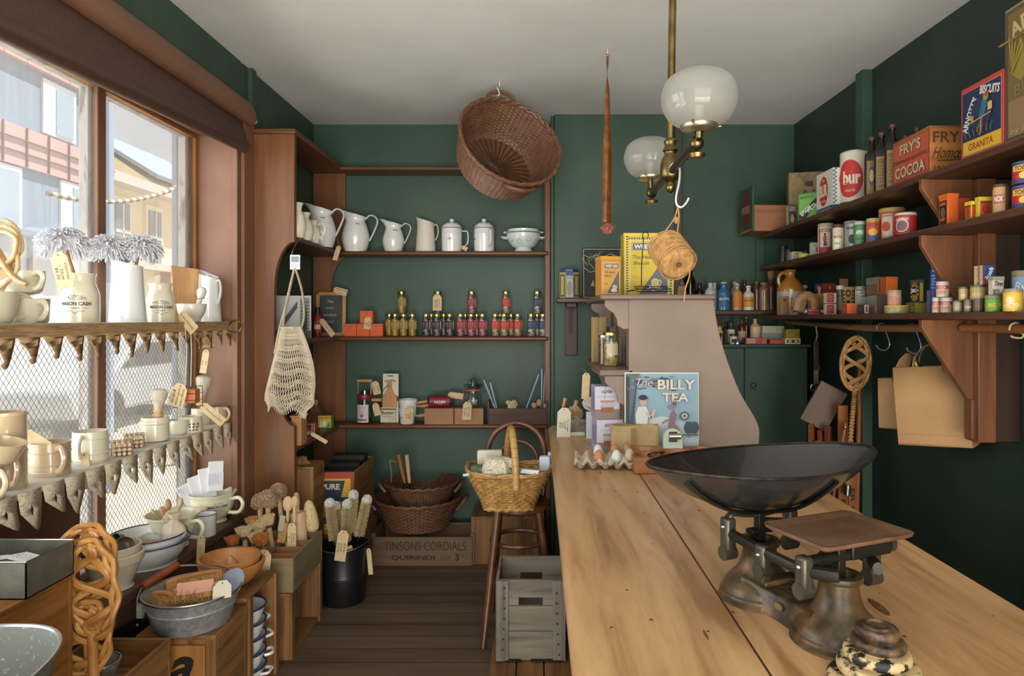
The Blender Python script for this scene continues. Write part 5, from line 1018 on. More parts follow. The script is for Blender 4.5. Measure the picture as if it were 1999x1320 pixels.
t = price_tag(None, MX.Translation(P(517, 1074, 2.98)) @ RY(5), .062, .095); tag(t, 'blank cream price tag hanging from the front of the compartment box', 'price tag'); t.name = 'hanging_tag'; B(TWINE).tube([P(517, 1076, 2.977), P(514, 1068, 3.0), P(516, 1060, 3.02)], .0012, 5).ob('string', t)
# tall narrow crate with a broom head, black bin, lettered box
crate('upright_crate', 'narrow brown crate stood on end behind the compartment box, broom head on top', -1.325, 3.655, 0, -1.232, 3.84, .735, None, 'f')
t = thing('straw_broom', 'coarse straw broom end lying on the narrow upright crate', 'broom', P(592, 922, 3.74), 20); b = B(mat('straw_coarse', '8f6f3f', .9, kind='wood', c2='5f4724', s=60)); rn = random.Random(4); b.ball(.05, 14, T_(0, 0, .02) @ SCL(1.1, .7, 1))
for k in range(260): p = V((rn.uniform(-.04, .04), rn.uniform(-.03, .03), .0)); b.tube([p, p + V((-.05 + rn.uniform(-.03, .03), rn.uniform(-.02, .02), .085))], .002, 3)
b.ob('straw', t)
t = thing('lettered_box', 'wooden box with a bold red, yellow and blue printed label, black packets inside', 'box', (-1.315, 3.86, .27)); w_, d_, h_ = .252, .46, .39
for y in (0, d_ - .014): B(CRTX).bx(0, y, 0, w_, y + .014, h_).ob('end_board', t, .002)
for x in (0, w_ - .014): B(CRTY).bx(x, .014, 0, x + .014, d_ - .014, h_).ob('side_board', t, .002)
B(CRTY).bx(.014, .014, 0, w_ - .014, d_ - .014, .012).ob('base_board', t)
a = Art(pl((.03, -.0005, 0), (1, 0, 0), (0, 0, 1))); a.rect(-.02, .005, .215, .385, 'a5402f').rect(-.02, .03, .2, .352, 'd0a02c'); a.poly([(-.02, .352), (-.02, .34), (.168, .34), (.145, .245), (-.02, .245)], '20344a').poly([(-.02, .245), (.175, .245), (.195, .25), (.195, .09), (-.02, .09)], '22364c')
a.text('PURE', .085, .305, .034, 'd8c9a4', w=.105, bold=.03).text('SIREN', .1, .175, .095, 'd9a989', w=.21, bold=.04).text('SOAP', .105, .075, .036, 'd8c9a4', w=.1, bold=.03).rect(-.02, .03, .2, .058, 'c29a4a').text('42 B.ONE', .1, .044, .018, '2c2620', w=.12, shear=.2).poly([(-.02, .09), (.0, .09), (-.02, .15)], 'd0a02c').poly([(.195, .09), (.16, .09), (.195, .15)], 'd0a02c'); a.ob(t, 'printed_label')
for k, (y, h) in enumerate(((.04, .37), (.17, .385), (.29, .41))):
    o = carton('black_packet', 'plain black packet standing in the lettered box, ' + ('front', 'middle', 'back, tallest')[k], 'packet', (-1.19, 3.93 + y, .283), .2, .1, h, mat('black_card', '17181a', .45), 0, 'black packets')
o = B(CRTX).bx(-1.32, 3.87, 0, -1.05, 4.35, .269).ob('base_crate', None, .003); tag(o, 'dark wooden crate on the floor under the lettered box', 'crate')
t = thing('black_bin', 'tall black metal bin with a wire handle, holding bottle brushes', 'bin', (X_(671, 3.67), 3.67, 0)); BLK = mat('black_enamel_bin', '141517', .38); pr = [(0, 0), (.113, 0), (.116, .006), (.123, .14), (.126, .143), (.1235, .147), (.126, .152), (.124, .157), (.134, .3), (.138, .304), (.137, .31)]
B(BLK).lathe(hollow(pr, .003), 44).ob('bin', t); B(STEEL).tube(smooth([(-.137, .0, .3), (-.12, -.1, .315), (0, -.142, .305), (.1, -.105, .32), (.137, .0, .325)], 6), .0025, 6).ob('wire_handle', t); B(BEECH).tube([(-.0, -.142, .318), (.08, -.118, .332)], .011, 10).ob('grip', t)
price_tag(t, T_(.045, -.15, .43) @ RY(8), .058, .16, ('Bottle', 'brush', '$10.95')); price_tag(t, T_(.142, -.02, .29) @ RY(-5), .025, .14)
bl = V(t.location)
for k, (px, py) in enumerate(((644, 984), (678, 986), (690, 968), (716, 977), (655, 990))):
    Y = 3.63 + .02*k; h = P(px, py, Y); e = bl + V(((px - 672)*.0006, (Y - 3.67)*.5, .1)); d = (h - e); u = d.normalized(); t = thing('bottle_brush', 'bottle brush with a white fluffy tip in the black bin, ' + ('leftmost', 'third from left', 'tallest, second from right', 'rightmost', 'second from left, furthest back')[k], 'brush', h, 0, 'bottle brushes in the bin')
    q = u.to_track_quat('Z', 'Y').to_matrix().to_4x4(); B(STEEL).tube([-d, V((0, 0, 0))], .003, 6).ob('wire_stem', t); b = B(BRC); rn = random.Random(k)
    for i in range(520): a = i*2.4; zz = -.2 + .185*i/520; b.tube([q @ V((0, 0, zz)), q @ V((.03*cos(a), .03*sin(a), zz + rn.uniform(-.004, .004)))], .0014, 3)
    b.ob('bristles', t); b = B(mat('white_fluff', 'dcdad4', .95)); b.ball(.018, 12, q @ T_(0, 0, .0))
    for i in range(200): a = rn.uniform(0, 6.28); z_ = rn.uniform(-.4, 1); s = sqrt(max(0, 1 - z_*z_)); v = V((s*cos(a), s*sin(a), z_*1.15)); b.tube([q @ (v*.012), q @ (v*.029)], .0018, 3)
    b.ob('tip', t)
# lettered cordial crate with wicker baskets
t = thing('cordial_crate', 'low old wooden crate with black stencilled cordial lettering on the floor at the back', 'crate', (X_(825, 4.17), 4.17, 0)); w_ = L_(194, 4.17)
OLDB = mat('old_brown_board', '7a6246', .65, kind='wood', c2='54412c', s=12, ax='x', lo=.3, hi=.68); B(OLDB).bx(-w_/2, 0, .0, w_/2, .016, .18).ob('front_board', t, .002); B(OLDB).bx(-w_/2, .3, .0, w_/2, .316, .18).ob('back_board', t, .002); B(OLDB).bx(-w_/2, .016, .0, w_/2, .3, .014).ob('base_board', t)
for s in (-1, 1): B(OLDB).bx(s*w_/2 - .012, .016, 0, s*w_/2 + .012, .3, .2).ob('end_board', t, .002)
a = Art(front(0, 0, 0)); a.text('TINSONS CORDIALS', .015, .125, .058, '2a2018', w=w_*.82, bold=.0).text('QUIRINDI', -.06, .05, .034, '2a2018', w=w_*.44, bold=.03).text('DEP.', .15, .05, .028, '3a2d20', w=.07).text('3', .215, .055, .045, '2a2018', bold=.03).text('d', .25, .065, .02, '2a2018'); a.ob(t, 'stencilled_lettering')
def wicker(prof, n, rows, amp, f=None, ax_=1, ay_=1, pw=2):
    """woven wall: rows of weave running in and out of n stakes"""
    L = [0]
    for (a, b), (c, d) in zip(prof, prof[1:]): L.append(L[-1] + sqrt((c-a)**2 + (d-b)**2))
    g = []; m = n*4
    for j in range(rows*2 + 1):
        s = L[-1]*j/(rows*2); k = max(i for i in range(len(L) - 1) if L[i] <= s + 1e-9); u = (s - L[k])/max(1e-9, L[k+1] - L[k]); r = prof[k][0]*(1-u) + prof[k+1][0]*u; z = prof[k][1]*(1-u) + prof[k+1][1]*u
        row = []
        for i in range(m):
            a = 2*pi*i/m; o = amp*cos(n/2*a*2/2 + pi*((j // 2) % 2)) * (1 if j % 2 else .15) + (amp*.6 if j % 2 else -amp*.4)
            c, s_ = cos(a), sin(a); q = (abs(c)**pw + abs(s_)**pw)**(-1/pw); row.append(((r*ax_ + o)*c*q, (r*ay_ + o)*s_*q, z))
        g.append(row)
    return g
WIC = mat('dark_wicker', '74503a', .45, kind='noise', c2='5d3f2c', s=22); WICL = mat('honey_wicker', 'bf9458', .45, kind='noise', c2='8f6632', s=30)
def rope_handle(b, pts, r, n=7): b.tube(smooth(pts, n), r, 8)
for k, (x, y, z, r0, r1, h, lb) in enumerate(((X_(815, 4.33), 4.36, .2, .2, .275, .185, 'lower brown wicker basket with loop handles on the cordial crate'), (X_(822, 4.36), 4.39, .34, .17, .235, .135, 'upper brown wicker basket nested in the lower one'))):
    t = thing('wicker_basket', lb, 'basket', (x, y, z), 0, 'brown wicker baskets'); b = B(WIC); b.grid(wicker([(r0, 0), (r1, h)], 60, 16, .0042), True); b.lathe([(0, .004), (r0, .0)], 40); b.ob('weave', t); B(WIC).tube([(r1*1.01*cos(a), r1*1.01*sin(a), h + .004*sin(24*a)) for a in [i*pi/40 for i in range(80)]], .01, 7, True).ob('rim', t)
    for s in (-1, 1): b = B(WIC); rope_handle(b, [(s*r1*.95, -.07, h*.62), (s*r1*1.12, -.06, h*.95), (s*r1*1.18, 0, h*1.03), (s*r1*1.12, .06, h*.95), (s*r1*.95, .07, h*.62)], .011); b.ob('handle', t)
for k, (p0, p1) in enumerate((((777, 887), (792, 950)), ((794, 888), (800, 950)))):
    a_, c_ = P(*p0, 4.33), P(*p1, 4.36); t = thing('tool_handle', ('left', 'right')[k] + ' turned wooden tool handle standing in the upper wicker basket', 'tool', c_, 0, 'wooden handled tools'); B(CRTO if k == 0 else PALEW).tube([a_ - c_, (a_ - c_)*.5, (a_ - c_)*.12], [.014, .013, .011], 10).ob('handle', t); B(STEEL).tube([(a_ - c_)*.13, (a_ - c_)*-.3], .008, 8).ob('shank', t)
    if not k: B(TWINE).tube(smooth([a_ - c_ + V((-.01, -.01, -.05)), a_ - c_ + V((-.05, -.01, -.04)), a_ - c_ + V((-.04, -.01, -.12)), a_ - c_ + V((-.045, -.01, -.18))], 4), .003, 5).ob('cord', t)
crate('slatted_crate', 'dark slatted crate in the shadow at the back behind the stool', X_(921, 4.25), 4.2, 0, .04, 4.5, .3, None, 'f')
# bentwood stool, picnic basket, bottle crate
BENT = mat('bentwood_brown', '6b4028', .35, kind='noise', c2='4b2a18', s=9); SX, SY_ = -.098, 3.4
t = thing('bentwood_stool', 'tall brown bentwood stool with a looped back, carrying the picnic basket', 'stool', (SX, SY_, 0)); B(BENT).lathe([(0, .59), (.15, .59), (.158, .595), (.158, .618), (.15, .622), (0, .618)], 36).ob('seat', t)
for a_, b_ in (((-.1, -.09), (-.16, -.27)), ((.1, -.09), (.19, -.1)), ((-.1, .1), (-.145, .12)), ((.09, .1), (.15, .2))): B(BENT).tube([(a_[0], a_[1], .595), ((a_[0] + b_[0])/2, (a_[1] + b_[1])/2, .3), (b_[0], b_[1], 0)], [.019, .019, .014], 10).ob('leg', t)
B(BENT).tube([(.135*cos(a), .135*sin(a) - .01, .43) for a in [i*pi/16 for i in range(32)]], .0125, 8, True).ob('ring_stretcher', t)
def loop(px0, px1, pt, Y, r, z0=.6): c = X_((px0 + px1)/2, Y) - SX; w_ = L_((px1 - px0)/2, Y) - r; zt = Z_(pt, Y) - r; return smooth([(c - w_*.92, Y - SY_ - .03, z0), (c - w_, Y - SY_, zt - w_*1.1), (c - w_*.72, Y - SY_ + .015, zt - w_*.32), (c, Y - SY_ + .02, zt), (c + w_*.72, Y - SY_ + .015, zt - w_*.32), (c + w_, Y - SY_, zt - w_*1.1), (c + w_*.92, Y - SY_ - .03, z0)], 7)
B(BENT).tube(loop(945, 1070, 821, 3.54, .016), .016, 10).ob('back_hoop', t); B(BENT).tube(loop(968, 1054, 858, 3.53, .012), .012, 10).ob('inner_hoop', t)
t = thing('picnic_basket', 'honey coloured wicker basket with an arched handle standing on the stool', 'basket', (-.142, 3.3, .623)); b = B(WICL); pf = [(.6, 0), (.72, .06), (.95, .15), (1.0, .175)]; b.grid(wicker(pf, 54, 15, .0045, ax_=.205, ay_=.155, pw=3.4), True); b.bx(-.12, -.085, .001, .12, .085, .006); b.ob('weave', t)
n = 90; rim = []
for i in range(n): a = 2*pi*i/n; c, s_ = cos(a), sin(a); q = (abs(c)**3.4 + abs(s_)**3.4)**(-1/3.4); rim.append(V((.207*c*q, .157*s_*q, .178 + .022*abs(c)**3)))
for k in range(3): B(WICL).tube([p*(1 + .012*(k - 1)) + V((0, 0, .006*sin(i*.7 + k*2.1))) for i, p in enumerate(rim)], .007, 6, True).ob('rim_braid', t)
B(WICL).tube([(.122*c_*( (abs(c_)**3.4 + abs(s_)**3.4)**(-1/3.4)), .095*s_*((abs(c_)**3.4 + abs(s_)**3.4)**(-1/3.4)), .004 + .004*sin(i*1.3)) for i, (c_, s_) in enumerate([(cos(2*pi*i/n), sin(2*pi*i/n)) for i in range(n)])], .009, 6, True).ob('foot_braid', t)
b = B(mat('wrapped_cane', 'cda566', .4, kind='wood', c2='a37c40', s=110, ax='x', long=.02)); hp = smooth([(.04, -.16, .12), (.035, -.15, .26), (.02, -.07, .36), (.012, 0, .378), (.0, .08, .36), (-.015, .15, .26), (-.02, .16, .12)], 10); b.tube([p + V((0, 0, 0)) for p in hp], [.0165 + .0018*(i % 2) for i in range(len(hp))], 10); b.ob('handle', t)
bo = V((-.142, 3.3, .623)); rn = random.Random(11)
def cloth(nm, lb, cat, px, py, Y, w_, d_, h_, m, seed, grp=None):
    rn = random.Random(seed); ph = [rn.uniform(0, 6) for _ in range(4)]; rows = []
    for j in range(13):
        v = j/12; th = v*pi; row = []
        for i in range(26): a = 2*pi*i/26; w = 1 + .13*sin(5*a + ph[0] + 3*v) + .08*sin(9*a + ph[1]); row.append((w_*.5*sin(th)**.6*cos(a)*w, d_*.5*sin(th)**.6*sin(a)*w, -h_*.5*cos(th) + .008*sin(7*a + ph[2])*sin(th)))
        rows.append(row)
    tag(B(m).grid(rows, True).ob(nm, None, loc=P(px, py, Y)), lb, cat, grp)
NETW = mat('net_cotton', 'd9d0bc', .95, kind='spangle', c2='a99f88', s=190, lo=.2, hi=.6, bump=.6)
cloth('net_bag', 'crumpled white cotton net bag heaped in the middle of the picnic basket', 'bag', 975, 912, 3.22, .165, .12, .1, NETW, 1, 'cloth goods in the picnic basket'); cloth('green_cloth', 'dull green cloth at the left of the picnic basket', 'cloth', 938, 918, 3.24, .1, .1, .05, mat('green_cloth', '5f7350', .9, kind='noise', c2='4c5d42', s=40), 2, 'cloth goods in the picnic basket'); cloth('green_cloth', 'sage green folded cloth in front of the white net bag', 'cloth', 1000, 922, 3.2, .11, .08, .05, mat('sage_cloth', '7d8a66', .9, kind='noise', c2='687554', s=40), 3, 'cloth goods in the picnic basket')
cloth('net_bag', 'small crumpled white net bag at the left front of the basket', 'bag', 960, 925, 3.19, .08, .06, .05, NETW, 4, 'cloth goods in the picnic basket')
for k, (px, py, Y, w_, h_, m, lb, rz) in enumerate(((956, 893, 3.36, .125, .075, 'd6cbb8', 'rolled cream canvas bag standing at the left back of the picnic basket', 4), (1064, 905, 3.3, .055, .075, 'ccd3e0', 'pale blue white folded cloth at the right of the picnic basket', -8), (1076, 898, 3.34, .035, .08, 'c3cde0', 'pale blue folded cloth behind the white one at the counter edge', -4))):
    o = B(mat('cloth_%s' % m, m, .9)).bx(-w_/2, -.02, -h_/2, w_/2, .02, h_/2).ob('folded_cloth', None, .008, loc=P(px, py, Y), rz=rz); tag(o, lb, 'cloth', 'cloth goods in the picnic basket')
o = B(C('dfe2ec', .7)).bx(-.05, -.001, -.012, .05, .001, .012).ob('paper_label', None, loc=P(1032, 921, 3.17)); o.rotation_euler = (R(-50), 0, R(-20)); tag(o, 'white paper label on the cloths at the right of the basket handle', 'label')
o = B(C('b9c7de', .6)).bx(-.035, -.001, -.006, .035, .001, .006).ob('paper_label', None, loc=P(918, 926, 3.18)); o.rotation_euler = (0, R(-8), 0); tag(o, 'narrow pale blue label sticking out over the left rim of the picnic basket', 'label')
t = thing('bottle_crate', 'weathered grey wooden bottle crate with hand holes, on the pallet beside the counter', 'crate', (-.181, 2.87, .077)); w_, h_, d_ = .3, .345, .3
def hole_board(b, w, h, t_, y, hz):
    for a_ in ((0, 0, w, h*.68), (0, h*.68 + .036, w, h), (0, h*.68, w/2 - .052, h*.68 + .036), (w/2 + .052, h*.68, w, h*.68 + .036)): b.bx(a_[0], y, a_[1], a_[2], y + t_, a_[3])
for y in (0, d_ - .014): b = B(GREYW); hole_board(b, w_, h_, .014, y, .6); b.ob('end_board', t, .0)
for x in (0, w_ - .055): B(GREYZ).bx(x, -.012, .0, x + .055, 0, h_).ob('corner_batten', t, .002)
for x in (0, w_ - .012):
    for z in (0, .12, .24): B(GREYW).bx(x, .014, z, x + .012, d_ - .014, z + .105).ob('side_slat', t, .002)
B(GREYW).bx(.012, .014, .0, w_ - .012, d_ - .014, .012).ob('base_board', t)
for z in (.125, .235): B(C('3a342c', .8)).bx(.055, -.0012, z, w_ - .055, -.0002, z + .0025).ob('board_joint', t)
for k in range(14): b = B(C('3a2d22', .8)).ball(.0045, 8, T_((.028 if k % 2 else w_ - .028) + .01*sin(k*3), -.0125, .03 + k*.022), 5); b.ob('nail', t)
for x in (.04, .15, .22): B(IRON).bx(x, -.0135, .0, x + .07, .0, .006).ob('iron_edge', t)
t = thing('pallet', 'low slatted wooden pallet on the floor under the grey bottle crate', 'pallet', (-.205, 2.745, 0)); 
for x in (0, .117, .234): B(CRTY).bx(x, .0, .05, x + .111, .5, .072).ob('slat', t, .002)
for y in (0, .46): B(CRTX).bx(0, y, 0, .345, y + .03, .05).ob('runner', t, .002)
# ---------------------------------------------------------------- hung from the ceiling
def frame(n, up=V((0, 0, 1))):
    n = V(n).normalized(); x = up.cross(n).normalized(); y = n.cross(x); return MX((x, y, n)).transposed().to_4x4()
n_ = V((.40, -.80, .44)).normalized(); oc_ = P(998, 275, 3.58); q = frame(n_)
t = thing('ceiling_basket', 'large round brown wicker basket hung on a ceiling hook, its mouth facing the room', 'basket', oc_); dp = .24
b = B(WIC); b.grid(wicker([(.004, 0), (.21, .004), (.235, .03), (.268, .16), (.283, dp)], 60, 46, .0045), True, T_(*(-n_*dp)) @ q); b.ob('weave', t)
b = B(mat('dark_stakes', '4a2f1e', .55));
for i in range(0, 36): a = 2*pi*i/36; b.tube([q @ V((r*cos(a), r*sin(a), z - dp + .006)) for r, z in ((.02, 0), (.12, .002), (.205, .004))], .0038, 5)
b.ob('base_stakes', t)
for k in range(2): B(WIC).tube([q @ V(((.284 + .006*k)*cos(a), (.284 + .006*k)*sin(a), .008*k - .004 + .005*sin(30*a + k*3))) for a in [i*pi/60 for i in range(120)]], .0095, 7, True).ob('rim_braid', t)
for s in (1, -1):
    b = B(WIC); hs = [q @ V(p) for p in ((-.085, s*.272, -.03), (-.07, s*.315, .0), (0, s*.335, .01), (.07, s*.315, 0), (.085, s*.272, -.03))]; b.tube(smooth(hs, 6), .011, 8); b.ob('handle', t)
hk = V((X_(975, 3.77), 3.77, CZ)) - oc_; tp = q @ V((-.02, .325, .0)); B(C('cfcabd', .4)).tube(smooth([hk, hk + V((0, 0, -.03)), tp + V((.0, 0, .035)), tp + V((.012, -.012, .0)), tp + V((0, -.005, -.015))], 6), .004, 6).ob('hook', t)
t = thing('fly_paper', 'long amber sticky fly paper strip hanging from a ceiling hook', 'fly paper', (X_(1186, 3.31), 3.31, CZ)); rows = []
for i in range(61):
    u = i/60; z = -.025 - u*.84; w = .006 + .016*min(1, u*1.6); a = R(12 + 8*sin(u*7)) + (2.6*(1 - u/.22) if u < .22 else 0); rows.append([(-.004*u + w*cos(a)*s, w*sin(a)*s, z) for s in (-1, 1)])
AMB = mat('amber_film', '8a4f14', .22, kind='noise', c2='55300e', s=18, coat=.4); b = B(AMB); b.grid(rows); b.ob('strip', t, solid=.0012)
B(C('cfcabd', .4)).tube(smooth([(0, 0, 0), (0, 0, -.02), (.004, 0, -.03), (-.004, 0, -.035)], 4), .002, 6).ob('hook', t); b = B(mat('pink_wax_paper', 'b5675c', .7, kind='noise', c2='8a4a3e', s=60)); b.grid([[(r*(1 + .18*sin(9*a + i))*cos(a), r*(1 + .18*sin(9*a + i))*sin(a), -.868 - zz) for a in [k*pi/14 for k in range(28)]] for i, (r, zz) in enumerate(((.006, 0), (.022, .01), (.036, .022), (.022, .035), (.018, .05), (.002, .056)))], True); b.ob('paper_roll', t)
# gas lamp: pole, cross arm along the counter, two frosted globes
LX, LY, LZ = .43, 2.16, 2.025
t = thing('gas_lamp', 'brass ceiling gas lamp with a cross arm and two frosted glass globes', 'lamp', (LX, LY, CZ)); dz = LZ - CZ
b = B(BRASS); b.tube([(.012, 0, 0), (.0, 0, dz + .1)], [.0115, .0125], 14); b.lathe([(.0, 0), (.05, 0), (.045, -.015), (.015, -.03)], 20); b.ob('pole', t)
B(BRASS).lathe(sm2([(.012, dz + .11), (.021, dz + .1), (.018, dz + .085), (.025, dz + .07), (.019, dz + .06), (.03, dz + .035), (.033, dz + .0), (.028, dz - .02), (.012, dz - .035), (.016, dz - .05), (.008, dz - .065), (0, dz - .07)], 3), 24).ob('hub', t)
B(mat('dark_brass_tube', '4a443a', .4, .8)).tube([(0, -.36, dz), (0, .34, dz)], .0125, 12).ob('cross_arm', t)
for k, (y, gz) in enumerate(((-.385, 2.137), (.385, 2.165))):
    b = B(BRASS); b.ball(.02, 14, T_(0, y*.93, dz)); b.tube([(0, y*.93, dz), (0, y, dz + .012), (0, y, gz - CZ - .085)], .0095, 10); b.lathe([(.0, -.012), (.02, -.01), (.024, 0), (0, .01)], 16, T_(0, y*.93, dz - .03)); b.ob('burner_arm', t)
    B(mat('pale_brass', 'b3a98c', .3, .9)).lathe([(.012, -.012), (.045, -.006), (.05, 0), (.05, .006), (.03, .01)], 28, T_(0, y, gz - CZ - .078)).ob('gallery', t)
    for a in (0, 120, 240): B(BRASS).tube([RZ(a) @ V((.045, 0, 0)) + V((0, y, gz - CZ - .074)), RZ(a) @ V((.058, 0, .0)) + V((0, y, gz - CZ - .074))], .004, 8).ob('screw', t)
    B(C('d8d2c0', .5)).cyl(.012, .05, 14, T_(0, y, gz - CZ - .07)).ob('mantle', t)
    B(glass('frosted_globe', 'efeee8', .05, .62, 'c4c3bd')).lathe(sm2([(.036, -.076), (.052, -.072), (.08, -.055), (.098, -.02), (.1, .01), (.088, .045), (.06, .066), (.038, .071)], 4), 44, T_(0, y, gz - CZ)).ob('globe', t)
t = thing('wire_hook', 'white wire S-hook over the lamp arm carrying the twine ball', 'hook', (LX + .006, LY - .04, LZ)); B(C('d6d8d4', .35, .4)).tube(smooth([(-.016, 0, -.004), (-.012, 0, .012), (.0, 0, .019), (.014, 0, .008), (.012, -.01, -.04), (.0, -.02, -.09), (.002, -.02, -.115), (.016, -.02, -.124), (.032, -.02, -.11), (.04, -.02, -.095)], 5), .0033, 8).ob('wire', t)
tn = V((.18, -.80, -.57)).normalized(); tc = P(1312, 498, 2.1); q = frame(tn); t = thing('twine_ball', 'big ball of natural jute twine hanging from the wire hook', 'twine', tc)
JUTE = mat('jute_twine', 'b98f57', .85, kind='wood', c2='8f6a3a', s=70, long=.6); b = B(JUTE); pr = sm2([(.006, .055), (.03, .062), (.046, .06), (.055, .045), (.058, 0), (.057, -.045), (.046, -.062), (.0, -.066)], 5)
b.lathe([(r*(1 + .012*(i % 2)), z) for i, (r, z) in enumerate(pr)], 40, q); b.ob('ball', t)
b = B(JUTE); rn = random.Random(3)
for k in range(26): h = -.055 + .11*k/25; b.tube([q @ V((.0585*cos(a), .0585*sin(a), h + .012*sin(a + k))) for a in [i*pi/16 for i in range(32)]], .0016, 4, True)
for k in range(9): r = .012 + .0045*k; b.tube([q @ V((r*cos(a), r*sin(a), .0615 - .00004*k**3)) for a in [i*pi/12 for i in range(24)]], .0015, 4, True)
b.ob('windings', t); B(C('6b4a28')).lathe([(0, .0), (.008, 0), (.007, .003)], 12, q @ T_(0, 0, .0605)).ob('core_hole', t)
kn = V((LX + .012, LY - .06, LZ - .122)) - tc
for s in (-1, 1): B(JUTE).tube(smooth([kn, kn*.75 + V((s*.008, 0, 0)), V((s*.02, .01, .075)), V((s*.035, .0, .05))], 5), .0022, 6).ob('cord', t)
B(JUTE).tube(smooth([V((.045, -.02, .0)), V((.05, -.025, -.06)), V((.035, -.03, -.11)), V((.03, -.035, -.15))], 5), .0022, 6).ob('loose_end', t); B(JUTE).ball(.008, 10, T_(*(kn*.72)) @ SCL(1, .8, 1.5)).ob('knot', t)

# ---------------------------------------------------------------- pier shelf and the top of the counter screen
z = SP
t = thing('eight_sided_tin', 'small eight-sided blue and yellow printed tin on the pier wall shelf', 'tin', (X_(1111, 4.27), 4.275, z)); TB = C('2a4a86', .35); B(C('c9ad3a', .35)).lathe([(0, 0), (.066, 0), (.066, .165), (0, .165)], 8, RZ(22.5)).ob('body', t, .003); B(TB).lathe([(0, .165), (.062, .165), (.062, .185), (0, .185)], 8, RZ(22.5)).ob('lid', t, .003)
a = Art(pl((0, -.0618, 0), (1, 0, 0), (0, 0, 1))); a.rect(-.025, .0, .025, .165, '35508a').rect(-.02, .005, .02, .125, 'b5b3a0').ell(0, .06, .015, .05, '8f8a74').text('BUSHELLS', 0, .135, .016, 'd9d2b4', w=.044, bold=.03); a.ob(t)
for s in (-1, 1): a = Art(pl((s*.0437, -.0437, 0), (1, s, 0), (0, 0, 1))); a.rect(-.02, .01, .02, .15, '35508a').rect(-.012, .02, .012, .14, 'c9ad3a'); a.ob(t, 'side_panel')
t = thing('framed_picture', 'black framed chalk style picture behind the small yellow tin', 'picture', (X_(1176, 4.31), 4.33, z)); B(C('2a2b28', .5)).bx(-.128, -.008, 0, .128, .01, .33, RX(-3)).ob('frame', t, .003); x_ = RX(-3)
a = Art(pl(x_ @ V((0, -.0085, 0)), (1, 0, 0), x_.to_3x3() @ V((0, 0, 1)))); a.rect(-.122, .006, .122, .324, 'b8b8a0').rect(-.118, .01, .118, .32, '1d211f'); rn = random.Random(6)
for k in range(14): x0 = rn.uniform(-.11, .1); y0 = rn.uniform(.05, .3); a.line([(x0 + .02*sin(i*1.3 + k), y0 + .022*i) for i in range(4) if y0 + .022*i < .315], .003, ('7d8a58', '8d8d84', 'b3ad8a')[k % 3])
a.line([(-.115, .28), (-.08, .265), (-.04, .285), (.0, .265), (.05, .29), (.11, .27)], .004, 'a9b07a').line([(-.118, .2), (-.08, .17), (-.04, .18), (.02, .16)], .004, 'a9b07a').poly([(-.075, .08), (-.05, .08), (-.06, .12)], 'a9a66a'); a.ob(t, 'chalk_drawing')
def weet(name, lab, px, Y, w_, d_, h_, body, band, rz):
    t = thing(name, lab, 'tin', (X_(px, Y), Y, ZS), rz, 'yellow biscuit tins'); B(mat('tin_' + body, body, .35)).box(w_, d_, h_ - .012).ob('body', t, .003); B(mat('tinlid_' + body, band, .35)).bx(-w_/2 - .001, -d_/2 - .001, h_ - .018, w_/2 + .001, d_/2 + .001, h_).ob('lid', t, .003)
    a = Art(front(d_)); u, v = w_/2, h_ - .02; g = '5d6268'
    if w_ > .2:
        for k in range(23): a.rect(-u + .012, .01 + k*v/23, -u + .022, .01 + (k + .5)*v/23, '3c3a2c', step=False); a.rect(u - .022, .01 + k*v/23, u - .012, .01 + (k + .5)*v/23, '3c3a2c', step=False)
        for k in range(16): a.rect(-u + .025 + k*(w_ - .05)/16, v - .012, -u + .025 + (k + .5)*(w_ - .05)/16, v - .003, '3c3a2c', step=False)
        a.d += a.e
    e = .03 if w_ > .2 else .008; a.rect(-u + e, .008, u - e, v - (.018 if w_ > .2 else .008), 'd9d2b8').rect(-u + e + .002, .01, u - e - .002, v - (.02 if w_ > .2 else .01), 'cdb52f' if w_ > .2 else 'c89a4a'); i = u - e - .003
    a.poly([(-i*.55, .011), (i, .011), (i, v*.72)], g); a.rect(-i*.93, v*.77, i*.93, v*.9, g).rect(-i*.9, v*.775, i*.9, v*.895, 'd9d2b8').rect(-i*.88, v*.78, i*.88, v*.89, g); a.text('WEET-BIX', 0, v*.835, v*.07, 'e6e1cd', w=i*1.62, bold=.03)
    a.text('The Health', -i*.25, v*.66, v*.062, '4a4638', w=i*1.3, shear=.3).text('Biscuit', -i*.4, v*.56, v*.06, '4a4638', w=i*.85, shear=.3); a.scrawl(-i*.9, v*.3, -i*.45, v*.36, '4a4638', 2, w=.0012)
    a.ell(i*.28, v*.16, i*.34, v*.035, 'd9d2b8').ell(i*.32, v*.23, i*.2, v*.07, 'd9d2b8').ell(i*.32, v*.235, i*.15, v*.055, 'c9b344').line([(i*.5, v*.28), (i*.66, v*.25), (i*.55, v*.18)], .004, 'd9d2b8').line([(-i*.1, v*.13), (i*.2, v*.1), (i*.7, v*.13)], .006, 'd9d2b8'); a.ob(t); return t
weet('biscuit_tin', 'big yellow biscuit tin with a checked border behind the twine ball', 1263, 3.36, .25, .12, .315, 'c9b02c', 'd0b72f', 0)
t = weet('biscuit_tin', 'small orange-yellow biscuit tin left of the big yellow one on the counter screen', 1187, 3.22, .1, .09, .188, 'c88a35', 'd19a3c', 14); t['group'] = 'yellow biscuit tins'
t = thing('wire_toaster', 'black wire toasting rack with a tall hooked handle in front of the big yellow tin', 'toaster', P(1272, 572, 3.12)); o_ = V(t.location); b = B(IRON)
for k in range(11): b.tube([(-.07 + .014*k, -.03, .012 + .006*(k % 2)), (-.065 + .014*k, .04, .03 + .006*(k % 2))], .0018, 5)
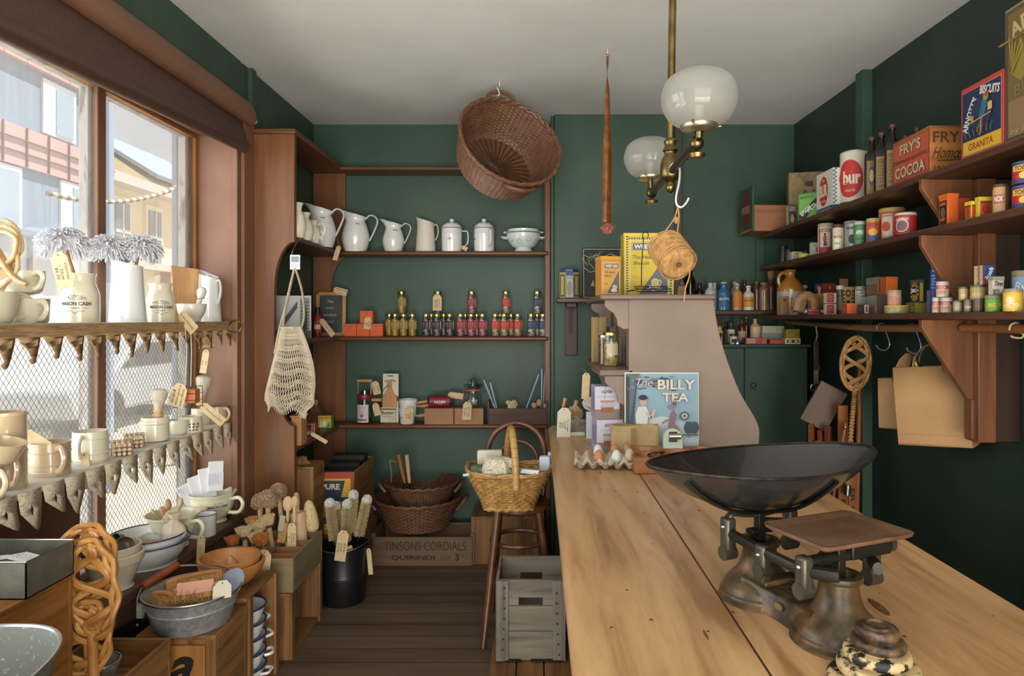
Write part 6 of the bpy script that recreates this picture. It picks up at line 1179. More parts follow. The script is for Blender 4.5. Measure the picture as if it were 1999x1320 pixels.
for y, zz in ((-.03, .014), (.04, .032), (.0, .022), (-.05, .004)): b.tube([(-.08, y, zz), (.085, y, zz)], .002, 5)
b.tube([(-.12, -.03, .006), (-.08, -.03, .012)], .003, 5); b.ob('rack', t); B(IRON).tube(smooth([P(1252, 560, 3.12) - o_, P(1253, 505, 3.12) - o_, P(1256, 470, 3.12) - o_, P(1254, 459, 3.12) - o_, P(1259, 453, 3.12) - o_, P(1265, 456, 3.12) - o_, P(1265, 464, 3.12) - o_], 5), .0024, 6).ob('handle', t)
t = thing('hearth_brush', 'small brown hearth brush standing right of the big yellow tin', 'brush', (X_(1331, 3.4), 3.4, ZS)); B(mat('straw', 'b39a6a', .9, kind='wood', c2='8a7044', s=70)).prism([(-.025, 0), (.025, 0), (.018, .06), (-.018, .06)], .02).ob('bristles', t); B(C('4a2f22', .5)).prism([(-.02, .055), (.02, .055), (.006, .085), (.004, .13), (-.004, .13), (-.006, .085)], .018).ob('handle', t, .002)
# shelves on the left of the screen
t = thing('straw_whisk', 'straw whisk broom standing on the lower shelf of the counter screen', 'broom', (X_(1171, 3.55), 3.62, ZL)); b = B(mat('straw_pale', 'b79d6d', .9, kind='wood', c2='8f7548', s=60)); b.bx(-.035, -.02, 0, .035, .02, .24); rn = random.Random(2)
for k in range(160): x = rn.uniform(-.038, .038); y = rn.uniform(-.024, .024); b.tube([(x, y, 0), (x*1.02, y, .24 + rn.uniform(-.006, .006))], .0018, 3)
b.ob('straw', t)
t = thing('pasta_jar', 'clear glass jar of pale twists on the lower shelf of the counter screen', 'jar', (X_(1193, 3.32), 3.32, ZL)); B(GLS).lathe([(0, 0), (.038, 0), (.04, .006), (.04, .14), (.037, .15), (.037, .158)], 24).ob('glass', t); B(mat('pasta', 'd2b27c', .6, kind='spangle', c2='8f7444', s=70)).lathe([(0, .003), (.036, .003), (.037, .12), (0, .125)], 20).ob('contents', t); B(GOLD).lathe([(0, .168), (.037, .168), (.04, .165), (.04, .152), (.036, .152)], 24).ob('lid', t); a = Art(cy(.0408, .055, -8)); a.rect(-.02, 0, .04, .055, 'c9c0a0', 10).scrawl(-.015, .01, .03, .05, '6b6450', 4, w=.001); a.ob(t)
t = thing('pasta_jar', 'second glass jar behind and left of the jar of pale twists', 'jar', (X_(1180, 3.42), 3.42, ZL)); B(GLS).lathe([(0, 0), (.03, 0), (.03, .14)], 20).ob('glass', t); B(mat('dried_beans', '8a5a40', .6, kind='spangle', c2='5a3826', s=80)).lathe([(0, .003), (.028, .003), (.028, .12), (0, .122)], 18).ob('contents', t); B(STEEL).lathe([(0, .15), (.031, .15), (.031, .138)], 20).ob('lid', t)
t = price_tag(None, MX.Translation(P(1145, 728, 3.4)) @ RY(3), .04, .13, string=[P(1142, 724, 3.4), P(1134, 718, 3.42)]); tag(t, 'plain kraft tag hanging from the lower shelf of the counter screen', 'price tag'); t.name = 'hanging_tag'
# ---------------------------------------------------------------- on the counter
z = CT
for k, (px, Y, w_, h_, rz) in enumerate(((1184, 3.2, .125, .152, 7), (1180, 3.22, .118, .155, 4))):
    o = carton('preserving_jar_box', ('lower', 'upper')[k] + ' white printed preserving jar box of the two stacked on the counter', 'box', (X_(px, Y) + .003, Y, z + (.153 if k else 0)), w_, .12, h_, 'c3bfd0', rz, 'preserving jar boxes'); a = Art(front(.12)); u = w_/2
    a.rect(-u, 0, u, h_*.98, 'cfcbd8').rect(-u, 0, u, h_*.3, '8a7a76').text('KILNER', 0, h_*.85, .014, '4a2a38', w=.05, bold=.02, arc=.06).ell(0, h_*.38, .034, h_*.16, 'b9b3bd').rect(-.03, h_*.2, .03, h_*.36, '9a5f38').rect(-.034, h_*.53, .034, h_*.57, 'b08a5a').rect(-.034, h_*.5, .034, h_*.53, 'a9a4ad').line([(-u*.8, h_*.68), (u*.8, h_*.68)], .001, '6a5a6a'); a.ob(o); a = Art(leftf(w_)); a.rect(-.06, 0, .06, h_*.98, 'a9a4b8').rect(-.04, h_*.2, .04, h_*.8, '8d88a0'); a.ob(o, 'side_label')
    if k: B(TWINE).tube([(-.015, -.0615, 0), (-.01, -.0615, .155), (-.01, .0615, .156)], .001, 5).ob('string', o)
t = thing('loaf_tin', 'grey metal loaf tin packed with small brushes at the far counter end', 'tin', (X_(1122, 3.6), 3.62, z)); TIN2 = mat('grey_loaf_tin', '8d8a80', .4, .5, kind='noise', c2='6b675e', s=25); b = B(TIN2); rows = [[(x*w, y*d, q) for x, y in ((-1, -1), (1, -1), (1, 1), (-1, 1))] for w, d, q in ((.075, .05, .006), (.088, .062, .075), (.085, .06, .075), (.072, .048, .01))]; b.grid(rows, True); b.bx(-.075, -.05, 0, .075, .05, .008); b.ob('tin', t, .004)
b = B(C('d0cdc2', .3)); b.lathe([(0, 0), (.092, 0), (.094, .02), (.09, .022)], 4, RZ(45) @ SCL(1.05, .8, 1)); b.ob('tray', t, .006)
price_tag(t, T_(-.058, -.078, .155) @ RY(2), .072, .16, ('Vintage', 'loaf', 'tin', '$40'), C('d3ccb8', .8), string=[(-.05, -.06, .16)]); price_tag(t, T_(.045, -.04, .19) @ RY(-62), .07, .11, ('Tin and', 'cutter $15'), C('d6d0be', .8))
for k, (dx, dy, c, lb) in enumerate(((.0, .01, BRC, 'round yellow natural sponge brush in the loaf tin'), (-.06, .03, mat('black_bristle', '2b2621', .9, kind='noise', c2='171412', s=90), 'dark bristle pipe brush at the left of the loaf tin'))):
    t2 = thing('small_brush', lb, 'brush', (X_(1122, 3.6) + dx, 3.62 + dy, z + (.11 if k == 0 else .12))); b = B(c); rn = random.Random(k)
    for i in range(260): u = rn.uniform(-.7, 1); a = rn.uniform(0, 6.28); s = sqrt(1 - u*u); v = V((s*cos(a), s*sin(a), u)); b.tube([v*.005, v*(.045 if k == 0 else .032)*rn.uniform(.9, 1.1)], .0022, 3)
    b.ob('bristles', t2); B(BEECH).tube([(0, 0, .02), (.012, 0, .075)], .011, 8).ob('handle', t2)
o = carton('white_card', 'small white card propped between the loaf tin and the jar boxes', 'card', (X_(1150, 3.5), 3.5, z), .03, .02, .14, 'd5d8de')
t = thing('paper_parcel', 'crumpled brown paper parcel standing behind the egg tray', 'parcel', (X_(1239, 3.01), 3.01, z)); b = B(mat('parcel_paper', 'b39a70', .8, kind='noise', c2='a58b60', s=14)); rows = []
for j in range(9):
    v = j/8; rows.append([((.105 + .004*sin(3*a + 6*v))*max(-1, min(1, 1.35*cos(a))) , (.028 + .003*sin(7*a))*max(-1, min(1, 1.5*sin(a)))*(1 - .25*v), .15*v + .004*sin(4*a)*v) for a in [k*pi/20 for k in range(40)]])
b.grid(rows, True); b.add(rows[-1], [tuple(range(40))]); b.ob('wrapping', t); B(C('8d7448', .8)).bx(-.02, -.0335, .0, .0, -.0325, .14).ob('paper_fold', t)
# advertising sign: generic bush scene with the lettering
t = thing('enamel_sign', 'pale blue printed tin sign with large tea lettering, leaning on the counter screen', 'sign', (X_(1292, 3.045), 3.046, z + .002)); w_, h_ = .34, .382; B(C('d8d4c4', .4)).bx(-w_/2, 0, 0, w_/2, .006, h_).ob('plate', t, .001); a = Art(pl((0, -.0004, 0), (1, 0, 0), (0, 0, 1))); S = '8fb0c0'
a.rect(-.165, .005, .165, .376, S).ell(.02, .12, .13, .045, 'b3c3c6').rect(-.165, .005, .165, .085, 'a9bcc2').ell(.0, .155, .06, .025, 'c3ccc9')
a.poly([(-.165, .08), (-.12, .08), (-.125, .2), (-.115, .3), (-.1, .376), (-.165, .376)], '5d6b72').poly([(-.165, .08), (-.15, .08), (-.148, .36), (-.165, .37)], '2f3a42').poly([(-.118, .09), (-.105, .09), (-.108, .29), (-.12, .31)], '7f97a2')
for k in range(16): a.line([(-.16 + .003*k, .1 + .015*k), (-.13 + .001*k, .13 + .014*k)], .004, '2d3840'); a.d -= a.e
for k in range(34): rn = random.Random(k); a.ell(rn.uniform(-.15, .06), rn.uniform(.3, .365), rn.uniform(.006, .016), rn.uniform(.003, .008), ('3d4a52', '55666e', '6d8590')[k % 3], 8); a.d -= a.e*.8
for x in (.13, .15, .118): a.ell(x, .13, .018, .028, '3d4f5a', 10)
a.rect(.09, .095, .165, .1, '3d4f5a')
a.text('The', -.082, .336, .034, '4a3f48', w=.08, shear=.35, bold=.03).text('The', -.083, .337, .034, 'd9c9c4', w=.08, shear=.35).text('BILLY', .065, .327, .046, '4a4048', w=.175, bold=.055).text('BILLY', .065, .327, .045, 'ddd2c4', w=.172, bold=.03).text('TEA', .06, .269, .042, '4a4048', w=.122, bold=.055).text('TEA', .06, .269, .041, 'ddd2c4', w=.12, bold=.03)
a.poly([(-.118, .13), (-.07, .13), (-.062, .2), (-.075, .23), (-.11, .225), (-.122, .19)], 'cfd2d0').poly([(-.112, .05), (-.065, .05), (-.068, .132), (-.115, .132)], '5d5a68').ell(-.087, .248, .015, .018, 'c9a394').ell(-.088, .268, .019, .012, '26262c').rect(-.108, .262, -.064, .266, '26262c').line([(-.075, .2), (-.05, .175), (-.035, .215)], .012, 'cfb4a6')
a.poly([(.03, .11), (.055, .13), (.065, .19), (.05, .215), (.036, .19), (.028, .15)], '8d6a78').ell(.05, .1, .032, .045, '94707e').line([(.065, .08), (.085, .045), (.09, .01)], .012, '8d6a78').ell(.042, .226, .018, .012, '9a7884').poly([(.045, .235), (.05, .262), (.056, .235)], '6d4f5c').poly([(.052, .235), (.06, .26), (.064, .232)], '6d4f5c').line([(.035, .17), (.01, .16), (-.0, .15)], .008, '8d6a78').ell(.1, .185, .022, .02, '5a6268').ell(.1, .185, .014, .013, 'b5b0a4').ell(.1, .185, .006, .006, '5a6268'); a.ob(t, 'printed_scene')
b = B(C('4d5a66'))
t = thing('wooden_till_tray', 'orange-brown wooden tray block with turned hollows on the counter', 'tray', (X_(1331, 2.7), 2.83, z)); TW, TD, TH = .385, .265, .064; TR = mat('till_wood', 'b0713f', .4, kind='wood', c2='85502a', s=12, ax='x', lo=.3, hi=.7); hol = [(-.13, .062, .052), (-.13, -.062, .052), (0, 0, .07), (.13, .062, .052), (.13, -.062, .052)]; NXg, NYg = 110, 78; rows = []
for j in range(NYg + 1):
    row = []
    for i in range(NXg + 1):
        x = -TW/2 + TW*i/NXg; y = -TD/2 + TD*j/NYg; d = 0
        for hx, hy, hr in hol:
            q2 = ((x - hx)**2 + (y - hy)**2)/hr**2
            if q2 < 1: d = .04*(1 - q2)**.4
        row.append((x, y, TH - d))
    rows.append(row)
b = B(TR); b.grid(rows); b.bx(-TW/2, -TD/2, 0, TW/2, TD/2, .002)
for p0, p1 in (((-1, -1), (1, -1)), ((1, -1), (1, 1)), ((1, 1), (-1, 1)), ((-1, 1), (-1, -1))): b.add([(p0[0]*TW/2, p0[1]*TD/2, 0), (p1[0]*TW/2, p1[1]*TD/2, 0), (p1[0]*TW/2, p1[1]*TD/2, TH), (p0[0]*TW/2, p0[1]*TD/2, TH)], [(0, 1, 2, 3)])
b.ob('block', t); B(C('4d2f18')).bx(-.066, -TD/2 - .0006, .001, -.065, -TD/2 + .0005, TH).ob('glue_line', t); B(C('4d2f18')).bx(.064, -TD/2 - .0006, .001, .065, -TD/2 + .0005, TH).ob('glue_line', t)
t = thing('brass_curtain_rings', 'little heap of brass rings in the left hollow of the wooden tray', 'rings', (X_(1278, 2.78), 2.78, z + .05))
for k in range(5): B(BRASS).tube([RX(-55 + 12*k) @ V((.028*cos(a) + .004*k, .018*sin(a), .003*k)) + V((0, 0, .012)) for a in [i*pi/12 for i in range(24)]], .0022, 6, True).ob('ring', t)
t = thing('tin_toy', 'mint green arched tin gadget with a metal clip standing on the wooden tray', 'gadget', (X_(1312, 2.92), 2.905, z + TH)); MG = C('b5c7b4', .35); B(MG).prism([(-.042, 0), (.042, 0), (.042, .045)] + [(.042*cos(R(a)), .045 + .042*sin(R(a))) for a in range(15, 180, 15)] + [(-.042, .045)], .03, T_(0, -.015, 0)).ob('body', t, .003); B(C('4a4438', .5, .5)).bx(-.02, -.019, .03, .016, -.014, .075).ob('mechanism', t, .002); B(STEEL).cyl(.013, .05, 14, T_(-.02, -.02, .055) @ RY(90)).ob('roller', t); B(C('8d7a6a', .5)).tube(smooth([(.02, -.02, .05), (.05, -.03, .06), (.07, -.02, .052)], 4), .003, 6).ob('cord', t)
t = thing('egg_tray', 'grey moulded pulp egg tray half filled with eggs on the counter', 'egg tray', (X_(1181, 2.84), 2.83, z), -4); PUL = mat('pulp_card', 'b9ad98', .95, kind='noise', c2='a59882', s=60, bump=.2); rows = []; GW, GD = .255, .165
for j in range(49):
    row = []
    for i in range(73):
        x = -GW/2 + GW*i/72; y = -GD/2 + GD*j/48; cx_ = cos(2*pi*(x/GW*5)); cy_ = cos(2*pi*(y/GD*3)); h = .026 - .013*(cx_ + cy_)*(1) ; edge = max(abs(x)/(GW/2), abs(y)/(GD/2)); h = max(.006, min(h, .05)); row.append((x*(1 + .03*(edge > .97)), y*(1 + .03*(edge > .97)), h if edge < .985 else .03 + .008*cos(14*x/GW*pi)))
    rows.append(row)
B(PUL).grid(rows).ob('tray', t, solid=.003)
eggs = ('white egg in the tray, front row left', 'orange-brown egg in the tray, front row middle', 'grey-beige egg in the tray, front row right', 'white egg in the tray, back row left', 'dark brown egg in the tray, back row middle', 'light brown egg in the tray, back row right')
for k, (px, py, c) in enumerate(((1203, 893, 'd5d6d4'), (1169, 893, 'bf7c4c'), (1229, 890, 'b5a48c'), (1168, 882, 'd0cfc8'), (1201, 881, 'b07a52'), (1226, 879, 'a8744f'))):
    Y = 2.8 if k < 3 else 2.87; lb = eggs[(1, 0, 2, 3, 4, 5)[k]].replace('left', 'left') if k > 1 else (('white egg in the tray, front row middle'), ('orange-brown egg in the tray, front row left'))[k]
    o = B(mat('egg_shell_%d' % k, c, .55)).lathe(sm2([(0, -.026), (.015, -.021), (.0215, -.005), (.017, .018), (.008, .029), (0, .032)], 4), 24, RX(-12) @ RY(8 - 5*k)).ob('egg', None, loc=P(px, py, Y)); tag(o, lb, 'egg', 'eggs in the tray')

# ---------------------------------------------------------------- the weighing scale
BRZ = mat('worn_bronze_paint', '765438', .4, .25, kind='noise', c2='32261b', s=15, c3='50422a', lo=.38, hi=.64); IRN = mat('dull_scale_iron', '5d574b', .42, .7, kind='noise', c2='403b33', s=16); IRNB = mat('dark_scale_iron', '2c2822', .45, .6); PANM = mat('black_japanned_pan', '0b0b0c', .3, .0, kind='noise', c2='232324', s=110, lo=.55, hi=.75, coat=.7)
RUST = mat('rusty_brown_plate', '7f6250', .5, .35, kind='noise', c2='5d4435', s=9, c3='75553f')
t = thing('weighing_scale', 'antique shop balance scale with a black scoop pan and a rusty square plate', 'scale', (.5455, 1.406, CT), 22.5)
bell = sm2([(0, 0), (.084, 0), (.088, .004), (.088, .016), (.083, .022), (.079, .033), (.064, .05), (.047, .07), (.039, .095), (.036, .118)], 3) + [(.043, .12), (.045, .126), (.043, .132), (.03, .132), (.028, .11), (0, .108)]
b = B(BRZ); b.lathe(bell, 44, T_(0, .112, 0)); b.lathe(bell, 44, T_(0, -.112, 0)); rows = []
for j in range(13):
    y = -.1 + .2*j/12; k = (y/.1)**2; w = .046 + .022*k; h = .05 + .012*k; rows.append([(-w*1.12, y, 0), (-w*1.1, y, .012), (-w, y, .02), (-w*.92, y, h - .006), (-w*.8, y, h), (w*.8, y, h), (w*.92, y, h - .006), (w, y, .02), (w*1.1, y, .012), (w*1.12, y, 0)])
b.grid(rows); b.ob('base', t, ang=50)
a = Art(pl((0, 0, .051), (0, -1, 0), (1, 0, 0)), .0012); a.text('FAIRBANKS', .0, 0, .03, mat('bronze_relief', '8d7a58', .4, .5), w=.14, bold=.02); a.ob(t, 'raised_lettering'); a = Art(pl((-.0475, 0, 0), (0, -1, 0), (0, 0, 1)), .001); a.ell(.0, .03, .014, .009, '54452a').ell(.0, .03, .011, .007, '75613f'); a.ob(t, 'maker_badge')
for s in (-1, 1):
    b = B(IRNB); b.tube([(s*.05, .155, .15), (s*.088, .11, .156), (s*.088, 0, .15), (s*.088, -.11, .148), (s*.05, -.16, .15)], .0105, 8, flat=1.2); b.ob('beam', t)
    for y, zt in ((.112, .19), (0, .165), (-.112, .178)):
        b = B(IRN); b.bx(s*.088 - .013, y - .014, .1 if y else .085, s*.088 + .013, y + .014, zt); b.ob('bearing', t, .006); B(STEEL).ball(.005, 10, T_(s*.1015, y, zt - .02)).ob('screw', t); B(IRN).cyl(.016, .03, 18, T_(s*.088 - .015, y, .112) @ RY(90)).ob('bearing_cap', t)
    B(IRN).tube(smooth([(s*.088, .112, .188), (s*.075, .112, .196), (s*.04, .112, .19), (0, .112, .186)], 4), .009, 8, flat=.7).ob('pan_cradle', t)
B(BRZ).bx(-.095, -.016, .082, .095, .016, .092).ob('pivot_bar', t, .003); B(IRNB).tube([(-.088, -.112, .165), (.125, -.112, .165)], .011, 10).ob('plate_bar', t); B(IRNB).bx(.02, -.128, .158, .125, -.096, .194).ob('plate_box', t, .003); B(IRN).cyl(.018, .014, 18, T_(.125, -.112, .175) @ RY(90)).ob('end_cap', t)
for y in (.112, -.112): B(IRNB).bx(-.0095, y - .0095, .11, .0095, y + .0095, .2).ob('post', t, .002)
B(IRNB).bx(-.03, .1, .146, .03, .124, .156).ob('guide', t, .002); B(IRNB).tube([(-.03, -.112, .16), (-.065, -.112, .16)], .011, 10).ob('beam_stud', t)
PX, PY = .02, .112; rows = []; N_ = 72
def panp(r, a, dz=0): c, s_ = cos(a), sin(a); e = 2.0; return (PX + .292*r*c*(1 + .05*abs(c)**6), PY + .152*r*s_*(1 - .12*c*c), .2 + .106*r**2.1 + .01*r**6*c*c - .006*r**4*(s_ < 0)*s_*s_ + dz)
for r in (.0001, .15, .3, .45, .6, .72, .82, .9, .96, 1.0): rows.append([panp(r, 2*pi*i/N_, .003) for i in range(N_)])
for r in (1.012, .96, .85, .7, .5, .3, .1, .0001): rows.append([panp(r, 2*pi*i/N_, -.001) for i in range(N_)])
b = B(PANM); b.grid(rows, True); b.ob('scoop_pan', t, ang=60); B(mat('worn_pan_rim', '3a342b', .4, .5, kind='noise', c2='15130f', s=40)).tube([panp(1.006, 2*pi*i/N_, .001) for i in range(N_)], .0036, 6, True).ob('pan_rim', t)
for a_ in (205, 285, 25, 105): A_ = R(a_); B(IRNB).tube(smooth([(PX*.5, PY, .192)] + [V(panp(r, A_, -.006)) for r in (.25, .45, .65, .82, .93)], 4), .011, 8, flat=.4).ob('pan_strap', t)
px_, py_ = .0194, -.0903; pw, ph = .116, .084; b = B(RUST); rr = .016
def rrect(w, h, r, z): return [(px_ + sx*(w - r) + r*cos(R(q)), py_ + sy*(h - r) + r*sin(R(q)), z) for sx, sy, q0 in ((1, 1, 0), (-1, 1, 90), (-1, -1, 180), (1, -1, 270)) for q in (q0, q0 + 30, q0 + 60, q0 + 90)]
b.grid([rrect(.002, .002, .001, .2), rrect(pw - .01, ph - .01, rr - .006, .2), rrect(pw, ph, rr, .206), rrect(pw + .002, ph + .002, rr, .213), rrect(pw - .004, ph - .004, rr - .004, .213), rrect(pw - .012, ph - .012, rr - .008, .206), rrect(pw - .02, ph - .02, rr - .01, .2045), rrect(.002, .002, .001, .2045)], True); b.ob('plate', t, ang=50)
WEI = mat('flaking_cream_weight', 'c2ab7c', .55, .1, kind='noise', c2='1d1a18', s=34, lo=.46, hi=.52); WED = mat('worn_brown_weight', '6a5238', .5, .3, kind='noise', c2='2a2019', s=40, lo=.4, hi=.6); zz = CT
for k, (r, h) in enumerate(((.079, .026), (.066, .024), (.054, .021), (.044, .019), (.035, .02))):
    o = B(WEI if k < 3 else WED).lathe([(0, 0), (r*.94, 0), (r, h*.2), (r, h*.55), (r*.93, h*.8), (r*.7, h*.86), (r*.66, h), (r*.56, h), (r*.52, h*.8), (0, h*.8)], 40).ob('scale_weight', None, .0015, loc=(.578 + .002*(k % 2), 1.135, zz)); tag(o, 'flaking cream and black iron scale weight, ' + ('lowest and widest', 'second from bottom', 'middle', 'second from top, brown', 'topmost and smallest, brown ring')[k] + ' of the stack', 'weight', 'stacked scale weights'); zz += h*.995
# ---------------------------------------------------------------- bottles in the right back corner
def bottle(px, Y, z, wpx, hpx, body, label, lab=None, cap='1d1a18', neck=.42, text=None, tcol='2a2620', group='old bottles on the corner shelf', rz=0, square=False, band=(.12, .55), lid=None):
    h = L_(hpx, Y); r = L_(wpx, Y)/2*.98; t = thing('bottle', label, 'bottle', (X_(px, Y), Y, z), 0, group); m = body if not isinstance(body, str) else C(body, .18); n = r*neck
    pr = sm2([(0, 0), (r*.95, 0), (r, h*.03), (r, h*.56), (r*.9, h*.68), (n*1.1, h*.78), (n, h*.82), (n, h*.9), (n*1.25, h*.91), (n*1.25, h*.945), (0, h*.945)], 2)
    B(m).lathe(pr, 22).ob('body', t); B(C(cap, .4)).lathe([(0, h), (n*.9, h), (n*1.05, h*.985), (n*1.05, h*.94), (0, h*.94)], 16).ob('stopper', t)
    if lab:
        a = Art(cy(r + .0006, 0, -12)); lh = (band[1] - band[0])*h; a.rect(-r*1.1, h*band[0], r*1.1, h*band[1], lab, 8)
        if text: a.text(text, 0, h*(band[0]*.35 + band[1]*.65), lh*.22, tcol, w=r*1.7, bold=.02)
        a.line([(-r*.8, h*(band[0] + .06)), (r*.8, h*(band[0] + .06))], lh*.04, tcol); a.ob(t)
    return t
DKG = mat('dark_bottle_glass', '17120f', .12); BRG = mat('brown_bottle_glass', '4a2413', .14, c2='2a140a'); STW = mat('brown_stoneware', '8d6a48', .28, kind='noise', c2='6f4f33', s=12, coat=.4); STWD = mat('dark_stoneware', '6b4630', .28, kind='noise', c2='4d2f1f', s=12, coat=.4); CLR = mat('milky_bottle_glass', 'aeb3aa', .15)
z = SB; Y = 4.47
bottle(1347, Y, z, 22, 88, DKG, 'tall dark bottle half hidden by the twine ball'); bottle(1366, Y, z, 17, 54, DKG, 'squat black bottle second from the twine ball')
bottle(1387, 4.45, z, 23, 57, CLR, 'clear bottle with a green-grey lettered label', '8f9a80', '6b3a26', text='DEXSAL'); bottle(1395, 4.53, z, 14, 54, CLR, 'slim clear bottle behind the green-grey lettered one', None, 'b5b5aa')
bottle(1413, 4.44, z, 25, 55, '35688c', 'blue lettered bottle with a silver cap', '2f5f88', 'b3b6b3', .5, 'SALVITAL', 'd5dad6'); bottle(1435, 4.53, z, 17, 58, CLR, 'clear bottle with a brown cork behind the orange labelled one', None, '7d4f30', .5)
bottle(1439, 4.44, z, 20, 52, 'a98a5c', 'flat bottle with an orange and white label', 'c2742e', 'c9ccc4', .4, band=(.1, .6)); bottle(1454, 4.53, z, 15, 60, BRG, 'brown bottle with a dark cap behind the white one', None, '3a1f14')
bottle(1461, 4.44, z, 22, 48, 'bfc2bb', 'white bottle with an orange and black lettered label', 'c98a2c', 'd5d8d2', .4, 'KILEX', '2c2a26')
for px, Yy, w, h, m, lb, ck in ((1477, 4.5, 15, 56, STWD, 'dark brown stoneware bottle behind the pale stoneware jar', None), (1492, 4.44, 21, 54, STW, 'pale brown stoneware jar with a wide mouth', None), (1505, 4.52, 18, 62, STWD, 'tall stoneware bottle with a big cork', 1)):
    hh = L_(h, Yy); r = L_(w, Yy)/2; t = thing('stoneware_bottle', lb, 'bottle', (X_(px, Yy), Yy, z), 0, 'stoneware on the corner shelf'); B(m).lathe(sm2([(0, 0), (r*.96, 0), (r, hh*.04), (r, hh*.7), (r*.85, hh*.8), (r*.6, hh*.87), (r*.62, hh*.9), (r*.75, hh*.93), (r*.75, hh), (0, hh)], 3), 24).ob('body', t)
    if ck: B(mat('cork', 'b58a58', .85, kind='noise', c2='94693c', s=60)).cyl(r*.62, .055, 16, T_(0, 0, hh - .005), r*.75).ob('cork', t)
z = ZC; G = 'old goods on the green cupboard'
bottle(1405, 4.3, z, 15, 35, 'cfae2c', 'small yellow bottle with a red cap at the screen edge', 'c9452c', 'b02a24', .5, group=G); bottle(1418, 4.42, z, 13, 42, DKG, 'dark slim bottle behind the brown jar', None, group=G); bottle(1427, 4.33, z, 15, 44, '3a3c34', 'dark bottle with a tall white label', 'cfcabb', '1c1a18', .5, group=G, band=(.05, .62))
for px, w, h, c, lab, cap, lb in ((1409, 13, 21, '3a1d10', None, '1a1716', 'small brown glass jar in front by the screen edge'), (1432, 15, 20, 'c9c4b4', 'd3cfc0', '2a2622', 'small white labelled jar with a dark lid')):
    t = thing('small_jar', lb, 'jar', (X_(px, 4.24), 4.245, z), 0, G); r = L_(w, 4.24)/2; h = L_(h, 4.24); B(C(c, .2)).lathe([(0, 0), (r, 0), (r, h*.75), (r*.8, h*.8), (0, h*.8)], 18).ob('body', t); B(C(cap, .4)).lathe([(0, h), (r*.85, h), (r*.9, h*.78), (0, h*.78)], 18).ob('lid', t)
    if lab: a = Art(cy(r + .0006, h*.1, 0)); a.rect(-r, 0, r, h*.55, lab, 6).rect(-r*.7, h*.15, r*.7, h*.4, '3a3630', 6); a.ob(t)
bottle(1448, 4.36, z, 16, 48, BRG, 'brown square shouldered bottle with a cream label', 'b59a7a', '24140c', .4, group=G, band=(.05, .5)); bottle(1457, 4.48, z, 9, 50, BRG, 'thin tall brown bottle beside the square shouldered one', None, '9a968a', group=G); bottle(1474, 4.4, z, 20, 50, 'b99a78', 'bottle with a big cream label and dark cap', 'd0b691', '1c1a18', .35, group=G, band=(.04, .62))
def fbox(name, lb, x0, x1, Y, z, hpx, d, c, cat='box', g=G, art=None, rz=0): # box facing the camera
    w = L_(x1 - x0, Y); h = L_(hpx, Y); o = carton(name, lb, cat, (X_((x0 + x1)/2, Y), Y + d/2, z), w, d, h, c, rz, g); a = Art(front(d))
    if art: art(a, w/2, h); a.ob(o)
    return o, h
fbox('long_box', 'long flat red and brown box lying at the front of the cupboard top', 1456, 1497, 4.215, z, 12, .07, 'a35a48', art=lambda a, u, h: a.rect(u*.1, .004, u*.6, h - .004, 'b0302a').rect(-u*.9, .004, -u*.1, h - .004, 'b58a70'))
fbox('red_box', 'small flat bright red box at the front of the cupboard top', 1503, 1531, 4.215, z, 9, .06, 'a83a30', art=lambda a, u, h: a.rect(-u*.9, .003, u*.5, h - .003, 'b8453a'))
t = thing('flat_tin', 'round flat tin with a blue lid at the front of the cupboard top', 'tin', (X_(1441, 4.21), 4.235, z), 0, G); B(STEEL).lathe([(0, 0), (.028, 0), (.028, .012), (0, .012)], 24).ob('body', t); B(C('2f4a72', .4)).lathe([(.0, .024), (.036, .024), (.0375, .02), (.0375, .01), (.03, .01)], 24).ob('lid', t)
o, h = fbox('glass_tray', 'grey glass tray standing behind the red box on the cupboard', 1487, 1530, 4.33, z, 20, .09, '7f8a86'); o2, _ = fbox('paper_packet', 'pile of pale paper packets on the grey glass tray', 1489, 1531, 4.34, z + h, 14, .06, 'b3b59a', art=lambda a, u, hh: a.scrawl(-u*.8, .005, u*.8, hh - .005, '6d6a58', 3, w=.0012))
o, h = fbox('match_box', 'white and black patterned flat box under the yellow one', 1533, 1563, 4.215, z, 11, .06, 'cfcfbc', art=lambda a, u, h: a.rect(-u*.8, .008, u*.8, h - .008, '3a3a2c').ell(-u*.4, h/2, .012, .008, 'd8c84a').ell(u*.4, h/2, .012, .008, 'd8c84a'))
fbox('yellow_box', 'small yellow patterned box stacked on the white and black one', 1535, 1561, 4.22, z + h, 18, .055, 'b59a2c', art=lambda a, u, h: a.rect(-u*.85, .006, u*.85, h*.85, '8f7a20').scrawl(-u*.7, .01, u*.7, h*.7, 'd8c86a', 3, w=.002))

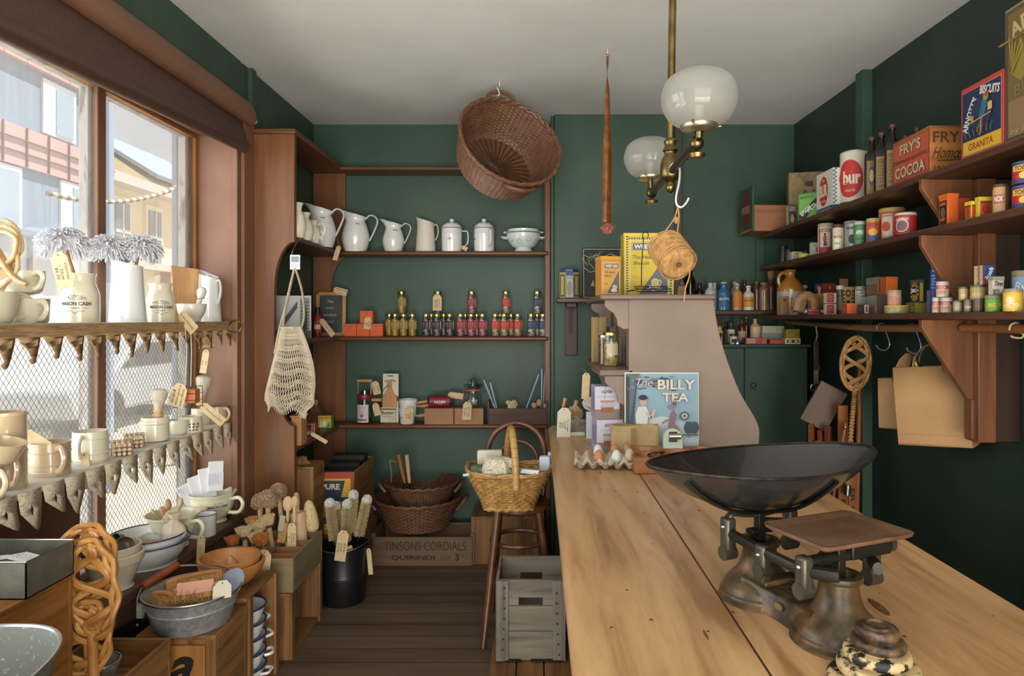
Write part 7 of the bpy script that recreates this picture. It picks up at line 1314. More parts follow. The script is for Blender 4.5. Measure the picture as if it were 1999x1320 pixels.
# ---------------------------------------------------------------- goods on the long right shelves
def can(px, X, z, wpx, hpx, c, label, lid=None, art=None, group=None, cat='tin', name='tin', ratio=1):
    Y = yx(px, X); k = Y/sqrt(X*X + Y*Y); r = L_(wpx, Y)*k/2; h = L_(hpx, Y); a0 = -math.degrees(math.atan2(X, Y)); t = thing(name, label, cat, (X, Y, z), 0, group)
    m = C(c, .32) if isinstance(c, str) else c; hl = min(.02, h*.14) if lid else 0
    B(m).lathe([(0, 0), (r*.97, 0), (r, .003), (r, h - hl - .003), (r*.97, h - hl), (0, h - hl)], 30).ob('body', t)
    B(C(lid, .35) if lid else STEEL).lathe([(0, h), (r*.97, h), (r*1.015, h - .003), (r*1.015, h - max(hl, .006)), (r, h - max(hl, .006))], 30).ob('lid', t)
    if not lid: B(STEEL).lathe([(r, 0), (r*1.012, .002), (r*1.012, .006), (r, .008)], 30).ob('seam', t)
    if art: a = Art(cy(r + .0006, 0, a0)); art(a, r, h); a.ob(t)
    return t, h, (X, Y)
def rbox(name, label, X, pf, pn, pr, z, hpx, c, al=None, ar=None, group=None, cat='box', top=None, rz=0):
    Yn = yx(pn, X); l = yx(pf, X) - Yn; w = (pr - pn)*Yn/F; h = L_(hpx, Yn); o = carton(name, label, cat, (X + w/2, Yn + l/2, z), w, l, h, C(c, .5) if isinstance(c, str) else c, rz, group)
    if al: a = Art(leftf(w)); al(a, l/2, h); a.ob(o)
    if ar: a = Art(front(l)); ar(a, w/2, h); a.ob(o, 'printed_end')
    if top: B(C(top, .4)).bx(-w/2 - .001, -l/2 - .001, h - .012, w/2 + .001, l/2 + .001, h + .001).ob('lid', o)
    return o, h
# top shelf
z = R1 + .0005; G1 = 'old tins and boxes on the top right shelf'
t = thing('crate_box', 'open wooden box with a green end and dark red oval, far end of top shelf', 'box', (1.36, 4.22, z), 0); PNK_W = mat('pinkish_box_wood', 'a5704f', .6, kind='wood', c2='8a5839', s=12, ax='x'); w_, d_ = .245, .26
B(PNK_W).bx(.012, 0, 0, w_, .01, .165).ob('front_board', t, .002); B(PNK_W).bx(.012, d_ - .01, 0, w_, d_, .19).ob('back_board', t, .002); B(PNK_W).bx(.012, .01, 0, w_, d_ - .01, .01).ob('base_board', t); B(C('35543a', .6)).bx(0, 0, 0, .012, d_, .295).ob('green_end', t, .004); B(PNK_W).bx(w_ - .01, .01, .01, w_, d_ - .01, .165).ob('far_end', t)
a = Art(pl((-.0005, d_/2, 0), (0, -1, 0), (0, 0, 1))); a.ell(0, .15, .08, .125, '6d2430').text('PERSIL', 0, .15, .05, 'b5a58a', w=.17, shear=.2).rect(-.12, .003, .12, .02, '8a6a40'); a.ob(t, 'painted_oval'); a = Art(front(0, 0, .12)); a.text('PERSIL', 0, .05, .02, '95684a', w=.1, shear=.3); a.ob(t, 'faint_lettering')
AGED = mat('aged_brown_print', '7d6a44', .55, kind='noise', c2='54432a', s=9, c3='8f7a4c')
o = carton('picture_tin', 'tall aged brown biscuit tin with a faded portrait print on the top shelf', 'tin', (1.66, 4.14, z), .2, .1, .345, AGED, -14); a = Art(front(.1)); a.rect(-.085, .02, .09, .33, AGED).ell(.02, .15, .055, .1, '54492f').poly([(-.035, .02), (.085, .02), (.06, .18), (-.01, .18)], '4d442c').ell(.02, .25, .024, .03, '9a7f5c').ell(.02, .272, .03, .018, '3f3322').ell(.07, .27, .03, .05, '8f7d50').rect(-.085, .0, .09, .05, '6a6a48').text('BISCUITS', 0, .026, .02, '8f8a5c', w=.12); a.ob(o); a = Art(leftf(.2)); a.rect(-.045, .01, .045, .335, '85703f').ell(0, .12, .03, .08, '5d5030'); a.ob(o, 'printed_end')
rbox('pear_carton', 'small dark carton with a pear picture in front of the aged tin', 1.5, 1535, 1540, 1554, z, 40, '3a3c4a', lambda a, u, h: a.rect(-u, 0, u, h, 'b09a84'), lambda a, u, h: a.rect(-u*.85, h*.7, u*.85, h*.95, '8f8274').ell(0, h*.3, u*.55, h*.16, 'b8a064').ell(-u*.1, h*.45, u*.3, h*.12, 'b8a064'))
o = carton('salts_box', 'bright green box with slanting white and black lettering on the top shelf', 'box', (1.525, 3.74, z), .115, .035, .15, C('5f9a42', .5), -48); a = Art(front(.035)); a.rect(-.054, .003, .054, .147, '2c4a24').rect(-.051, .006, .051, .144, '66a348').text('NORTH\'S', -.005, .125, .016, '22331c', w=.08, bold=.02).poly([(-.051, .03), (-.051, .006), (-.01, .006), (.051, .09), (.051, .12)], '20281c').text('EPSOM', -.012, .05, .024, 'd9d8c4', w=.07, rot=38, bold=.03).text('SALTS', .02, .062, .022, 'd9d8c4', w=.06, rot=38, bold=.03); a.ob(o)
def bur(a, u, h): a.rect(-u, 0, u, h*.12, '2a3f66').ell(-u*.1, h*.52, u*.52, h*.36, 'b8302a').text('BUR', -u*.1, h*.53, h*.3, 'd8d2c2', w=u*.9, bold=.04).text('THE', -u*.1, h*.78, h*.06, 'd8d2c2').text('PURE TEA', -u*.1, h*.27, h*.05, 'd8d2c2', w=u*.6).text('IT IS THE BEST BUR TEA', 0, h*.055, h*.05, 'c9c9c4', w=u*1.7).scrawl(u*.5, h*.3, u*.9, h*.45, '6a6a66', 3, w=.0012)
def chk(a, u, h):
    a.rect(-u, 0, u, h*.12, '2a3f66')
    for i in range(9): a.rect(-u, h*(.14 + i*.095), -u*.7, h*(.14 + i*.095 + .05), '4a6a90', step=False); a.rect(-u*.7, h*(.19 + i*.095), -u*.4, h*(.19 + i*.095 + .045), '4a6a90', step=False)
    a.ell(u*.45, h*.72, u*.45, h*.15, 'a8302a')
rbox('tea_carton', 'white tea carton with a red oval and blue base on the top shelf', 1.5, 1594, 1626, 1650, z, 82, 'cfccbc', bur, chk)
can(1668, 1.6, z, 58, 110, 'd2cfbf', 'large round white tea tin with half a red disc and navy base band', None, lambda a, r, h: (a.rect(-r*1.5, 0, r*1.5, h*.1, '24344f', 20), a.ell(-r*.35, h*.5, r*.95, h*.33, 'b8302a', 26), a.text('bur', -r*.2, h*.52, h*.24, 'd8d2c2', w=r*1.25, bold=.04), a.text('INDIAN TEA', -r*.3, h*.29, h*.04, 'd8d2c2', w=r*.7), a.text('5 LB. AUSTRALIA', 0, h*.05, h*.045, 'd5d2c6', w=r*1.7)))
for k, (px, X, hp, lb) in enumerate(((1702, 1.54, 118, 'left dark square bottle with a picture label, next to the large white tea tin'), (1721, 1.54, 120, 'middle dark square bottle with a tall tan label'), (1742, 1.54, 128, 'right clear topped dark bottle with a tall tan label, beside the red cocoa box'), (1768, 1.69, 120, 'dark capped bottle behind the left of the cocoa box'), (1790, 1.69, 128, 'dark capped bottle behind the right of the cocoa box'))):
    Y = yx(px, X); t = thing('square_bottle', lb, 'bottle', (X, Y, z), -28, 'dark square bottles on the top shelf'); h = L_(hp, Y); r = .03; b = B(DKG)
    rows = [[(r*s*x, r*s*y, q*h) for x, y in ((-1, -.8), (-.8, -1), (.8, -1), (1, -.8), (1, .8), (.8, 1), (-.8, 1), (-1, .8))] for s, q in ((.0, 0), (1, 0), (1, .66), (.9, .72))]; b.grid(rows, True); b.lathe(sm2([(r*.9, h*.72), (r*.5, h*.8), (r*.38, h*.86), (r*.38, h*.92), (r*.5, h*.925), (r*.5, h*.95), (0, h*.95)], 2), 16); b.ob('body', t); B(C('5a3a2a', .5)).cyl(r*.42, h*.06, 14, T_(0, 0, h*.945)).ob('stopper', t)
    a = Art(front(.06)); a.rect(-.02, h*.06, .02, h*.6, '8f7238' if k else '7a6230'); (a.ell(0, h*.35, .013, h*.16, '2f4a5c').ell(0, h*.35, .009, h*.1, 'b59a4a') if k == 0 else a.rect(-.017, h*.1, .017, h*.56, '6d5528').scrawl(-.014, h*.14, .014, h*.5, 'b59a58', 7, w=.0012)); a.ob(t)
def fry1(a, u, h): a.rect(-u*.96, h*.04, u*.96, h*.96, '8f3a28').rect(-u*.93, h*.06, u*.93, h*.94, 'b0523a').text('FRY\'S', 0, h*.76, h*.26, '4a2a1e', w=u*1.15, bold=.05).text('FRY\'S', -.002, h*.77, h*.25, 'b5a58a', w=u*1.12, bold=.03).text('Homoeopathic', 0, h*.5, h*.14, '5a2a20', w=u*1.8, shear=.2).text('COCOA', 0, h*.24, h*.27, '4a2a1e', w=u*1.65, bold=.05).text('COCOA', -.002, h*.25, h*.26, 'b8a890', w=u*1.6, bold=.03)
def fry2(a, u, h): a.text('FRY', -u*.1, h*.78, h*.24, '4d3218', w=u*1.5, bold=.01).text('Homœ', 0, h*.45, h*.26, '4d3218', w=u*1.6, shear=.35).line([(-u*.6, h*.27), (u*.9, h*.3)], .003, '4d3218').text('14 LBS.', -u*.2, h*.13, h*.09, '3d2a16', w=u*1.2)
rbox('cocoa_box', 'red and orange wooden cocoa box with raised lettering on the top shelf', 1.5, 1743, 1816, 1885, z, 91, mat('orange_box_wood', 'b57a3c', .55, kind='wood', c2='8f5a28', s=14, ax='x'), fry1, fry2)
t = thing('warped_card', 'thin warped brown card lying on the red cocoa box', 'card', (1.575, 2.68, z + .178)); B(C('8a6340', .6)).grid([[(x, y, .004 + .012*(1 - (x/.07)**2)*(1 - (y/.13)**2)) for x in (-.075, -.04, 0, .04, .075)] for y in (-.13, -.06, 0, .06, .13)]).ob('card', t, solid=.003)
def arn(a, u, h):
    a.rect(-u*.99, 0, u*.99, h*.99, 'b53a38').rect(-u*.93, h*.02, u*.95, h*.93, 'c9c2b0').rect(-u*.92, h*.024, u*.94, h*.925, '1f2c4a').rect(-u*.88, h*.03, u*.94, h*.22, 'c9a02c').text('GRANITA', 0, h*.125, h*.1, '8f3a20', w=u*1.2, bold=.02)
    a.text('ARNOTT\'S', -u*.56, h*.58, h*.12, 'c9cac4', w=h*.5, rot=62, bold=.04, arc=.3).text('BISCUITS', u*.45, h*.82, h*.12, 'c9cac4', w=u*.95, rot=-14, bold=.04).ell(u*.05, h*.55, u*.5, h*.24, '24344f')
    a.poly([(-u*.05, h*.5), (u*.12, h*.44), (u*.34, h*.62), (u*.3, h*.74), (u*.1, h*.72)], '2f6a7a').poly([(-u*.2, h*.3), (u*.05, h*.48), (u*.2, h*.5), (-u*.02, h*.36)], '3a7a3a').poly([(-u*.05, h*.24), (u*.05, h*.24), (u*.18, h*.48), (u*.06, h*.48)], 'a8302a').ell(u*.3, h*.74, u*.13, h*.055, '8a8a3a').ell(u*.34, h*.77, u*.1, h*.035, 'a8402a').line([(-u*.45, h*.45), (u*.55, h*.5)], .004, 'b59a6a').line([(u*.05, h*.24), (u*.1, h*.48)], .004, 'b59a6a').rect(u*.42, h*.53, u*.62, h*.64, 'c2a878').rect(-u*.4, h*.46, -u*.25, h*.54, 'b5803a')
    for k in range(7): a.line([(-u*.6 + k*.2*u, h*.25), (-u*.7 + k*.22*u, h*.32), (-u*.75 + k*.24*u, h*.36)], .003, ('5d7a4a', '8a7a4a')[k % 2])
rbox('biscuit_box', 'navy and red biscuit box with a parrot and yellow name band', 1.482, 1877, 1958, 1990, z, 148, 'a83a36', arn, None)
def old(a, u, h):
    a.rect(-u*.98, .004, u*.98, h*.98, '4f4230').rect(-u*.9, h*.03, u*.97, h*.3, '85694a').rect(-u*.9, h*.3, u*.97, h*.95, '6b5a30').text('ARNOTT', -u*.0, h*.86, h*.12, 'b59f70', w=u*1.7, arc=.4, bold=.03).poly([(-u*.8, h*.5), (-u*.55, h*.75), (-u*.3, h*.5), (-u*.55, h*.42)], '8a7a34').poly([(-u*.2, h*.5), (u*.2, h*.78), (u*.6, h*.5)], '8f7a3c').rect(-u*.4, h*.3, u*.7, h*.46, '4a3d26').text('BISCUITS', 0, h*.36, h*.08, '7d6a48', w=u*1.4).text('by appointment', 0, h*.06, h*.05, 'a8997c', w=u*1.6, shear=.3)
    for k in range(9): a.line([(-u*.75, h*.5), (-u*.75 + .05*u*k - .1*u, h*.78 - .015*h*k)], .004, ('a8903c', '5d5228')[k % 2])
old_, _ = rbox('old_tin', 'very large worn brown biscuit tin at the right picture edge on the top shelf', 1.485, 1962, 2125, 2230, z, 304, AGED, old)
o = B(AGED).bx(0, -.12, 0, .16, .12, .006, RY(-14)).ob('lid', old_, .001, loc=(-.08, .06, .312))
# middle shelf
z = R2 + .0005; G2 = 'grocery tins on the middle right shelf'
for k, (px, X, w, h, c, lb) in enumerate(((1529, 1.58, 17, 38, '2f2c28', 'dark glass jar at the far end of the middle shelf'), (1540, 1.52, 14, 24, '3d3a34', 'small dark jar lying near the far end of the middle shelf'))): can(px, X, z, w, h, c, lb, '24211d', name='dark_jar', cat='jar')
rbox('white_box', 'small white box with a red mark near the far end of the middle shelf', 1.5, 1541, 1546, 1567, z, 17, 'bdbbac', None, lambda a, u, h: a.rect(-u*.6, h*.7, u*.2, h*.82, 'a84a3a').scrawl(-u*.8, h*.2, u*.8, h*.6, '5d5a52', 3, w=.0015), G2)
can(1570, 1.51, z, 25, 8, 'c2b02c', 'flat yellow tin near the far end of the middle shelf', 'c9b83a'); can(1573, 1.60, z, 14, 19, '5d5144', 'little brown spice jar behind the flat yellow tin', '3a322a', name='spice_jar', cat='jar')
rbox('grey_card', 'pale grey card box with a dark drop mark on the middle shelf', 1.52, 1580, 1583, 1604, z, 28, 'b3b0aa', None, lambda a, u, h: a.ell(u*.3, h*.5, u*.3, h*.22, '3a3c44').scrawl(-u*.8, h*.7, u*.2, h*.9, '6a6862', 2, w=.0015))
can(1612, 1.57, z, 32, 62, 'cdc6b2', 'tall cream tin with a red soldier label, leftmost of the row of tins', 'b8ac92', lambda a, r, h: a.rect(-r*.95, h*.06, r*.75, h*.82, 'a83038', 12).rect(-r*.75, h*.25, r*.6, h*.72, 'c9bfa8', 12).text('BUSHELL', -.05*r, h*.77, h*.06, 'd9cfb8', w=r*1.3, bold=.02).ell(-r*.1, h*.5, r*.22, h*.13, 'a83038').line([(-r*.2, h*.28), (-r*.1, h*.42)], .008, '3a2a2a').line([(r*.05, h*.28), (-r*.02, h*.42)], .008, '3a2a2a').ell(-r*.1, h*.65, r*.12, h*.04, '2a2424'))
can(1636, 1.5, z, 22, 49, 'cfc9b4', 'slim cream lettered tin with a brown top in front of the row', '5a3426', lambda a, r, h: a.text('INVITA', -r*.05, h*.5, h*.13, '8a3a34', w=r*1.7, bold=.02).scrawl(-r*.7, h*.6, r*.6, h*.8, '8a6a54', 3, w=.0014).rect(-r*.8, h*.2, r*.3, h*.28, 'b59a7a', 6))
can(1665, 1.57, z, 36, 55, 'bfc0b4', 'white tin with a black diamond pattern, third in the row', '8d8a82', lambda a, r, h: (a.rect(-r*.9, h*.1, r*.9, h*.88, '8f958c', 14), a.rect(-r*.35, h*.1, r*.35, h*.88, 'c9c9bc', 8), a.text('ROBUR', -r*.1, h*.74, h*.1, '24241f', w=r*1.3, bold=.03), a.ell(-r*.1, h*.35, r*.4, h*.16, '3a3f3c')))
can(1678, 1.5, z, 24, 45, '3f6a44', 'green tin with a silver lid in front of the white diamond tin', 'a5a89c', lambda a, r, h: a.rect(-r*.9, h*.1, r*.9, h*.8, '45784c', 12).text('APEX', 0, h*.52, h*.18, 'c9d2bc', w=r*1.3, bold=.03).rect(-r*.8, h*.2, r*.7, h*.28, '2f5236', 8))
can(1704, 1.52, z, 27, 47, 'b5622c', 'orange and blue tin with a gold rim in the middle of the row', 'b09a54', lambda a, r, h: a.rect(-r, h*.05, r, h*.4, '4a4f78', 12).rect(-r, h*.4, r, h*.85, 'b8542c', 12).ell(0, h*.42, r*.7, h*.14, 'd0a04a').text('COCOA', 0, h*.72, h*.12, '3a2420', w=r*1.4, bold=.02))
can(1741, 1.6, z, 52, 66, 'c9bfa4', 'largest cream tin with red bands and gold lid on the middle shelf', 'b5a05c', lambda a, r, h: a.rect(-r*1.1, h*.06, -r*.85, h*.86, 'b5452f', 4).rect(r*.05, h*.06, r*.25, h*.86, 'b5452f', 4).rect(-r*.85, h*.82, r*1.1, h*.88, 'b5452f', 16).text('JOHNSON\'S', -r*.4, h*.75, h*.07, '8a2f28', w=r*.85).text('POWDER', -r*.4, h*.14, h*.07, '8a2f28', w=r*.8).ell(-r*.45, h*.45, r*.3, h*.14, 'b8402c').ell(r*.65, h*.45, r*.25, h*.12, 'b89a8a'))
can(1768, 1.51, z, 44, 42, 'b0262c', 'bright red tin with a round badge, in front of the largest cream tin', 'b8b2a0', lambda a, r, h: a.rect(-r*1.1, h*.06, r*.4, h*.88, '9a2430', 14).ell(-r*.35, h*.4, r*.7, h*.36, '2a2f2c').ell(-r*.35, h*.4, r*.62, h*.31, 'b8a890').ell(-r*.35, h*.38, r*.5, h*.24, '6a4a5a').text('DAIRYMAID', -r*.35, h*.72, h*.1, 'd0c9b0', w=r*1.2, arc=.06, bold=.02))
def org(a, u, h): a.rect(-u*.8, h*.04, u*.8, h*.8, '24201c').text('KEEN\'S', 0, h*.7, h*.1, 'd9722c', w=u*1.2, bold=.03).ell(0, h*.42, u*.5, h*.16, '6a5248').text('CURRY', 0, h*.2, h*.1, 'd9722c', w=u*1.2, bold=.03)
for k, (pf, pn, pr, X, hp, al, lb) in enumerate(((1833, 1850, 1871, 1.5, 61, org, 'front orange curry tin with a black label, tallest of three'), (1868, 1872, 1893, 1.58, 56, None, 'middle plain orange tin of the three'), (1889, 1894, 1917, 1.66, 52, None, 'right plain orange tin of the three, behind the yellow tins'))): rbox('orange_tin', lb, X, pf, pn, pr, z, hp, mat('orange_tin_%d' % k, ('d9652a', 'c95a2c', 'b8542f')[k], .35), al, None, 'orange tins', 'tin', ('d9652a', 'c95a2c', 'b8542f')[k])
def keen(a, u, h): a.rect(-u*.85, h*.06, u*.85, h*.86, 'b8602a').ell(0, h*.42, u*.6, h*.24, 'a82a28').text('KEEN\'S', 0, h*.74, h*.14, '4a2018', w=u*1.4, bold=.03).text('MUSTARD', 0, h*.12, h*.09, '4a2018', w=u*1.4)
rbox('mustard_tin', 'smaller yellow mustard tin with a red label', 1.49, 1884, 1896, 1906, z, 34, 'c9b02c', keen, keen, 'yellow mustard tins', 'tin', 'cfb83a'); rbox('mustard_tin', 'larger yellow mustard tin with a red label, on the right', 1.5, 1904, 1911, 1937, z, 40, 'c9b02c', None, keen, 'yellow mustard tins', 'tin', 'cfb83a')
can(1954, 1.53, z, 34, 58, 'b59060', 'tan and pink tin with pale lettering right of the yellow mustard tins', '5a4436', lambda a, r, h: a.rect(-r, h*.1, r*.5, h*.9, 'c2956a', 12).rect(-r*.9, h*.35, r*.4, h*.65, 'a85a5c', 10).text('NOK', -r*.25, h*.5, h*.2, 'd9cfc0', w=r*1.1, bold=.04).rect(r*.5, h*.05, r*1.1, h*.9, '6a4a34', 6))
for k in range(2): can(2003, 1.53, z + k*.0775, 56, 45 - 2*k, 'b02a38', ('lower', 'upper')[k] + ' red and blue round polish tin at the right picture edge', '3a4a7a', lambda a, r, h: a.rect(-r*1.2, 0, r*1.2, h*.2, '34406f', 16).rect(-r*1.1, h*.55, r*.9, h*.82, 'cfae3a', 14).text('TOBEX', -r*.2, h*.69, h*.2, '2a2420', w=r*1.3, bold=.03).ell(-r*.1, h*.35, r*.4, h*.16, 'd0b04a'), 'red polish tins')
# lowest shelf
z = R3 + .0005; G3 = 'small goods on the lowest right shelf'
X = 1.57; Y = yx(1543, X); t = thing('stoneware_jug', 'big cream and mustard stoneware jug with a loop handle on the lowest shelf', 'jug', (X, Y, z)); h = L_(88, Y); r = .08; MUS = mat('mustard_glaze', 'b0782c', .25, coat=.5); B(mat('cream_stoneware', 'b8af9c', .3, coat=.4)).lathe([(0, 0), (r*.97, 0), (r, .006), (r, h*.53), (0, h*.53)], 36).ob('body', t); B(MUS).lathe(sm2([(r*1.003, h*.52), (r*1.003, h*.57), (r*.93, h*.63), (r*.6, h*.77), (r*.36, h*.84), (r*.34, h*.95), (r*.42, h*.96), (r*.42, h), (0, h)], 3), 36).ob('shoulder', t); B(MUS).tube(smooth([(-r*.3, -.01, h*.9), (-r*.65, -.012, h*.93), (-r*.95, -.012, h*.84), (-r*.95, -.012, h*.7), (-r*.8, -.01, h*.62)], 5), .011, 8).ob('handle', t)
BOXT = 'tan'
rbox('tan_box', 'small tan cardboard box leaning in front of the stoneware jug', 1.45 + .03, 1521, 1523, 1541, z, 36, 'a57f52', None, lambda a, u, h: a.ell(0, h*.8, u*.35, h*.08, '6d4f30'), G3)
can(1556, 1.49, z + .036, 26, 20, 'b5925c', 'short round wooden cup standing on a grey tin', None, None, None, 'cup', 'wooden_cup'); can(1555, 1.49, z, 24, 12, '8d8a7c', 'grey and yellow lettered flat tin under the wooden cup', 'a89a3a', lambda a, r, h: a.text('ELI', -r*.2, h*.4, h*.5, '2f2c26', w=r, bold=.04))
t = thing('leather_pouch', 'brown leather pouch with curved strap in front of the jug', 'pouch', (1.50, yx(1577, 1.5), z)); B(mat('tan_leather', '9a744a', .6, kind='noise', c2='7f5c36', s=30)).tube(smooth([(-.06, 0, .02), (-.045, 0, .075), (-.005, 0, .105), (.035, 0, .08), (.04, 0, .03)], 5), .016, 10, flat=1.6).ob('strap', t); B(mat('olive_leather', '6d5a3a', .6)).bx(-.075, -.01, 0, -.02, .04, .075, RY(14)).ob('pouch_body', t, .01)
rbox('tablet_box', 'flat blue and red lettered box at the front of the lowest shelf', 1.475, 1564, 1567, 1609, z, 13, '23356f', None, lambda a, u, h: a.rect(-u*.5, 0, u*.55, h, 'b02a2c').text('Instant Dry Starch', u*.02, h*.6, h*.3, 'd9d2c4', w=u*.95, bold=.02).text('* * * * * *', 0, h*.15, h*.15, 'd9d2c4', w=u).ell(-u*.75, h*.5, u*.16, h*.25, 'c9c9cc').ell(u*.78, h*.5, u*.14, h*.25, 'c9c9cc'))
can(1587, 1.55, z, 14, 32, 'b5bcc9', 'little white squeeze bottle with a pointed cap behind the blue and red box', 'd5d8dc', None, None, 'bottle', 'squeeze_bottle'); can(1571, 1.66, z, 12, 58, '1d2536', 'dark navy bottle behind the tan goods', '8d9298', None, None, 'bottle', 'navy_bottle')
o, h = rbox('match_packet', 'yellow and green packet with wooden sticks on the lowest shelf', 1.6, 1577, 1594, 1614, z, 41, '3f5a30', lambda a, u, h: a.rect(-u, 0, u, h*.98, '4f6a34').rect(-u, 0, -u*.5, h, 'b89a2c').rect(u*.5, 0, u, h, 'b89a2c'), lambda a, u, h: a.rect(-u, 0, u, h, 'a88a28').rect(-u*.6, h*.1, u*.6, h*.9, '8a7020'))
for k in range(4): B(PALEW).bx(-.015 + .012*k, -.035 + .01*k, h, -.008 + .012*k, -.028 + .01*k, h + .04, RY(5 - 4*k)).ob('stick', o)
rbox('navy_box', 'small dark blue box behind the yellow and green packet', 1.7, 1588, 1592, 1606, z, 62, '2a3050', None, lambda a, u, h: a.rect(-u*.8, h*.8, u*.8, h*.95, '6a6f8a')); rbox('red_book', 'thin dark red book-like box standing at the back of the lowest shelf', 1.68, 1600, 1606, 1634, z, 62, '8a2f26', None, lambda a, u, h: a.rect(-u*.85, h*.08, u*.85, h*.94, '9a382c').ell(0, h*.85, u*.12, h*.05, 'c9a05a'))
for k in range(2): rbox('red_packet', ('lower', 'upper')[k] + ' small red and white packet in a stack of two', 1.51, 1608, 1613, 1633, z + k*.0575, 20, 'b8b0a4', lambda a, u, h: a.rect(-u, 0, u, h, 'c9c2b4'), lambda a, u, h: a.rect(-u*.95, h*.06, u*.5, h*.94, '9a3a34').scrawl(-u*.8, h*.3, u*.4, h*.8, 'c9a898', 3, w=.0012), 'red and white packets')
can(1640, 1.6, z, 16, 56, '4a4438', 'dark spice jar with a white top behind the red packets', 'b8bcb4', lambda a, r, h: a.rect(-r*.9, h*.15, r*.9, h*.6, '6d6a4a', 8), None, 'jar', 'spice_jar')
def orn(a, u, h):
    a.rect(-u*.9, h*.03, u*.9, h*.97, 'b8945f').ell(0, h*.76, u*.42, h*.13, '2f261c').ell(0, h*.76, u*.24, h*.07, 'b8945f').rect(-u*.3, h*.2, u*.3, h*.5, '2f261c')
    for k in range(6): a.rect(-u*.85, h*(.15 + .13*k), -u*.55, h*(.21 + .13*k), '3a2f22', step=False); a.rect(u*.55, h*(.15 + .13*k), u*.85, h*(.21 + .13*k), '3a2f22', step=False)
rbox('ornate_packet', 'tan packet printed with black ornament on the lowest shelf', 1.6, 1640, 1643, 1668, z, 54, 'b08a58', None, orn); can(1680, 1.63, z, 22, 54, 'c2beac', 'white tin with black lettering behind the grey boxes', '9a978c', lambda a, r, h: a.scrawl(-r*.8, h*.5, r*.8, h*.9, '24221e', 4, w=.003)); rbox('kraft_packet', 'plain kraft packet at the back behind the ornate one', 1.71, 1638, 1641, 1656, z, 70, 'a57f5a')
rbox('orange_box', 'small orange box at the front of the lowest shelf, lower', 1.5, 1642, 1654, 1672, z, 21, 'd0602c', lambda a, u, h: a.rect(-u*.9, h*.06, u*.9, h*.94, '8a4628').scrawl(-u*.7, h*.2, u*.7, h*.8, 'c98a5a', 3, w=.0015), lambda a, u, h: a.rect(-u*.95, h*.05, u*.95, h*.95, 'd9662e'))
rbox('dark_packet', 'small dark packet with a white end at the front of the lowest shelf', 1.5, 1674, 1687, 1696, z, 18, '3d322c', lambda a, u, h: a.scrawl(-u*.6, h*.3, u*.6, h*.7, '8a7a6a', 2, w=.0015), lambda a, u, h: a.rect(-u*.9, h*.05, u*.9, h*.95, 'b8b2a0').rect(-u*.4, h*.15, u*.4, h*.85, '7a3028'))
GRY = mat('grey_card', '837e74', .7, kind='noise', c2='6f6a60', s=20); BRC2 = mat('brown_card', '6b543e', .7, kind='noise', c2='54402d', s=20)
rbox('grey_box', 'plain small grey box behind the small dark packet', 1.58, 1672, 1676, 1694, z, 34, 'a5a49a'); o, h1 = rbox('grey_box', 'larger plain grey box under the brown and orange boxes', 1.555, 1692, 1711, 1734, z, 36, GRY, None, lambda a, u, h: a.rect(-u, 0, u, h, '5f5346'))
zz = z + h1 + .0005; rbox('brown_box', 'brown cardboard box stacked on the larger grey box', 1.56, 1691, 1712, 1728, zz, 36, BRC2, lambda a, u, h: a.rect(-u, h*.6, u, h*.97, '6f6a5a').rect(-u*.95, h*.05, u*.95, h*.55, '6d5038'), lambda a, u, h: a.rect(-u*.95, h*.05, u*.95, h*.95, '96562f').rect(-u*.6, h*.1, -u*.2, h*.9, '6a3a20')); rbox('orange_box', 'bright orange box stacked beside the brown box', 1.60, 1727, 1731, 1753, zz, 36, 'd96a24', None, lambda a, u, h: a.rect(-u*.7, h*.1, u*.7, h*.9, 'df7430').scrawl(-u*.6, h*.12, u*.6, h*.3, 'a84a1c', 2, w=.0015))
t, hh, _ = can(1751, 1.515, z, 50, 15, '8a8a5c', 'wide flat round tin with a yellow lid on the lowest shelf', 'c9a02c'); can(1746, 1.515, z + hh, 28, 30, 'b5866c', 'pinkish tin standing on the wide yellow lidded tin', '8d847a', lambda a, r, h: a.rect(-r, h*.05, r, h*.75, 'b88a70', 12).scrawl(-r*.8, h*.15, r*.8, h*.65, '8a4a3c', 4, w=.0018))
o, hh = rbox('olive_tin', 'flat olive and black patterned tin under the sunburst tin', 1.55, 1768, 1786, 1814, z, 21, '6d6a2a', lambda a, u, h: a.rect(-u*.95, h*.05, u*.95, h*.95, '4a4820').scrawl(-u*.8, h*.1, u*.8, h*.9, '9a9040', 3, w=.004), lambda a, u, h: a.rect(-u*.95, h*.05, u*.95, h*.95, '7d7a2c'), None, 'tin')
def bbq(a, u, h):
    a.rect(-u*.95, h*.02, u*.95, h*.92, '2a281c')
    for k in range(12): q = k*pi/6; a.poly([(0, h*.48), (u*.9*cos(q) , h*.48 + h*.42*sin(q)), (u*.9*cos(q + .25), h*.48 + h*.42*sin(q + .25))], 'b8973a'); a.d -= a.e
    a.d += a.e; a.ell(-u*.05, h*.52, u*.66, h*.2, '1f1f1c').text('BBO', -u*.05, h*.53, h*.17, 'c9c9c0', w=u*1.15, bold=.04)
rbox('sunburst_tin', 'black and gold tin with sunburst lettering standing on the olive tin', 1.565, 1777, 1795, 1803, z + hh, 44, '3a3722', bbq, lambda a, u, h: a.rect(-u*.8, h*.05, u*.8, h*.9, 'a08a3a'), None, 'tin', '4a4434')
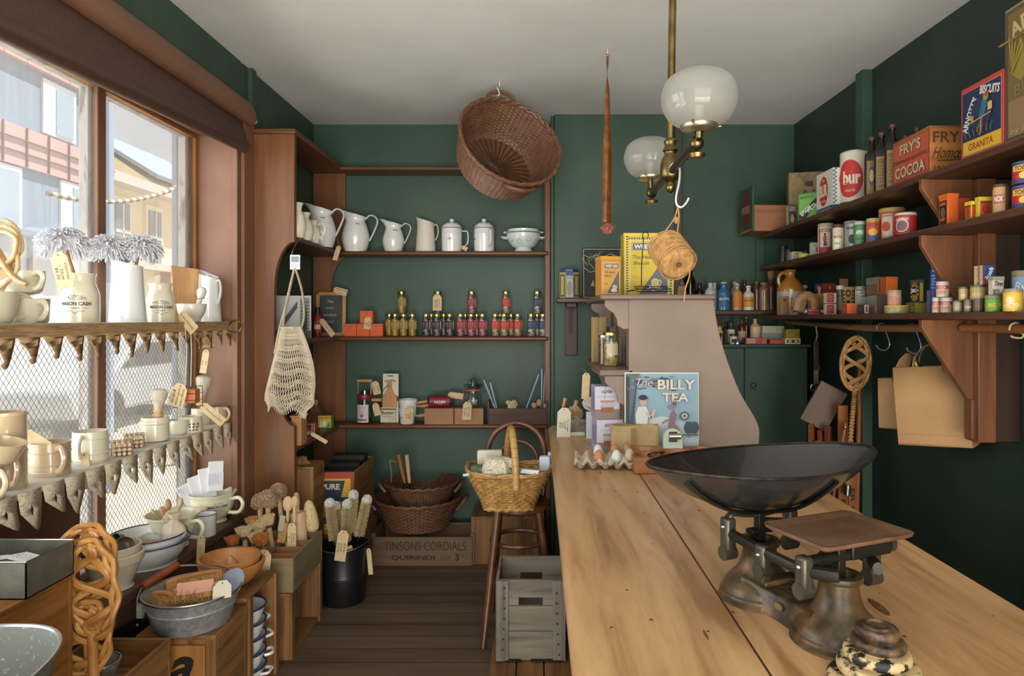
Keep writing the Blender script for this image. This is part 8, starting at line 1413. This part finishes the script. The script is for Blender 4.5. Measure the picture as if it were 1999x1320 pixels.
t, hh, _ = can(1827, 1.6, z, 24, 84, '2a3f86', 'tall blue spray can with a bright blue cap', None, lambda a, r, h: a.rect(-r*.9, h*.05, r*.3, h*.95, '33498f', 10).scrawl(-r*.8, h*.55, r*.1, h*.9, 'aab4d0', 5, w=.0015).text('MORTEIN', -r*.2, h*.3, h*.09, 'd0d4dc', w=r*1.1, rot=90).rect(r*.3, h*.05, r*.6, h*.95, '8d95b0', 4), None, 'spray can', 'spray_can'); x_ = L_(24, yx(1827, 1.6))*.45; B(C('1f62b0', .35)).lathe([(x_*.8, hh), (x_*.8, hh + .026), (x_*.76, hh + .032), (0, hh + .032)], 24).ob('cap', t)
can(1845, 1.67, z, 24, 80, '9a8f9c', 'second spray can with a pale picture label behind the bracket', 'b8b4b0', lambda a, r, h: a.rect(-r*.8, h*.3, r*.6, h*.9, 'b8a09c', 8).ell(0, h*.6, r*.3, h*.14, '8a4a4a'), None, 'spray can', 'spray_can')
rbox('patterned_strip', 'narrow blue and red patterned packet left of the blue spray can', 1.545, 1809, 1814, 1818, z, 44, '4a5a80', lambda a, u, h: a.ell(0, h*.3, u*.5, h*.12, 'a8303a').ell(0, h*.65, u*.5, h*.12, 'a8303a'))
G4 = 'white and red cocoa tins'
def cc(a, r, h): a.rect(-r*1.1, h*.52, r*1.1, h*.75, 'a8323a', 12).text('COCOA', -r*.1, h*.63, h*.14, 'd9d2c6', w=r*1.2, bold=.02).rect(-r*.9, h*.15, r*.7, h*.48, 'c9967c', 10).text('CLOVE', -r*.1, h*.32, h*.16, 'b5453c', w=r*1.2, bold=.02)
t, hh, _ = can(1828, 1.50, z, 17, 29, 'c2bfb2', 'lower left white and red spice tin in front of the blue spray can', 'b5b2a6', cc, G4); can(1848, 1.51, z, 25, 29, 'c2bfb2', 'lower right white and red spice tin', 'b5b2a6', cc, G4); can(1840, 1.515, z + hh + .002, 26, 30, 'c2bfb2', 'upper white and red spice tin standing on the lower ones', 'b5b2a6', cc, G4)
G5 = 'grey lidded clove tins'
def cl(tx, c, s):
    def f(a, r, h):
        a.text(tx, -r*.1, h*.38, h*.2, s, w=r*1.4, bold=.03)
        for k in range(12): a.poly([(-r + k*r/6, 0.002), (-r + (k + 1)*r/6, .002), (-r + (k + .5)*r/6, h*.12)], '3a362c'); a.d -= a.e
    return f
hs = {}
for k, (px, X, w, hp, c, tx, s, zz_, lb) in enumerate(((1870, 1.5, 20, 23, '9a8f6a', 'CLV', 'c9c2a0', 0, 'first grey lidded clove tin in the bottom row, next to the red and white ones'), (1890, 1.5, 18, 25, '7d7258', 'LOVE', 'd0c9b4', 0, 'second grey lidded clove tin in the bottom row'), (1910, 1.5, 22, 26, '5a4a42', 'CIVO', '9a5a4c', 0, 'darkest grey lidded tin, third in the bottom row'), (1881, 1.5, 20, 26, 'b09a64', 'VES', 'd0c08a', 1, 'smaller tan clove tin in the upper row'), (1909, 1.505, 32, 28, 'a58f5c', 'OVES', 'cdb98a', 1, 'larger tan clove tin in the upper row under the tall tea box'))):
    _, hh, _ = can(px, X, z + (.0415 if zz_ else 0), w, hp, c, lb, '5f5c54', cl(tx, c, s), G5, 'tin'); hs[k] = hh
rbox('tea_box', 'blue and cream tea box with upright lettering standing on a clove tin', 1.5, 1902, 1921, 1942, z + .0415 + hs[4] + .001, 38, '26407a', lambda a, u, h: a.rect(-u, 0, u*.75, h, 'c2ab8c').rect(u*.75, 0, u*.92, h, 'c2603c').text('Bushells', -u*.05, h*.5, u*.6, '2c2622', w=h*.95, rot=90), lambda a, u, h: a.text('Bush', -u*.1, h*.55, h*.24, 'd5d8da', w=h*.75, rot=65, shear=.3, bold=.03).poly([(-u, 0), (u*.2, 0), (-u, h*.4)], '8a2f38'))
t, h1, _ = can(1940, 1.5, z, 36, 32, '5f8f34', 'green tin with a grey lid at the right of the lowest shelf', '8a8578', lambda a, r, h: a.rect(-r*1.1, h*.12, r*1.1, h*.72, '66993a', 12).text('BIG', -r*.2, h*.4, h*.24, 'c9a83a', w=r*.8, bold=.03).ell(r*.7, h*.45, r*.18, h*.12, 'c98a2c')); rbox('tea_tin', 'white tea tin with slanting black lettering standing on the green tin', 1.475, 1929, 1938, 1960, z + h1 + .001, 35, 'b5b0a4', None, lambda a, u, h: a.rect(-u, 0, u, h*.3, '6d6a58').text('Tims', 0, h*.62, h*.26, '24221e', w=u*1.5, shear=.35, bold=.03).poly([(0, h*.3), (u*.8, h*.3), (u*.45, h*.05)], 'b5b0a4').text('END', 0, h*.14, h*.14, 'b5b0a0', w=u), None, 'tin', '8a857a')
can(1977, 1.49, z, 40, 44, 'c29a2c', 'yellow lettered tin at the right of the lowest shelf', '847a70', lambda a, r, h: a.rect(-r*1.2, h*.08, r*1.2, h*.8, 'c9a02f', 16).ell(-r*.3, h*.5, r*.5, h*.2, 'd0b84a').ell(-r*.3, h*.48, r*.36, h*.14, 'c2bfa4').text('LACTO', -r*.15, h*.28, h*.14, 'd9d4b8', w=r*1.5, bold=.03).text('GENUINE MILK', -r*.1, h*.16, h*.06, 'd9d4b8', w=r*1.3)); can(2000, 1.63, z, 52, 80, '6d8aa0', 'pale blue tin with a brown lid behind the yellow tin at the picture edge', '8a7a5c', lambda a, r, h: a.rect(-r, h*.3, r, h*.85, '7d9ab0', 12).text('Bx', -r*.3, h*.62, h*.2, 'c9d2d6', w=r*.9, shear=.3).rect(-r*.5, h*.35, r*.1, h*.5, 'b58a90', 6))
# ---------------------------------------------------------------- hanging below
def hook(name, label, px, X, py0, py1, m, sz=1, g='metal hooks on the rail', y2=None):
    Y = yx(px, X); zt = Z_(py0, Y); zb = Z_(py1, Y); t = thing(name, label, 'hook', (X, Y, zt), 0, g); d = zb - zt; B(m).tube(smooth([(-.024, 0, -.012), (-.018, 0, .006), (0, 0, .013), (.016, 0, .002), (.016, 0, -.02), (.03*sz, 0, d*.55), (.034*sz, 0, d*.8), (.014, 0, d), (-.016*sz, 0, d*.93), (-.026*sz, 0, d*.78)], 5), .0034, 7).ob('wire', t); return t
hook('rail_hook', 'brass coloured S-hook carrying the cane beater', 1665, 1.575, 638, 664, BRASS); hook('rail_hook', 'big empty grey S-hook on the rail', 1722, 1.56, 637, 684, mat('grey_wire', '8d8f8a', .35, .8)); hook('rail_hook', 'grey S-hook carrying the paper bags', 1782, 1.545, 638, 690, mat('grey_wire', '8d8f8a', .35, .8))
hook('rail_hook', 'pale S-hook on the short rail at the right picture edge', 1984, 1.6, 638, 660, C('b8a890', .4), .7)
Y = 3.72; t = thing('spring_balance', 'old brass spring balance hanging from a string on the rail', 'balance', P(1593, 645, Y)); o_ = V(t.location); SBZ = mat('dark_spring_brass', '4d4230', .45, .7, kind='noise', c2='2f281e', s=30); b = B(SBZ); b.bx(-.014, -.006, L_(-72, Y), .014, .006, L_(-20, Y)); b.ob('case', t, .003); B(mat('dull_nickel', '7d7a70', .4, .8)).bx(-.013, -.003, L_(-104, Y), .013, .003, L_(-72, Y)).ob('slide', t); B(BRASS).lathe([(.0, -.004), (.019, -.004), (.019, .004), (0, .004)], 20, T_(0, -.008, L_(-72, Y)) @ RX(90)).ob('dial', t); B(JUTE).tube([(0, 0, .02), (.006, 0, -.03), (0, 0, L_(-20, Y))], .004, 6).ob('string', t); B(STEEL).tube([(.016*cos(a) - .014, 0, L_(-112, Y) + .018*sin(a)) for a in [k*pi/8 for k in range(15)]], .0035, 6).ob('hook', t)
o = B(mat('brown_board', '6a4a34', .5, kind='wood', c2='533826', s=14)).bx(-.072, -.012, -.115, .072, .012, .115).ob('chopping_board', None, .002, loc=P(1607, 793, 3.5)); o.rotation_euler = (0, R(28), R(-12)); tag(o, 'plain brown wooden board hanging tilted below the spring balance', 'board')
Yb = 3.28; t = thing('carpet_beater', 'big honey cane carpet beater hanging from the brass hook on the rail', 'carpet beater', P(1670, 710, Yb), -18); B_ = mat('honey_cane', 'b58a55', .4, kind='noise', c2='8d6436', s=14); o_ = V(t.location); beater(t, .053, .118, B_, .0068, 2, RY(4))
hb = [V((-.0, 0, -.11)), V((-.008, 0, -.2)), V((-.022, 0, -.38)), V((-.036, 0, -.64))]; b = B(mat('twisted_cane', 'b98f5a', .45, kind='wood', c2='8f6738', s=60, ax='x', long=.5))
for k in range(5): b.tube([p + V((.007*cos(q*3.5 + k*1.257), .007*sin(q*3.5 + k*1.257), 0)) for q, p in enumerate(smooth(hb, 12))], .0075, 7)
b.ob('handle', t); B(STEEL).tube([hb[-1] + V((.001, 0, .04)), hb[-1] + V((-.002, 0, -.01))], .0155, 12).ob('ferrule', t)
DECK = mat('orange_deck_wood', 'a5622c', .5, kind='wood', c2='7d431c', s=14); DECKR = mat('red_deck_wood', '87401f', .45, kind='wood', c2='642c14', s=14)
t = thing('folding_frame', 'folded orange timber frame with stencilled slats leaning in the corner behind the counter', 'folding frame', (1.5, 3.45, 0)); o_ = V(t.location)
for (p0, p1, w, m, Yy) in (((1584, 828), (1588, 1180), .024, DECK, 3.5), ((1616, 832), (1622, 1180), .024, DECKR, 3.42), ((1600, 840), (1640, 1160), .02, DECKR, 3.46)):
    a_, c_ = P(*p0, Yy) - o_, P(*p1, Yy) - o_; c_.z = 0; B(m).tube([a_, c_], w*.8, 4).ob('leg', t, .002)
b = B(DECKR); b.tube([P(1651, 826, 3.3) - o_, P(1622, 1000, 3.3) - o_], .011, 8); b.ob('brace', t); B(STEEL).ball(.009, 10, T_(*(P(1650, 834, 3.285) - o_))).ob('bolt', t)
for x0, x1, tx, top in ((1637, 1656, 'CITY RE SYDN', 792), (1657, 1672, 'ER CO.', 900)):
    Yy = 3.36; a_ = P(x0, top, Yy) - o_; w = L_(x1 - x0, Yy); o = B(DECK).bx(0, 0, -o_.z, w, .014, a_.z).ob('slat', t, .002); o.location = (a_.x, a_.y, 0); a = Art(pl((w/2, -.0005, 0), (1, 0, 0), (0, 0, 1))); a.text(tx, 0, Z_(965, Yy) - .07, w*.5, '2c1c10', w=.4 if len(tx) > 8 else .2, rot=-90, bold=.03); a.ob(o, 'stencil')
B(DECK).bx(P(1592, 872, 3.44).x - o_.x, .0, Z_(880, 3.44), P(1640, 872, 3.44).x - o_.x, .02, Z_(862, 3.44)).ob('cross_slat', t, .002)
t = thing('broom', 'long orange wooden broom handle leaning against the green wall batten', 'broom', (1.6, 3.45, 0)); o_ = V(t.location); a_ = P(1680, 700, 3.45) - o_; c_ = V((.05, .02, .0)); B(mat('broom_wood', 'a8683a', .45, kind='wood', c2='85492a', s=14)).tube([a_, c_ + V((.0, 0, .12))], .0125, 10).ob('handle', t); B(mat('straw', 'b39a6a')).bx(-.05, -.03, 0, .14, .05, .13).ob('broom_head', t, .01)
KR = mat('kraft_bag_paper', 'b0875a', .75, kind='noise', c2='a37b50', s=5)
def bag(loc, rz, w, d, h, label, lean=0, grp='brown paper bags'):
    t = thing('paper_bag', label, 'bag', loc, rz, grp); x = RY(lean); b = B(KR); w2, d2 = w/2, d/2
    rows = [[(sx*w2*k, sy*d2*q, z) for sx, sy in ((-1, -1), (1, -1), (1, -.0), (1, 1), (-1, 1), (-1, 0))] for k, q, z in ((1, 1, 0), (1, 1, .01), (1, .9, h*.5), (1.0, .72, h))]
    for r_ in rows[2:]: r_[2] = (r_[2][0]*.965, 0, r_[2][2]); r_[5] = (r_[5][0]*.965, 0, r_[5][2])
    b.grid(rows, True, x); b.add([x @ V(p) for p in rows[0]], [(5, 4, 3, 2, 1, 0)]); b.ob('bag_body', t, solid=.0015, ang=20)
    B(C('9a744a', .7)).bx(-w2, -d2 - .0006, h*.14, w2, -d2 + .0, h*.1435, x).ob('fold_line', t)
    for sy in (-1, 1): B(mat('kraft_handle', 'a58058', .75)).tube([x @ p for p in smooth([(-w*.2, sy*d2*.74, h*.94), (-w*.17, sy*d2*.5, h*1.13), (0, sy*.005, h*1.27), (w*.17, sy*d2*.5, h*1.13), (w*.2, sy*d2*.74, h*.94)], 6)], .007, 8, flat=.3).ob('handle', t)
    return t
bag(P(1832, 868, 2.76), -46, .27, .11, .325, 'large plain brown paper carrier bag in front, hanging from the right hook', -5); bag(P(1768, 836, 3.02), -40, .2, .09, .225, 'smaller brown paper bag behind the large one', -2)
o = B(KR); o.grid([[(.045*r*cos(2*pi*i/14)*(1 + .3*cos(3*i)), .02*r*sin(2*pi*i/14), zq) for i in range(14)] for r, zq in ((1, 0), (1.1, .04), (.75, .08), (.2, .11))], True); tag(o.ob('crumpled_paper', None, loc=P(1772, 738, 2.98)), 'crumpled brown paper bundle on the hook above the smaller bag', 'paper')
t = thing('brass_clips', 'bunch of brass clips and ties hanging with the paper bags', 'clips', P(1783, 702, 2.84)); 
for k in range(4): B(BRASS).tube(smooth([(0, 0, .02), (-.02 + .012*k, -.01, -.02), (-.03 + .02*k, -.012, -.06), (-.02 + .016*k, -.01, -.03), (0, 0, .01)], 4), .0032, 6).ob('clip', t)
